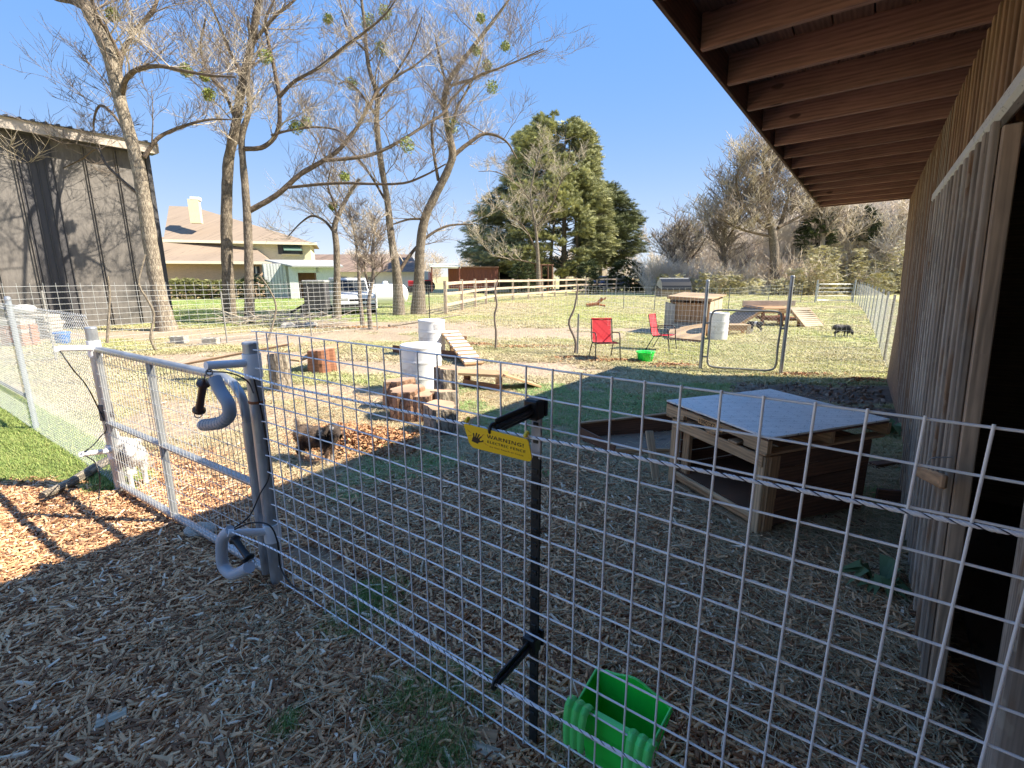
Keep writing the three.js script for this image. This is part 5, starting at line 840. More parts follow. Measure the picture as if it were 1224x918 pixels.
// trunk and limbs given as [x, y, half width] seen in the photograph, stood at distance z with their own spread in depth
function bareTree(label, z, trunk, limbs, o = {}) {
  const rnd = rng(o.seed || 1), m = PXM(z) * 0.71, base = Z(trunk[0][0], trunk[0][1], z).setY(0), t = thing('bare_tree', label, 'tree', base.clone(), o.group);
  const line = (pts, spread, z0 = 0) => pts.map((q, i) => { const p = Z(q[0], q[1], z + z0 + spread * i / Math.max(1, pts.length - 1)); return p; });
  const build = (pts, rad, nm, n, mm, par = t) => { const P = smooth(pts, pts.length * 4), c = rad.length - 1; return part(par, nm, tube(P, (k) => { const f = k * c, i = Math.min(c - 1, Math.floor(f)); return rad[i] + (rad[i + 1] - rad[i]) * (f - i); }, n, true, 0.14, 5), mm); };
  const tp = line(trunk, o.lean || 0.4); tp[0].y = -0.1; const rads = trunk.map((q) => q[2] * m), bk = o.bark || M.bark; rads[0] *= 1.15;
  build(tp, rads, 'trunk', 14, bk);
  const R = new Rods(), RP = new Rods(), opt = { kids: o.kids || [3, 3], min: o.min || 0.0075, up: o.up };
  const sprout = (pts, rd, from, n, lenK) => { const P = smooth(pts, 40); for (let i = 0; i < n; i++) { const k = from + (1 - from) * (i + rnd()) / n, j = Math.min(39, Math.floor(k * 40)), p = P[j], tg = P[j + 1].clone().sub(P[j]).normalize(), a = rnd() * 6.283, sd = V3(Math.cos(a), rr(-0.15, 0.8, rnd), Math.sin(a)), rr0 = rd[Math.min(rd.length - 1, Math.floor(k * rd.length))]; forks(rnd() < (o.paleShare ?? 0.3) ? RP : R, p, tg.multiplyScalar(0.55).addScaledVector(sd, 0.8).normalize(), lenK * rr(0.5, 1.15, rnd), Math.min(0.03, rr0 * 0.4), 2, rnd, opt); } };
  sprout(tp, rads, o.from ?? 0.35, o.trunkTwigs ?? 16, o.len || 1.5);
  limbs.forEach((l, i) => { const [spread, ...pts] = l, P = line(pts.map((q) => [q[0], q[1]]), spread, o.lean ? o.lean * 0.5 : 0.2), rd = pts.map((q) => q[2] * m * 0.82); build(P, rd, 'limb', 8, M.limb); sprout(P, rd, 0.15, Math.round((o.limbTwigs ?? 9) * (pts.length / 5)), (o.len || 1.5) * 0.85); });
  if (R.p.length) part(t, 'twigs', R.geo(), M.twig, { kind: 'stuff' }); if (RP.p.length) part(t, 'pale_twigs', RP.geo(), M.twigPale, { kind: 'stuff' });
  for (const [x, y, s] of o.mistletoe || []) { // evergreen clumps that grow in the bare crown
    const c = Z(x, y, z + rr(0.1, 0.8, rnd)), tr = [], rad = s * m; for (let i = 0; i < 300; i++) { const a = rnd() * 6.283, e = Math.acos(rr(-1, 1, rnd)), q = c.clone().add(V3(Math.sin(e) * Math.cos(a), Math.cos(e), Math.sin(e) * Math.sin(a)).multiplyScalar(rad * Math.cbrt(rnd()))), w = V3(rr(-1, 1, rnd), rr(-1, 1, rnd), rr(-1, 1, rnd)).multiplyScalar(0.06), v = V3(rr(-1, 1, rnd), rr(-1, 1, rnd), rr(-1, 1, rnd)).multiplyScalar(0.05); tr.push(q.clone().sub(w), q.clone().add(v), q.clone().add(w)); }
    part(t, 'mistletoe', quadStrip(tr), M.mistle, { kind: 'stuff' });
  }
  return t;
}
bareTree('thick leaning bare tree nearest the grey metal barn corner', 16.4,
  [[200, 397, 15], [192, 360, 11.5], [182, 305, 10.5], [174, 250, 10], [164, 195, 9], [152, 150, 8.5], [143, 118, 8.5], [138, 90, 10], [126, 52, 10], [106, 14, 9], [88, -20, 7], [66, -70, 5.5], [50, -130, 3]],
  [[1.2, [141, 95, 5], [146, 64, 4.5], [162, 37, 4], [184, 10, 3.6], [192, -20, 2.6], [205, -60, 1.6]], [-1.0, [143, 68, 3.6], [130, 40, 3.2], [117, 20, 3], [108, -10, 2.4], [112, -50, 1.4]],
    [-1.5, [146, 112, 5], [150, 96, 4.4], [162, 84, 4], [189, 79, 3.6], [216, 84, 3], [250, 90, 2.4], [282, 92, 1.4]], [1.0, [172, 188, 4], [189, 165, 3.6], [216, 152, 3], [250, 143, 2.2], [278, 143, 1.2]],
    [1.4, [102, 10, 6], [86, 2, 4.6], [66, -2, 4], [40, -16, 3], [15, -30, 2]], [1.6, [160, 176, 3.4], [138, 140, 2.6], [120, 126, 2.4], [112, 145, 2], [114, 172, 1.4]], [1.2, [170, 236, 3], [128, 198, 2.2], [116, 178, 2], [98, 190, 1.4], [66, 205, 0.9], [40, 214, 0.6]]],
  { seed: 11, bark: M.barkPale, trunkTwigs: 16, limbTwigs: 7, len: 2.1, from: 0.45, kids: [3, 3], min: 0.0055, mistletoe: [[222, 84, 9], [250, 113, 9], [135, 18, 10], [244, 92, 6]] });
bareTree('straight bare tree forming the left trunk of the close pair by the lawn', 19.4,
  [[275, 388, 10], [273, 340, 9], [271, 290, 8.5], [271, 240, 8], [273, 195, 7.5], [282, 148, 6.5], [290, 100, 6], [299, 60, 5.5], [306, 20, 5], [312, -20, 4], [318, -80, 2.5]],
  [[1.4, [274, 192, 3.6], [290, 150, 3.2], [300, 126, 3], [294, 108, 2.6], [298, 84, 2.2], [312, 60, 1.6]], [-1.2, [283, 148, 3.4], [268, 110, 2.8], [252, 92, 2.2], [240, 60, 1.8], [246, 20, 1.2]], [1.0, [300, 55, 3.4], [326, 22, 2.8], [350, 2, 2.2], [372, -20, 1.4]], [-1, [291, 95, 3], [270, 50, 2.4], [258, 20, 1.8], [240, -20, 1.2]]],
  { seed: 12, trunkTwigs: 16, limbTwigs: 7, len: 2.3, from: 0.4, min: 0.0055, mistletoe: [[318, 68, 10], [354, 152, 11], [366, 146, 9]] });
bareTree('crooked bare tree forming the right trunk of the close pair, with long spreading limbs', 18.9,
  [[298, 387, 8], [298, 340, 7], [297, 295, 6.5], [295, 250, 6], [291, 200, 5], [289, 165, 4.5], [298, 130, 3.6], [296, 100, 3], [300, 60, 2.4], [296, 20, 1.8]],
  [[1.2, [292, 178, 4.6], [314, 176, 4.4], [331, 159, 4.2], [334, 122, 4], [329, 88, 3.6], [321, 51, 3.2], [317, 27, 2.6], [330, -5, 1.8]], [-1.0, [334, 116, 3.4], [351, 98, 3], [381, 81, 2.8], [410, 57, 2.5], [431, 42, 2.2], [460, 18, 1.6], [478, -8, 1]],
    [2.0, [298, 252, 5.5], [331, 233, 5.2], [358, 209, 5], [385, 193, 4.6], [405, 179, 4.2], [425, 155, 3.8], [442, 125, 3.4], [452, 108, 3], [475, 91, 2.4], [496, 78, 2], [516, 62, 1.2]], [2.8, [386, 192, 3.6], [435, 187, 3.6], [459, 179, 3.4], [489, 162, 3], [509, 149, 2.8], [530, 135, 2.6], [543, 115, 2.4], [570, 91, 2], [604, 79, 1.4], [651, 60, 0.8]], [-1.5, [345, 224, 3], [401, 219, 2.8], [482, 219, 2.2], [509, 209, 1.8], [533, 196, 1.2]], [1.0, [324, 162, 2.4], [345, 156, 2.2], [380, 152, 2], [408, 158, 1.4], [440, 190, 0.9]]],
  { seed: 13, trunkTwigs: 10, limbTwigs: 6, len: 2.1, from: 0.5, min: 0.0055, mistletoe: [[487, 174, 12], [412, 212, 8]] });
bareTree('short dark bare tree with forked top in front of the shed', 21, [[402, 382, 7], [403, 335, 5.6], [402, 292, 5], [400, 270, 4.4], [408, 250, 3.6], [415, 236, 3], [430, 214, 2]], [[1, [402, 282, 3], [390, 266, 2.6], [374, 258, 2.2], [360, 266, 1.6], [345, 282, 1]], [-1, [404, 262, 2.4], [398, 240, 2], [392, 222, 1.4], [396, 200, 0.8]]], { seed: 14, trunkTwigs: 10, limbTwigs: 7, len: 1.7, from: 0.5, min: 0.0055, mistletoe: [[398, 246, 7]] });
bareTree('tall thin bare tree with mistletoe standing behind the saplings', 23, [[477, 372, 9], [474, 325, 7], [468, 285, 6], [463, 240, 5], [455, 192, 4.6], [450, 145, 4.4], [451, 115, 3.6], [442, 85, 3.2], [438, 60, 3], [436, 30, 2.6], [432, 0, 2], [428, -40, 1.2]],
  [[1, [464, 245, 2.6], [440, 205, 2.2], [420, 180, 1.8], [405, 165, 1.2]], [-1, [452, 118, 2.4], [470, 92, 2], [490, 60, 1.6], [505, 20, 1]], [1, [438, 62, 2], [418, 40, 1.6], [408, 10, 1.2], [400, -30, 0.8]], [1.4, [474, 330, 4], [490, 305, 3.4], [512, 282, 2.8], [535, 270, 2.4], [565, 268, 1.4]], [-1.2, [450, 140, 2.4], [430, 110, 2], [415, 98, 1.5], [405, 100, 1]]],
  { seed: 15, trunkTwigs: 18, limbTwigs: 7, len: 2.4, from: 0.3, min: 0.0055, mistletoe: [[460, 15, 10], [456, 58, 11], [392, 23, 7], [420, 100, 9], [440, 25, 12]] });
bareTree('bent bare tree with upright clustered branches left of the evergreen', 23.6, [[500, 374, 12], [501, 335, 8.5], [503, 290, 7.5], [509, 258, 7], [518, 238, 6.4], [535, 204, 6], [541, 186, 6], [538, 166, 5.4], [533, 140, 4.6], [531, 118, 4.2], [537, 96, 3.8], [552, 74, 3.4], [575, 44, 2.8], [598, 14, 2], [618, -14, 1.2]],
  [[1, [541, 187, 4.4], [558, 173, 3.8], [580, 160, 3], [604, 168, 2.2], [618, 190, 1.2]], [-1, [524, 216, 3.2], [519, 186, 2.8], [516, 154, 2.4], [520, 132, 1.4]], [1, [536, 112, 2.6], [527, 76, 2.4], [520, 42, 1.4]], [-1, [539, 102, 2.8], [560, 96, 2.4], [590, 84, 1.8], [620, 72, 1.2], [650, 58, 0.8]], [1, [538, 165, 2.6], [546, 130, 2.4], [560, 105, 2], [574, 70, 1.6], [580, 30, 1]], [-1, [509, 262, 2.6], [490, 262, 2.2], [470, 268, 1.4]]],
  { seed: 16, trunkTwigs: 18, limbTwigs: 7, len: 2.5, from: 0.4, min: 0.0055, mistletoe: [[540, 150, 12], [575, 22, 7], [588, 104, 10], [604, 55, 7], [570, 60, 8], [582, 78, 8]] });
bareTree('slim bare sapling left of the fence corner post', 18, [[434, 394, 3.4], [430, 350, 3], [428, 310, 2.6], [424, 280, 2.2], [418, 255, 1.4]], [[0.4, [430, 330, 2], [440, 300, 1.6], [446, 275, 1]]], { seed: 17, trunkTwigs: 16, limbTwigs: 8, len: 0.9, from: 0.45, min: 0.006, paleShare: 0.6 });
bareTree('slim bare sapling touching the fence corner post', 16.8, [[443, 396, 3.6], [441, 360, 3.2], [446, 330, 2.8], [445, 300, 2.4], [449, 270, 1.6]], [[0.4, [441, 345, 2], [436, 320, 1.6], [438, 290, 1]]], { seed: 18, trunkTwigs: 16, limbTwigs: 8, len: 0.9, from: 0.4, min: 0.006, paleShare: 0.6 });

// evergreens: a trunk and a crown of many short leafy sprays
function sprayGeo(seed, droop = 0.2) { const r = rng(seed), tr = []; for (let i = 0; i < 16; i++) { const t = i / 16, s = i % 2 ? 1 : -1, b = V3(s * 0.02, -droop * t * t * 0.5, t), L = 0.42 * (1 - t * 0.5), e = b.clone().add(V3(s * L, rr(-0.1, 0.14, r), rr(0.1, 0.3, r))), w = rr(0.05, 0.09, r); tr.push(b.clone().add(V3(0, 0, -w)), e, b.clone().add(V3(0, 0.02, w))); const u = b.clone().add(V3(s * L * 0.3, rr(0.15, 0.35, r), rr(0.05, 0.2, r))); tr.push(b.clone().add(V3(-w * 0.6, 0, 0)), u, b.clone().add(V3(w * 0.6, 0, 0))); } return quadStrip(tr); }
const SPRAYS = [sprayGeo(1), sprayGeo(2), sprayGeo(3)];
function crown(par, c, prof, n, size, tones, rnd, hollow = 0.45, ez = 1, gap = 0.36) { // prof: [height, left reach, right reach]
  const lists = [[], [], []], at = (y) => { for (let i = 0; i < prof.length - 1; i++) if (y <= prof[i + 1][0]) { const k = (y - prof[i][0]) / (prof[i + 1][0] - prof[i][0]); return [prof[i][1] + (prof[i + 1][1] - prof[i][1]) * k, prof[i][2] + (prof[i + 1][2] - prof[i][2]) * k]; } return [0.1, 0.1]; };
  let tries = 0; const y0 = prof[0][0], y1 = prof[prof.length - 1][0];
  for (let i = 0; i < n && tries < n * 6; tries++) {
    const y = rr(y0, y1, rnd), [l, r] = at(y), a = rnd() * 6.283, ca = Math.cos(a), rm = (ca < 0 ? l : r) * Math.abs(ca) + Math.sqrt(l * r) * (1 - Math.abs(ca)); if (rnd() > rm / Math.max(...prof.map((p) => Math.max(p[1], p[2])))* 1.3 + 0.1) continue;
    const cl = fbm(a * 2.1 + c.x, y * (gap > 0.4 ? 0.55 : 0.8) + c.z, 3); if (cl < gap + (a > 1.8 && a < 4.4 ? 0.06 : 0)) continue;
    const f = hollow + (1 - hollow) * Math.pow(rnd(), 0.5), R = rm * f * (0.62 + 0.85 * (cl - 0.2)), p = V3(ca * R, y, Math.sin(a) * R * ez);
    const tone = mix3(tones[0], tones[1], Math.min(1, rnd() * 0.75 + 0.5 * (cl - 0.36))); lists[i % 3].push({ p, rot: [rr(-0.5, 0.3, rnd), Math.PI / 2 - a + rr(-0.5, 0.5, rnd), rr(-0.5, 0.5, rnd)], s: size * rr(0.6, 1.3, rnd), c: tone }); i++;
  }
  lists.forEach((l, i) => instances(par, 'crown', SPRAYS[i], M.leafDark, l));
}
function evergreen(label, px, z, prof, n, size, tones, o = {}) {
  const b = Z(px[0], px[1], z).setY(0), t = thing('evergreen_tree', label, 'tree', b.clone()), rnd = rng(o.seed || 5), h = prof[prof.length - 1][0];
  part(t, 'trunk', tube(smooth([V3(b.x, -0.1, b.z), V3(b.x + 0.1, h * 0.3, b.z), V3(b.x - 0.1, h * 0.65, b.z), V3(b.x, h * 0.97, b.z)], 14), (k) => (o.r || 0.38) * (1 - 0.9 * k), 10, true, 0.15), M.bark);
  for (const [x, r] of o.more || []) part(t, 'stem', tube([V3(b.x + x, -0.1, b.z), V3(b.x + x * 0.8, h * 0.25, b.z), V3(b.x + x * 0.5, h * 0.6, b.z)], (k) => r * (1 - 0.6 * k), 8), M.bark);
  const R = new Rods(); for (let i = 0; i < (o.limbs || 26); i++) { const y = h * rr(0.15, 0.9, rnd), a = rnd() * 6.283, l = Math.max(0.3, (1 - y / h) * (o.reach || 4)); R.add(V3(b.x, y, b.z), V3(b.x + Math.cos(a) * l, y + l * 0.25, b.z + Math.sin(a) * l), 0.06, 0.02, 5); } part(t, 'branches', R.geo(), M.bark, { kind: 'stuff' });
  crown(t, b, prof, n, size, tones, rnd, o.hollow, 1, o.gap); return t;
}
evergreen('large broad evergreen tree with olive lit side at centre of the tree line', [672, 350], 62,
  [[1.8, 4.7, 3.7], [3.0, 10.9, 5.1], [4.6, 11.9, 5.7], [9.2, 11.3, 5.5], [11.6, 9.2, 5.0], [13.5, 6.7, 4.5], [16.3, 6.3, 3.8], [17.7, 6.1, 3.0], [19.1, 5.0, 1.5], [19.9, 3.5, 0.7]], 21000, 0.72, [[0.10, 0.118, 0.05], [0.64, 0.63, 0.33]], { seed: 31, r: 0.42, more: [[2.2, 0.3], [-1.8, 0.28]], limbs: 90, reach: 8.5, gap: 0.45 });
evergreen('smaller dark evergreen tree just right of the large evergreen', [716, 350], 68, [[3.0, 1.9, 2.5], [5.3, 3.6, 6.1], [7.5, 3.3, 6.0], [9.7, 3.0, 4.6], [12.0, 1.9, 2.7], [13.5, 0.6, 1.1]], 4200, 0.85, [[0.055, 0.07, 0.03], [0.26, 0.28, 0.12]], { seed: 32, r: 0.3, reach: 3.5, hollow: 0.3 });
bareTree('pale bare tree spreading twigs over the left side of the large evergreen', 50, [[644, 351, 4], [643, 310, 3], [640, 270, 2.2], [634, 235, 1.6], [640, 200, 1.1], [648, 170, 0.6]], [[-1, [642, 300, 1.8], [625, 270, 1.4], [605, 255, 1.1], [580, 240, 0.6]], [-1, [641, 272, 1.8], [660, 245, 1.3], [672, 215, 1.0], [690, 200, 0.6]], [-1, [635, 240, 1.3], [612, 215, 1.1], [590, 205, 0.8], [572, 205, 0.5]], [-1, [643, 315, 1.6], [615, 310, 1.2], [590, 305, 1.0], [575, 290, 0.6]]], { seed: 33, bark: M.bark, trunkTwigs: 14, limbTwigs: 10, len: 2.4, from: 0.3, min: 0.008, paleShare: 0.85, mistletoe: [[636, 195, 6.6], [620, 178, 3.0]] });

function shrub(name, label, p, w, h, n, size, tones, seed, group) { const t = thing(name, label, 'shrub', p.clone(), group), rnd = rng(seed); const R = new Rods(); for (let i = 0; i < 14; i++) R.add(V3(p.x, 0, p.z), V3(p.x + rr(-w, w, rnd) * 0.4, h * rr(0.4, 0.85, rnd), p.z + rr(-w, w, rnd) * 0.3), 0.025, 0.008, 4); part(t, 'stems', R.geo(), M.twig, { kind: 'stuff' }); crown(t, p, [[0.05, w * 0.36, w * 0.36], [h * 0.3, w * 0.5, w * 0.5], [h * 0.65, w * 0.44, w * 0.44], [h * 0.9, w * 0.25, w * 0.25], [h, w * 0.08, w * 0.08]], n, size, tones, rnd, 0.4); return t; }
const atG = (px, z) => Z(px, 400, z).setY(0);
const dkG = [[0.035, 0.05, 0.02], [0.075, 0.10, 0.035]], olive = [[0.14, 0.15, 0.05], [0.33, 0.32, 0.12]];
shrub('dome_shrub', 'dark dome shaped shrub behind the far end of the rail fence', atG(746, 58), 4.6, 3.6, 700, 0.6, dkG, 41); shrub('dome_shrub', 'narrow dark cone shrub between the two evergreen trees', atG(701, 52), 2.4, 3.3, 420, 0.5, dkG, 42); shrub('dome_shrub', 'dark rounded shrub left of the evergreen trunks', atG(624, 52), 3.0, 3.2, 420, 0.5, dkG, 43);
[[222, 1.9], [240, 2.2], [258, 2.0], [286, 2.1], [312, 2.1]].forEach(([x, w], i) => shrub('hedge_shrub', ['yellow green hedge shrub at the left corner of the house wing', 'second hedge shrub from the left along the peach house wing', 'third hedge shrub from the left along the peach house wing', 'hedge shrub seen just behind the close pair of tree trunks', 'tall dark hedge shrub beside the house entry'][i], atG(x, 40), w, i === 4 ? 1.9 : 1.5, 260, 0.42, i === 4 ? dkG : olive, 50 + i, 'hedge shrubs along the house'));

// far wood on the right: single trees that stand out, then the mass
bareTree('biggest bare oak standing out before the wood on the right', 50, [[928, 349, 9], [926, 325, 7.2], [925, 290, 6.8], [922, 272, 6], [919, 250, 4.4], [915, 225, 3.6], [914, 205, 2.6], [912, 188, 1.4]],
  [[-2, [923, 275, 4.4], [906, 263, 3.8], [895, 252, 3.2], [884, 236, 2.6], [880, 215, 1.8], [884, 198, 1]], [2, [925, 280, 4.4], [933, 268, 3.8], [940, 245, 3], [946, 230, 2.4], [956, 218, 1.6], [966, 206, 0.8]], [-1.5, [920, 262, 3.4], [912, 248, 2.8], [903, 228, 2.2], [900, 208, 1.4], [905, 190, 0.8]], [2, [930, 272, 3.2], [950, 262, 2.4], [968, 250, 1.6], [980, 232, 0.9]], [-2, [920, 282, 3], [900, 278, 2.4], [880, 272, 1.8], [862, 262, 1]], [1, [917, 235, 2.2], [925, 215, 1.8], [930, 195, 1.2], [928, 183, 0.7]]], { seed: 61, trunkTwigs: 40, limbTwigs: 26, len: 3.2, from: 0.4, min: 0.018, kids: [2, 3], paleShare: 0.45 });
bareTree('twin stemmed bare tree in the wood right of the biggest oak', 52, [[981, 348, 6], [982, 310, 4.6], [983, 280, 4.2], [982, 255, 3], [978, 238, 1.8], [975, 220, 1]], [[1, [983, 285, 3.4], [990, 273, 3], [1000, 256, 2.4], [1012, 240, 1.4], [1020, 225, 0.8]], [1, [983, 300, 2.6], [1000, 290, 2], [1015, 285, 1.2]]], { seed: 62, bark: M.barkPale, trunkTwigs: 30, limbTwigs: 18, len: 3.0, from: 0.35, min: 0.018, kids: [2, 3], paleShare: 0.75 });
bareTree('reddish bare tree with bushy crown left of the biggest oak', 52, [[865, 350, 4], [866, 320, 3.4], [864, 290, 3], [868, 260, 2.2], [866, 235, 1.2]], [[1, [865, 300, 2.4], [850, 275, 1.8], [842, 250, 1]], [-1, [866, 290, 2.2], [880, 268, 1.6], [888, 250, 0.9]]], { seed: 63, trunkTwigs: 46, limbTwigs: 24, len: 3.0, from: 0.2, min: 0.018, kids: [2, 3], paleShare: 0.5 });
bareTree('low bushy bare tree at the left end of the wood', 56, [[815, 349, 3.6], [814, 325, 3], [818, 300, 2.2], [815, 280, 1.2]], [[1, [815, 325, 2], [800, 305, 1.4], [788, 292, 0.8]], [-1, [815, 320, 2], [834, 300, 1.4], [845, 282, 0.8]]], { seed: 64, trunkTwigs: 46, limbTwigs: 24, len: 2.8, from: 0.15, min: 0.018, kids: [2, 3], paleShare: 0.5 });
{
  const protos = [], rnd = rng(71);
  for (let v = 0; v < 4; v++) { const R = new Rods(), h = 9; let p = V3(0, 0, 0); const P = [p]; for (let i = 1; i < 7; i++) { p = V3(p.x + rr(-0.35, 0.35, rnd), i * h / 7, p.z + rr(-0.35, 0.35, rnd)); P.push(p); R.add(P[i - 1], p, 0.22 * (1 - (i - 1) / 8), 0.22 * (1 - i / 8), 5); }
    for (let i = 0; i < 24; i++) { const k = rr(0.12, 0.98, rnd) * 6, j = Math.min(5, Math.floor(k)), a = rnd() * 6.283; forks(R, P[j].clone().lerp(P[j + 1], k - j), V3(Math.cos(a), rr(0.25, 1.1, rnd), Math.sin(a)).normalize(), rr(1.6, 3.8, rnd), 0.06, 2, rnd, { kids: [2, 2], min: 0.021 }); } protos.push(R.geo()); }
  const brush = []; for (let v = 0; v < 2; v++) { const R = new Rods(); for (let i = 0; i < 26; i++) { const a = rnd() * 6.283; forks(R, V3(rr(-1.2, 1.2, rnd), 0, rr(-0.8, 0.8, rnd)), V3(Math.cos(a) * 0.5, 1, Math.sin(a) * 0.5).normalize(), rr(1.4, 3.4, rnd), 0.032, 1, rnd, { kids: [3, 2], min: 0.018 }); } brush.push(R.geo()); }
  const wood = new THREE.Group(); wood.name = 'woodland'; wood.userData = { kind: 'stuff', label: 'dense pale bare winter wood behind the field on the right', category: 'woodland' }; scene.add(wood);
  const rowsAt = (px, z) => { const p = Z(px, 400, z); return V3(p.x, 0, p.z); };
  const lists = [[], [], [], []], bl = [[], []];
  const top = (px) => px < 800 ? 0.5 : px < 850 ? 0.72 : px < 950 ? 0.85 : 1.15;
  for (let i = 0; i < 210; i++) { const px = 762 + 420 * Math.pow(rnd(), 0.6), z = rr(54, 84, rnd), k = top(px) * rr(0.8, 1.15, rnd) * (z / 66); lists[i % 4].push({ p: rowsAt(px, z), rot: [0, rnd() * 6.283, 0], s: [k * rr(0.9, 1.2, rnd), k, k * rr(0.9, 1.2, rnd)], c: mix3([0.58, 0.50, 0.41], [0.88, 0.78, 0.66], rnd()) }); }
  for (let i = 0; i < 60; i++) { const px = rr(400, 780, rnd), z = rr(110, 150, rnd), k = rr(0.5, 0.85, rnd); lists[i % 4].push({ p: rowsAt(px, z), rot: [0, rnd() * 6.283, 0], s: k, c: [0.6, 0.5, 0.4] }); }
  for (let i = 0; i < 200; i++) { const px = rnd() < 0.65 ? rr(770, 965, rnd) : rr(965, 1210, rnd), z = rr(50, 66, rnd); bl[i % 2].push({ p: rowsAt(px, z), rot: [0, rnd() * 6.283, 0], s: rr(0.5, 1.15, rnd), c: mix3([0.60, 0.49, 0.38], [0.90, 0.79, 0.64], rnd()) }); }
  const tone = mat([1, 1, 1], { roughness: 0.95 }); lists.forEach((l, i) => instances(wood, 'bare_trees', protos[i], tone, l)); bl.forEach((l, i) => instances(wood, 'brush', brush[i], tone, l));
  const under = new THREE.Group(); under.name = 'undergrowth'; under.userData = { kind: 'stuff', label: 'pale yellow green leafy undergrowth along the foot of the wood', category: 'undergrowth' }; scene.add(under);
  const ul = [[], [], []]; for (let c = 0; c < 110; c++) { const px = c < 85 ? rr(940, 1180, rnd) : rr(780, 960, rnd), z = rr(47, 58, rnd), p = rowsAt(px, z), h = (px > 940 ? rr(1.5, 5.6, rnd) : rr(0.8, 2.2, rnd)), w = rr(1.0, 2.4, rnd), tn = mix3([0.40, 0.36, 0.19], [0.70, 0.64, 0.42], rnd()); for (let i = 0; i < 130; i++) { const a = rnd() * 6.283, y = h * Math.pow(rnd(), 0.8), r = w * Math.sqrt(rnd()) * (1 - 0.6 * y / h); ul[i % 3].push({ p: V3(p.x + Math.cos(a) * r, y, p.z + Math.sin(a) * r), rot: [rr(-0.6, 0.4, rnd), rnd() * 6.283, rr(-0.5, 0.5, rnd)], s: rr(0.22, 0.5, rnd), c: mix3(tn, [0.24, 0.22, 0.11], rnd() * 0.5) }); } }
  ul.forEach((l, i) => instances(under, 'leaves', SPRAYS[i], M.leafDark, l));
}
evergreen('dark small cedar inside the wood right of the oak', [968, 348], 53, [[4.2, 1.0, 0.8], [5.5, 1.8, 1.5], [7.2, 1.4, 1.2], [8.4, 0.4, 0.4]], 420, 0.7, dkG, { seed: 81, r: 0.14, reach: 1.5, limbs: 10 });
evergreen('dark cedar high in the wood near the barn eave corner', [1018, 348], 55, [[5.4, 0.8, 0.8], [6.8, 1.9, 1.6], [8.2, 1.3, 1.2], [9.2, 0.3, 0.3]], 420, 0.7, dkG, { seed: 82, r: 0.14, reach: 1.5, limbs: 10 });

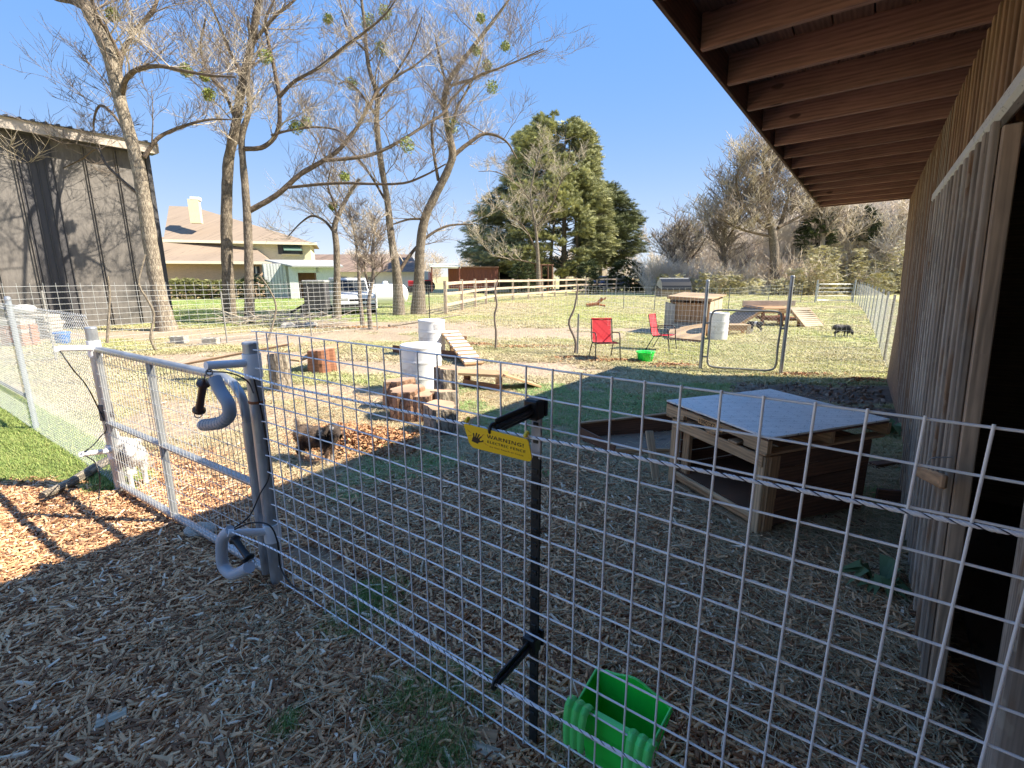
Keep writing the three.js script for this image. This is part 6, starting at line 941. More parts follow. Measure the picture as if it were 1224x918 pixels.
// ---------------------------------------------------------------- houses and things far behind
const zAt = (px, py, z) => Z(px, py, z);
function boxPx(x0, x1, y0, y1, z, d) { const a = Z(x0, y1, z), b = Z(x1, y0, z); const g = bx(b.x - a.x, b.y - a.y, d, 0.01); g.translate((a.x + b.x) / 2, (a.y + b.y) / 2, -z - d / 2); return g; }
{
  const z = 46, o = thing('two_storey_house', 'cream two storey house with brown hip roof and chimney behind the bare trees', 'house', Z(290, 360, z).setY(0)), q = (x, y, dz) => Z(x, y, z + dz);
  const gy = Z(300, 360, z).y; part(o, 'upper_wall', boxPx(228, 364, 288, 352, z, 9), M.cream); part(o, 'lower_wall', boxPx(150, 302, 312, 362, z - 2.5, 2.45), M.peach);
  const hip = (x0, x1, y0, xr0, xr1, yr, dep, zz = 0) => { const A = q(x0, y0, -0.6 - zz), B = q(x1, y0, -0.6 - zz), Cc = V3(B.x, B.y, B.z - dep), D = V3(A.x, A.y, A.z - dep), r0 = q(xr0, yr, dep / 2 - zz), r1 = q(xr1, yr, dep / 2 - zz); return quadStrip([A, B, r1, A, r1, r0, B, Cc, r1, Cc, D, r0, Cc, r0, r1, D, A, r0]); };
  part(o, 'roof', hip(205, 368, 289, 238, 262, 250, 10.5), M.roof);
  { const A = q(150, 313, -3.2), B = q(303, 313, -3.2), C2 = q(303, 297, -0.1), D = q(165, 280, -0.1); part(o, 'wing_roof', quadStrip([A, B, C2, A, C2, D, B, V3(B.x, B.y, B.z - 3), C2]), M.roof); }
  part(o, 'eave', bar(q(204, 289.5, -0.62), q(369, 289.5, -0.62), 0.12, 0.22), M.trim); part(o, 'eave', bar(q(150, 314, -3.25), q(304, 314, -3.25), 0.12, 0.22), M.trim);
  const ch = part(o, 'chimney', boxPx(234.5, 242, 240, 268, z, 0.7), M.cream); part(ch, 'chimney_cap', boxPx(233.5, 243, 237, 241, z, 0.8), M.white);
  const w = part(o, 'window', boxPx(333, 350, 291, 303, z - 0.06, 0.1), M.glass); part(w, 'awning', [slab([q(332, 292, -0.1), q(351, 292, -0.1), q(352, 298, -0.7), q(331, 298, -0.7)], 0.03)], M.awning); part(w, 'window_sill', boxPx(331.5, 351.5, 302.5, 304, z - 0.12, 0.14), M.trim);
  for (const [a, b] of [[328, 332.5], [350.5, 354.5]]) part(o, 'shutter', boxPx(a, b, 291, 303, z - 0.05, 0.08), M.metalDark);
  const en = part(o, 'entry', boxPx(303, 325, 316, 350, z - 1.2, 1.1), M.roofBrown); part(en, 'door', boxPx(306, 312, 322, 345, z - 1.28, 0.06), M.darkWood); part(en, 'window', boxPx(315, 322, 322, 332, z - 1.28, 0.06), M.glass);
  const w2 = part(o, 'window', boxPx(286.5, 294, 318, 327, z - 2.56, 0.08), M.glass); part(w2, 'mullion', boxPx(290, 290.6, 318, 327, z - 2.6, 0.05), M.white);
  o.rotation.y = 0.34;
  const sh = thing('grey_shed', 'small grey shed with open dark doorway beside the cream house', 'shed', Z(360, 360, 40).setY(0));
  part(sh, 'side_wall', boxPx(326, 350, 315, 357, 41, 3), M.greyWall); part(sh, 'front_wall', [boxPx(349, 355, 319, 357, 40, 0.2), boxPx(379, 402, 319, 357, 40, 0.2), boxPx(355, 379, 319, 326, 40, 0.2)], M.white); part(sh, 'doorway_lining', boxPx(354, 380, 325, 357, 41.2, 2), M.darkWood); part(sh, 'roof', [slab([zAt(347, 317.5, 39.5), zAt(405, 317.5, 39.5), V3(zAt(405, 313, 42).x, zAt(405, 313, 42).y + 0.2, -43.5), V3(zAt(326, 313, 42).x, zAt(326, 313, 42).y + 0.2, -43.5)], 0.12)], M.greyWall);
  for (let i = 0; i < 7; i++) part(sh, 'batten', boxPx(327 + i * 3.2, 327.6 + i * 3.2, 316, 356, 40.95, 0.05), M.white);
  sh.rotation.y = 0.3;
  // long low house beyond the trees
  const l = thing('low_house', 'long low white house with brown roof glimpsed behind the bare trunks', 'house', Z(460, 350, 62).setY(0)); part(l, 'wall', boxPx(352, 503, 324, 352, 62, 7), M.white); part(l, 'roof', quadStrip([zAt(350, 325, 61), zAt(506, 325, 61), V3(zAt(490, 300, 66).x, zAt(505, 304, 66).y, -66), zAt(350, 325, 61), V3(zAt(490, 300, 66).x, zAt(505, 304, 66).y, -66), V3(zAt(370, 304, 66).x, zAt(370, 304, 66).y, -66)]), M.roofBrown);
  for (const x of [406, 424, 440]) { const wn = part(l, 'window', boxPx(x, x + 8, 331, 340, 61.9, 0.1), M.glass); part(wn, 'window_frame', boxPx(x - 1, x + 9, 340, 341, 61.85, 0.1), M.white); }
  
  // red barn and its lean-to
  const b = thing('red_shed', 'long red brown shed with pale lean-to roof behind the paddock', 'shed', Z(560, 345, 53).setY(0)); part(b, 'wall', boxPx(536, 595, 320, 345, 53, 6), M.barnRed); for (let i = 0; i < 14; i++) part(b, 'rib', boxPx(537 + i * 4.2, 537.6 + i * 4.2, 320.5, 345, 52.95, 0.06), M.barnRed); part(b, 'roof_edge', boxPx(535, 596, 318.5, 320.5, 52.8, 6.4), M.darkWood); part(b, 'lean_to_roof', slab([zAt(514, 319, 50), zAt(551, 319, 50), V3(zAt(545, 315, 53).x, zAt(545, 315, 53).y, -53), V3(zAt(512, 315, 53).x, zAt(512, 315, 53).y, -53)], 0.15), M.trim); for (const x of [516, 549]) part(b, 'lean_to_post', pipe(zAt(x, 349, 50), zAt(x, 319, 50), 0.08, 6), M.barnRed);
  
  const g = thing('pale_gable_house', 'pale grey gabled house end behind the dark rounded shrub', 'house', Z(610, 345, 78).setY(0)); { const A = zAt(597, 348, 78), B = zAt(660, 348, 78), h0 = zAt(597, 322, 78).y, hp = zAt(622, 309, 78); part(g, 'gable_wall', slab([V3(A.x, A.y, A.z), V3(B.x, A.y, A.z), V3(B.x, h0, A.z), V3(hp.x, hp.y, A.z), V3(A.x, h0, A.z)].map((p) => V3(p.x, p.y, p.z)), 0.01), M.greyWall); part(g, 'wall', boxPx(597, 660, 323, 348, 78.1, 6), M.greyWall); part(g, 'roof', quadStrip([V3(A.x - 0.4, h0, -77.7), V3(hp.x, hp.y + 0.15, -77.7), V3(hp.x, hp.y + 0.15, -86), V3(A.x - 0.4, h0, -77.7), V3(hp.x, hp.y + 0.15, -86), V3(A.x - 0.4, h0, -86), V3(B.x + 0.4, h0, -77.7), V3(B.x + 0.4, h0, -86), V3(hp.x, hp.y + 0.15, -86), V3(B.x + 0.4, h0, -77.7), V3(hp.x, hp.y + 0.15, -86), V3(hp.x, hp.y + 0.15, -77.7)]), M.roof); }
  const ps = thing('play_frame', 'dark timber play frame standing behind the evergreen trunks', 'play frame', Z(650, 350, 54).setY(0)); for (const x of [641, 647, 655, 660]) part(ps, 'post', pipe(zAt(x, 352, 54), zAt(x, 316, 54), 0.1, 6), M.darkWood); part(ps, 'beam', pipe(zAt(640, 317, 54), zAt(662, 317, 54), 0.1, 6), M.darkWood); part(ps, 'deck', boxPx(641, 656, 334, 336, 54, 1.6), M.darkWood); part(ps, 'brace', pipe(zAt(615, 352, 54), zAt(641, 318, 54), 0.08, 6), M.darkWood); part(ps, 'brace', pipe(zAt(634, 352, 54), zAt(641, 318, 54), 0.08, 6), M.darkWood);
}
// vehicles and a gas tank by the houses
function car(name, label, cat, p, turn, L, hB, hC, body) {
  const t = thing(name, label, cat, V3(0, 0, 0)), w = 1.8, prof = (pts, d, b) => { const s = new THREE.Shape(); pts.forEach((q, i) => i ? s.lineTo(...q) : s.moveTo(...q)); s.closePath(); const g = new THREE.ExtrudeGeometry(s, { depth: d, bevelEnabled: true, bevelSize: b, bevelThickness: b, bevelSegments: 2 }); g.translate(0, 0, -d / 2); return g; };
  part(t, 'body', prof([[-L / 2, 0.35], [L / 2, 0.35], [L / 2 + 0.03, 0.62], [L / 2 - 0.08, hB * 0.88], [L * 0.22, hB], [-L / 2, hB]], w - 0.16, 0.06), body);
  part(t, 'cabin', prof([[-L * 0.46, hB], [L * 0.22, hB], [L * 0.10, hC], [-L * 0.40, hC]], w - 0.34, 0.05), body);
  part(t, 'window', prof([[-L * 0.425, hB + 0.06], [L * 0.175, hB + 0.06], [L * 0.085, hC - 0.1], [-L * 0.385, hC - 0.1]], w - 0.22, 0.005), M.glass); part(t, 'windscreen', slab([V3(L * 0.235, hB + 0.04, -0.7), V3(L * 0.235, hB + 0.04, 0.7), V3(L * 0.13, hC - 0.06, 0.66), V3(L * 0.13, hC - 0.06, -0.66)], 0.02), M.glass);
  for (const x of [-L * 0.31, L * 0.32]) for (const s of [-1, 1]) { const g = new THREE.CylinderGeometry(0.34, 0.34, 0.22, 20); g.rotateX(Math.PI / 2); g.translate(x, 0.34, s * (w / 2 - 0.08)); const wh = part(t, 'wheel', g, M.tyre); const r = new THREE.CylinderGeometry(0.2, 0.2, 0.24, 14); r.rotateX(Math.PI / 2); r.translate(x, 0.34, s * (w / 2 - 0.08)); part(wh, 'rim', r, M.steel); }
  for (const s of [-1, 1]) part(t, 'headlight', block(V3(L / 2 + 0.05, 0.66, s * 0.62), 0.06, 0.14, 0.34), M.steel); part(t, 'grille', block(V3(L / 2 + 0.06, 0.55, 0), 0.05, 0.2, 0.8), M.black); part(t, 'bumper', block(V3(L / 2 + 0.07, 0.36, 0), 0.1, 0.16, 1.6), M.black);
  t.position.copy(p); t.rotation.y = turn; return t;
}
car('parked_suv', 'white sport utility vehicle with dark windows seen through the stock fence', 'car', G(420, 373), -1.1, 4.4, 1.0, 1.66, M.carWhite);
car('parked_car', 'dark blue car parked in front of the dome shrub', 'car', atG(736, 62), 0.1, 6.6, 1.15, 1.75, M.carBlue);
car('parked_car', 'white car parked between the evergreen trunks beyond the rail fence', 'car', atG(692, 66), 0.0, 4.4, 0.95, 1.45, M.carWhite);
{ const c = G(462, 368), o = thing('gas_tank', 'white rounded gas tank on legs behind the fence corner', 'tank', c.clone()), prof = []; for (let i = 0; i <= 8; i++) { const a = -Math.PI / 2 + i / 8 * Math.PI / 2; prof.push([Math.cos(a) * 0.58, -0.9 + Math.sin(a) * 0.4]); } for (let i = 0; i <= 8; i++) { const a = i / 8 * Math.PI / 2; prof.push([Math.cos(a) * 0.58, 0.9 + Math.sin(a) * 0.4]); }
  const g = lathe(prof, 28); g.rotateZ(Math.PI / 2); g.rotateY(0.5); g.translate(c.x, 0.78, c.z); part(o, 'shell', g, M.carWhite); part(o, 'dome_lid', lathe([[0, 0.2], [0.14, 0.18], [0.18, 0]], 16, V3(c.x, 1.33, c.z)), M.carWhite); for (const x of [-0.55, 0.55]) part(o, 'leg', block(V3(c.x + x, 0, c.z - x * 0.5), 0.1, 0.35, 0.6, 0.5), M.stone); }
{ const c = G(381, 378), o = thing('refuse_bin', 'dark wheeled bin trailer beside the short bare tree', 'bin', c.clone()); part(o, 'box', block(V3(c.x, 0.25, c.z), 0.95, 1.25, 0.8, 0.1, 0.04), M.metalDark); part(o, 'lid', block(V3(c.x, 1.5, c.z), 1.0, 0.12, 0.86, 0.1, 0.03), M.greyWall); part(o, 'drawbar', bar(V3(c.x - 0.4, 0.6, c.z + 0.2), V3(c.x - 1.3, 0.1, c.z + 0.3), 0.1, 0.1), M.black); for (const s of [-0.45, 0.45]) { const g = new THREE.CylinderGeometry(0.26, 0.26, 0.12, 16); g.rotateZ(Math.PI / 2); g.translate(c.x + s, 0.26, c.z + 0.45); part(o, 'wheel', g, M.tyre); } }
{ const c = atG(506, 56), o = thing('farm_tractor', 'small red farm tractor parked by the lean-to', 'tractor', c.clone()); part(o, 'hood', block(V3(c.x - 0.7, 0.7, c.z), 1.5, 0.6, 0.6, 0, 0.06), M.red); part(o, 'chassis', block(V3(c.x, 0.45, c.z), 2.6, 0.3, 0.4), M.black); part(o, 'seat', block(V3(c.x + 0.75, 1.0, c.z), 0.45, 0.4, 0.45), M.black); part(o, 'steering_post', pipe(V3(c.x + 0.1, 1.2, c.z), V3(c.x + 0.35, 1.55, c.z), 0.04, 6), M.black); part(o, 'roll_bar', tube([V3(c.x + 1.0, 0.9, c.z - 0.5), V3(c.x + 1.0, 2.2, c.z - 0.5), V3(c.x + 1.0, 2.2, c.z + 0.5), V3(c.x + 1.0, 0.9, c.z + 0.5)], 0.05, 6), M.red); for (const [x, r] of [[0.8, 0.65], [-1.1, 0.36]]) for (const s of [-0.65, 0.65]) { const g = new THREE.CylinderGeometry(r, r, 0.3, 18); g.rotateX(Math.PI / 2); g.translate(c.x + x, r, c.z + s); part(o, 'wheel', g, M.tyre); } part(o, 'fender', block(V3(c.x + 0.8, 1.28, c.z), 0.9, 0.08, 1.5, 0, 0.02), M.red); }
{ // brush pile under the left trees
  const R = new Rods(), r = rng(91), c = G(335, 388); for (let i = 0; i < 160; i++) { const a = rr(-0.5, 0.5, r) + (r() < 0.5 ? 0 : 3.14), p = V3(c.x + rr(-2.2, 2.2, r), rr(0.02, 0.35, r), c.z + rr(-0.8, 0.8, r)), l = rr(0.4, 1.2, r); R.add(p, V3(p.x + Math.cos(a) * l, Math.max(0.01, p.y + rr(-0.2, 0.4, r)), p.z + Math.sin(a) * l), rr(0.008, 0.022, r), 0.006, 5); }
  const m = single('brush_pile', R.geo(), M.twigPale, 'low pile of cut grey brush behind the stock fence', 'brush pile'); m.userData.kind = 'stuff';
  const k = G(711, 367); const w = thing('root_stump', 'small reddish uprooted stump lying in the far grass', 'root stump', k.clone()); part(w, 'stem', tube([V3(k.x - 0.5, 0.1, k.z), V3(k.x + 0.1, 0.18, k.z), V3(k.x + 0.45, 0.5, k.z)], 0.11, 8, true, 0.3), M.rust); part(w, 'root', tube([V3(k.x + 0.1, 0.15, k.z), V3(k.x + 0.6, 0.08, k.z + 0.1)], 0.06, 6, true, 0.3), M.rust); part(w, 'root', tube([V3(k.x + 0.2, 0.25, k.z), V3(k.x + 0.65, 0.55, k.z)], 0.05, 6, true, 0.3), M.rust);
  single('fallen_branch', tube(smooth([G(465, 391).setY(0.05), G(500, 386).setY(0.06), G(530, 381).setY(0.05), G(550, 377).setY(0.04)], 14), (t) => 0.05 - 0.02 * t, 8, true, 0.3), M.barkPale, 'long pale fallen branch on the bare soil behind the barrels', 'branch');
}

// ---------------------------------------------------------------- what lies and grows on the ground
function inView(x, z, pad = 40) { const w = SP * EYE - CP * z; if (w < 0.25) return false; const px = 612 + FL * x / w, py = 459 + FL * (CP * EYE + SP * z) / w; return px > -pad && px < 1224 + pad && py < 918 + pad; }
function scatter(n, box, accept, rnd, power = 1) { // places, thinning with distance
  const out = []; let tries = 0; while (out.length < n && tries++ < n * 60) { const x = rr(box[0], box[1], rnd), z = rr(box[2], box[3], rnd), d = Math.hypot(x, z); if (rnd() > Math.pow(Math.min(1, box[4] / d), power)) continue; if (!inView(x, z)) continue; const k = accept(x, z); if (k) out.push([x, z, k]); } return out;
}
const underThings = (x, z) => { const t = wallT(x, z), s = wallS(x, z); return t > 0.52 || false; };
{ // wood chips
  const chip = (seed) => { const r = rng(seed), P = (x) => { const w = (x === 0 ? 1 : 0.55 + 0.4 * r()) * 0.5, h = 0.5; return [V3(x, -h * 0.4, -w * rr(0.7, 1.1, r)), V3(x, -h * 0.4, w * rr(0.7, 1.1, r)), V3(x, h * rr(0.5, 1, r), w * rr(0.4, 0.8, r)), V3(x, h * rr(0.5, 1, r), -w * rr(0.4, 0.8, r))]; };
    const A = P(-0.5), B = P(0), C = P(0.5), bend = rr(-0.35, 0.35, r); B.forEach((p) => (p.z += bend, p.y += rr(-0.1, 0.3, r))); const q = []; const side = (a, b) => { for (let i = 0; i < 4; i++) { const j = (i + 1) % 4; q.push(a[i], b[i], b[j], a[i], b[j], a[j]); } }; side(A, B); side(B, C); q.push(A[0], A[1], A[2], A[0], A[2], A[3], C[0], C[2], C[1], C[0], C[3], C[2]); return quadStrip(q); };
  const geos = [chip(1), chip(2), chip(3), chip(4)], rnd = rng(201), lists = [[], [], [], []];
  const tone = () => { const k = rnd(); return k < 0.42 ? mix3([0.17, 0.08, 0.04], [0.42, 0.215, 0.105], rnd()) : k < 0.93 ? mix3([0.55, 0.31, 0.155], [0.84, 0.52, 0.28], rnd()) : mix3([0.80, 0.60, 0.40], [0.88, 0.72, 0.54], rnd()); };
  const put = (x, z, k, big = 1) => { const L = (0.02 + 0.11 * Math.pow(rnd(), 2.2)) * big, w = Math.min(0.018, L * (0.05 + 0.24 * Math.pow(rnd(), 1.8)) + 0.0025); lists[Math.floor(rnd() * 4)].push({ p: V3(x, relief(x, z) + 0.004 + 0.03 * Math.pow(rnd(), 1.6), z), rot: [rr(-0.4, 0.4, rnd), rnd() * 6.283, rr(-0.42, 0.42, rnd)], s: [L, rr(0.004, 0.010, rnd) * 1.2, w], c: tone() }); };
  for (const [x, z] of scatter(56000, [-7.5, 0.9, -6.5, 0.2, 2.0], (x, z) => outer(x, z) > -0.1 && lawnSide(x, z) + (fbm(x * 3, z * 3, 2) - 0.5) * 0.5 > 0 && !underThings(x, z), rnd, 1.3)) put(x, z);
  for (const [x, z] of scatter(60000, [-6.5, 2.6, -7.0, -0.3, 2.2], (x, z) => outer(x, z) <= -0.05 && zone(x, z).mulch > rnd() * 0.9 + 0.08 && zone(x, z).mud < 0.25 + 0.4 * rnd() && !underThings(x, z), rnd, 1.3)) put(x, z, 1, 0.95);
  for (const [x, z] of scatter(6000, [-6.5, 3.5, -7.5, -2, 3], (x, z) => outer(x, z) < -1 && !underThings(x, z), rnd, 1)) put(x, z, 1, 0.8);
  const g = new THREE.Group(); g.name = 'wood_chips'; g.userData = { kind: 'stuff', label: 'shredded brown wood chip mulch on both sides of the front fence', category: 'mulch' }; scene.add(g);
  const m = mat([1, 1, 1], { roughness: 0.92 }); lists.forEach((l, i) => instances(g, 'chips', geos[i], m, l));
  // a few large pieces of wood that can be picked out
  const bits = [[565, 885, 0.20, 0.055, 1.4], [578, 905, 0.13, 0.05, 1.2], [527, 898, 0.17, 0.018, 0.1], [536, 898, 0.11, 0.035, 0.15], [375, 745, 0.14, 0.03, 1.0], [352, 725, 0.09, 0.03, 0.9], [365, 697, 0.07, 0.04, 0.1], [135, 865, 0.10, 0.045, 2.2], [115, 795, 0.03, 0.018, 0.5]];
  bits.forEach(([px, py, L, w, t], i) => { const p = G(px, py), d = V3(Math.sin(t), 0, Math.cos(t)); single('wood_scrap', bar(p.clone().addScaledVector(d, -L / 2).setY(0.025), p.clone().addScaledVector(d, L / 2).setY(0.03), w, w * 0.35, V3(0.1, 1, 0.1), 0.002), i % 2 ? M.paleWood : M.tanWood2,
    ['largest grey wood scrap left of the black post foot', 'wood scrap just below the largest grey one by the post', 'thin upright pointing stick scrap left of the post foot', 'short wide scrap touching the thin stick scrap', 'long tan wood scrap in the mulch right of the gate post foot', 'small pale scrap between the gate post foot and the long tan scrap', 'pale chunk at the foot of the right gate post', 'pale wood scrap alone in the lower left mulch', 'tiny pale bluish scrap alone in the left mulch'][i], 'wood scrap'); });
}
{ // dead straw and hay in the shaded pen
  const blade = (seed) => { const R = new Rods(), r = rng(seed); let p = V3(-0.5, 0, 0), d = rr(-0.5, 0.5, r); for (let i = 0; i < 4; i++) { d += rr(-0.4, 0.4, r); const q = V3(-0.5 + (i + 1) * 0.25, rr(0, 0.12, r), p.z + d * 0.2); R.add(p, q, 0.011, 0.011, 3); p = q; } return R.geo(); };
  const geos = [blade(1), blade(2), blade(3)], rnd = rng(211), lists = [[], [], []];
  const add = (list) => list.forEach(([x, z]) => { const L = rr(0.06, 0.24, rnd); lists[Math.floor(rnd() * 3)].push({ p: V3(x, relief(x, z) + 0.012 + rr(0, 0.02, rnd), z), rot: [rr(-0.15, 0.25, rnd), rnd() * 6.283, rr(-0.2, 0.25, rnd)], s: [L, 0.13, 0.12 + 0.1 * rnd()], c: mix3([0.38, 0.29, 0.165], [0.74, 0.60, 0.38], rnd()) }); });
  add(scatter(15000, [-3, 4.6, -7.5, -1.2, 2.6], (x, z) => { const o = outer(x, z); return o < -0.5 && !underThings(x, z) && rnd() < 0.10 + 0.9 * sm(0.0, 1.8, x) * sm(-5.8, -3.2, z) + 0.2 * sm(0.4, 0.0, wallT(x, z)); }, rnd, 1.0));
  add(scatter(1300, [-6, 1, -6, 0, 2.2], (x, z) => outer(x, z) > -0.3 && alongF(x, z) < 1.9 && outer(x, z) < 0.7 && !underThings(x, z), rnd, 1.0));
  add(scatter(6000, [-6, 1, -8, 0, 2.2], (x, z) => outer(x, z) < -0.5 && x < 0, rnd, 1.0));
  const g = new THREE.Group(); g.name = 'straw'; g.userData = { kind: 'stuff', label: 'dry straw and dead grass stems strewn over the shaded pen', category: 'straw' }; scene.add(g); const m = mat([1, 1, 1], { roughness: 0.9 }); lists.forEach((l, i) => instances(g, 'stems', geos[i], m, l));
}
{ // grass
  const tuft = (seed, n, lean, wd = 0.05) => { const r = rng(seed), q = []; for (let i = 0; i < n; i++) { const a = r() * 6.283, o = V3(rr(-0.5, 0.5, r), 0, rr(-0.5, 0.5, r)), h = rr(0.5, 1, r), l = rr(0.1, lean, r), w = wd * rr(0.7, 1.2, r), C = Math.cos(a), S = Math.sin(a), m = o.clone().add(V3(C * l * 0.35, h * 0.62, S * l * 0.35)), t = o.clone().add(V3(C * l, h * 0.95, S * l)), s = V3(-S * w, 0, C * w); q.push(o.clone().sub(s), o.clone().add(s), m.clone().addScaledVector(s, 0.7), o.clone().sub(s), m.clone().addScaledVector(s, 0.7), m.clone().addScaledVector(s, -0.7), m.clone().addScaledVector(s, -0.7), m.clone().addScaledVector(s, 0.7), t); } return quadStrip(q); };
  const near = [tuft(1, 12, 0.7, 0.035), tuft(2, 12, 0.9, 0.035), tuft(3, 10, 0.5, 0.04)], rnd = rng(221), lists = [[], [], []], farL = [[], [], []];
  const shade = (x, z, k) => { const c = groundTone(x, z), g = rnd(); let t = mix3(c, [c[0] * 0.85, c[1] * 1.0, c[2] * 0.65], 0.6 * g); if (rnd() < 0.4) t = mix3(t, [0.66, 0.55, 0.32], 0.6); return t; };
  const put = (list, x, z, s, h, c) => list[Math.floor(rnd() * 3)].push({ p: V3(x, relief(x, z) - 0.004, z), rot: [0, rnd() * 6.283, 0], s: [s, h, s], c });
  // lawn at the left edge, green and lush
  for (const [x, z] of scatter(11000, [-9.5, -2, -9, -2.2, 4], (x, z) => lawnSide(x, z) + (fbm(x * 3, z * 3, 2) - 0.5) * 0.4 < 0.05 && alongF(x, z) > 4.2 && outer(x, z) > -0.2, rnd, 0.8)) put(lists, x, z, rr(0.06, 0.12, rnd), rr(0.03, 0.07, rnd), mix3([0.22, 0.31, 0.07], [0.52, 0.50, 0.18], rnd() * rnd()));
  // the yard and the shaded pen
  for (const [x, z] of scatter(52000, [-12, 9, -14, -2, 4.5], (x, z) => { const k = zone(x, z); return k.o < -0.4 && k.mulch < 0.45 * rnd() && k.soil < 0.35 + 0.5 * rnd() && k.mud < 0.2 + 0.3 * rnd() && k.leaves < 0.5 && !underThings(x, z); }, rnd, 1.0)) put(lists, x, z, rr(0.07, 0.15, rnd), rr(0.02, 0.055, rnd), shade(x, z));
  // greener patches in the shaded pen, and tufts along the fence foot
  for (const [x, z] of scatter(9000, [-1.5, 4.8, -8, -3.6, 4.5], (x, z) => { const k = zone(x, z); return fbm(x * 0.9 + 3, z * 0.9, 3) > 0.45 && k.mud < 0.4 && k.mulch < 0.5 && !underThings(x, z) && wallT(x, z) < 0.3; }, rnd, 0.6)) put(lists, x, z, rr(0.06, 0.13, rnd), rr(0.03, 0.07, rnd), mix3([0.18, 0.32, 0.10], [0.44, 0.55, 0.22], rnd()));
  const spots = [[-0.37, -1.6, 0.16], [-0.62, -1.95, 0.13], [-0.27, -1.33, 0.12], [0.02, -1.2, 0.07], [-0.8, -1.62, 0.05], [0.2, -1.6, 0.10], [-0.55, -1.75, 0.10]].concat([[430, 740, 0.1], [545, 835, 0.12], [455, 715, 0.08], [345, 875, 0.03], [480, 850, 0.10], [540, 910, 0.07], [690, 878, 0.06], [505, 905, 0.06]].map(([a, b, c]) => { const p = G(a, b); return [p.x, p.z, c]; }));
  spots.slice(7).forEach(([x, z, r]) => { for (let i = 0; i < 520 * r / 0.1; i++) { const a = rnd() * 6.283, q = r * Math.pow(rnd(), 0.75) * 2.0 * (0.6 + 0.8 * vn(a * 1.5 + x * 9, z * 9)); put(lists, x + Math.cos(a) * q, z + Math.sin(a) * q, rr(0.025, 0.055, rnd), rr(0.03, 0.085, rnd), mix3([0.12, 0.27, 0.07], [0.36, 0.46, 0.16], rnd())); } });
  // the far field in sun
  for (const [x, z] of scatter(60000, [-24, 30, -46, -8, 10], (x, z) => { const k = zone(x, z); return k.soil < 0.4 + 0.4 * rnd() && k.mud < 0.2 && wallT(x, z) < 0.4 + 20 * sm(10.4, 10.8, wallS(x, z)) && z < -8; }, rnd, 1.0)) put(farL, x, z, rr(0.16, 0.34, rnd), rr(0.03, 0.075, rnd), shade(x, z));
  const g = new THREE.Group(); g.name = 'grass'; g.userData = { kind: 'stuff', label: 'short winter grass growing over the yard and the field', category: 'grass' }; scene.add(g);
  const m = mat([1, 1, 1], { roughness: 0.9 }); lists.forEach((l, i) => instances(g, 'blades', near[i], m, l)); farL.forEach((l, i) => instances(g, 'field_blades', near[i], m, l));
}
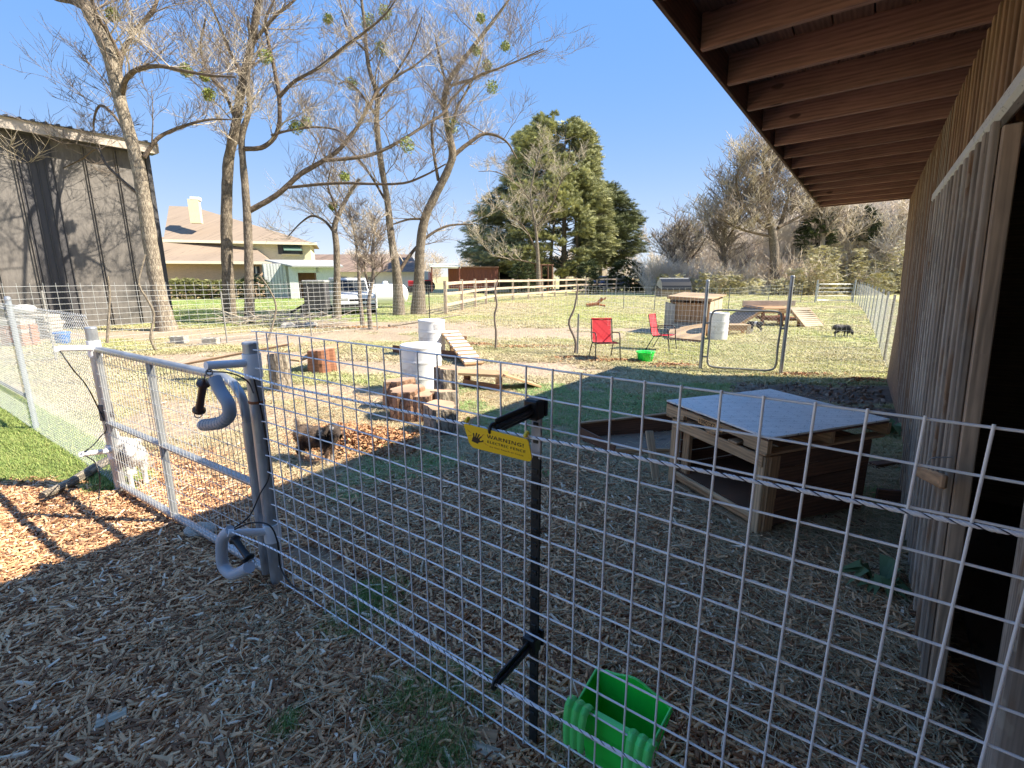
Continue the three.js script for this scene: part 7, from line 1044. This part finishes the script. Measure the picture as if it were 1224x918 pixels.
{ // brown leaves: the pile by the goat, the drifts by the chairs and the mesh fence
  const leaf = (seed) => { const r = rng(seed), n = 7, q = [], P = []; for (let i = 0; i < n; i++) { const a = i / n * 6.283; P.push(V3(Math.cos(a) * (i % 2 ? 0.5 : 0.32), rr(-0.05, 0.28, r), Math.sin(a) * 0.36 * (i % 2 ? 1 : 0.75))); } for (let i = 0; i < n; i++) q.push(V3(0, 0, 0), P[(i + 1) % n], P[i]); return quadStrip(q); };
  const geos = [leaf(1), leaf(2), leaf(3)], rnd = rng(231), m = mat([1, 1, 1], { roughness: 0.85 });
  const tone = () => mix3(mix3([0.28, 0.12, 0.05], [0.58, 0.30, 0.14], rnd()), [0.55, 0.40, 0.24], rnd() * 0.4);
  const pile = (label, spots, n, big) => { const lists = [[], [], []]; for (const [c, rx, rz, h] of spots) for (let i = 0; i < n; i++) { const a = rnd() * 6.283, q = Math.sqrt(-Math.log(1 - rnd() * 0.97)) * 0.62; lists[i % 3].push({ p: V3(c.x + Math.cos(a) * q * rx, 0.012 + h * Math.exp(-q * q * 3) * rnd(), c.z + Math.sin(a) * q * rz), rot: [rr(-0.6, 0.6, rnd), rnd() * 6.283, rr(-0.6, 0.6, rnd)], s: rr(0.03, 0.068, rnd) * big, c: tone() }); }
    const g = new THREE.Group(); g.name = numbered('fallen_leaves'); g.userData = { kind: 'stuff', label, category: 'fallen leaves' }; scene.add(g); lists.forEach((l, i) => instances(g, 'leaves', geos[i], m, l)); };
  pile('heap of brown fallen leaves beside the dark goat kid', [[G(432, 530), 0.85, 0.6, 0.17], [G(400, 520), 0.55, 0.5, 0.10], [G(470, 545), 0.5, 0.35, 0.05]], 2600, 1.0);
  pile('drift of brown leaves around the red chairs and along the mesh fence', [[G(735, 432), 1.3, 0.25, 0.04], [G(800, 437), 0.7, 0.25, 0.03], [G(690, 428), 0.8, 0.25, 0.03], [G(960, 449), 1.2, 0.2, 0.04], [G(1030, 455), 0.6, 0.2, 0.04]], 420, 1.3);
  pile('scattered brown leaves and clods along the middle mesh fence', [[G(640, 415), 1.8, 0.35, 0.04], [G(560, 412), 1.0, 0.3, 0.03], [G(420, 392), 2.2, 0.4, 0.05]], 380, 1.4);
  const clods = []; for (let i = 0; i < 450; i++) { const s = rr(7.2, 9.9, rnd), t = rr(-1.7, 0.35, rnd), p = W(s, t, 0); if (zone(p.x, p.z).mud < 0.25) continue; clods.push({ p: V3(p.x, 0.005, p.z), rot: [rnd() * 3, rnd() * 3, rnd() * 3], s: [rr(0.015, 0.06, rnd), rr(0.006, 0.022, rnd), rr(0.015, 0.05, rnd)], c: mix3([0.12, 0.08, 0.055], [0.34, 0.25, 0.18], rnd()) }); }
  const g = new THREE.Group(); g.name = 'mud_clods'; g.userData = { kind: 'stuff', label: 'churned dark mud clods in the shade at the far end of the barn', category: 'mud' }; scene.add(g); instances(g, 'clods', new THREE.IcosahedronGeometry(1, 1), m, clods);
  // dock plants by the barn door
  [[1050, 705, 0.24, 'broad leaved green weed at the foot of the barn wall'], [1062, 520, 0.30, 'green weed patch by the barn wall behind the pallet shelter']].forEach(([px, py, r, label], k) => { const p = G(px, py), q = []; for (let i = 0; i < 26; i++) { const a = rnd() * 6.283, L = r * rr(0.5, 1, rnd), w = L * 0.14, d = V3(Math.cos(a), 0, Math.sin(a)), s = V3(-d.z * w, 0, d.x * w), b = p.clone().addScaledVector(d, 0.02).setY(0.02), m1 = p.clone().addScaledVector(d, L * 0.5).setY(0.05 + L * rr(0.2, 0.5, rnd)), e = p.clone().addScaledVector(d, L).setY(0.02 + L * rr(0.05, 0.35, rnd)); q.push(b, m1.clone().add(s), m1.clone().sub(s), m1.clone().add(s), e, m1.clone().sub(s)); }
    single('weed', quadStrip(q), mat([0.09, 0.15, 0.06], { roughness: 0.6 }), label, 'plant').userData.kind = 'stuff'; });
}

renderer.render(scene, camera);
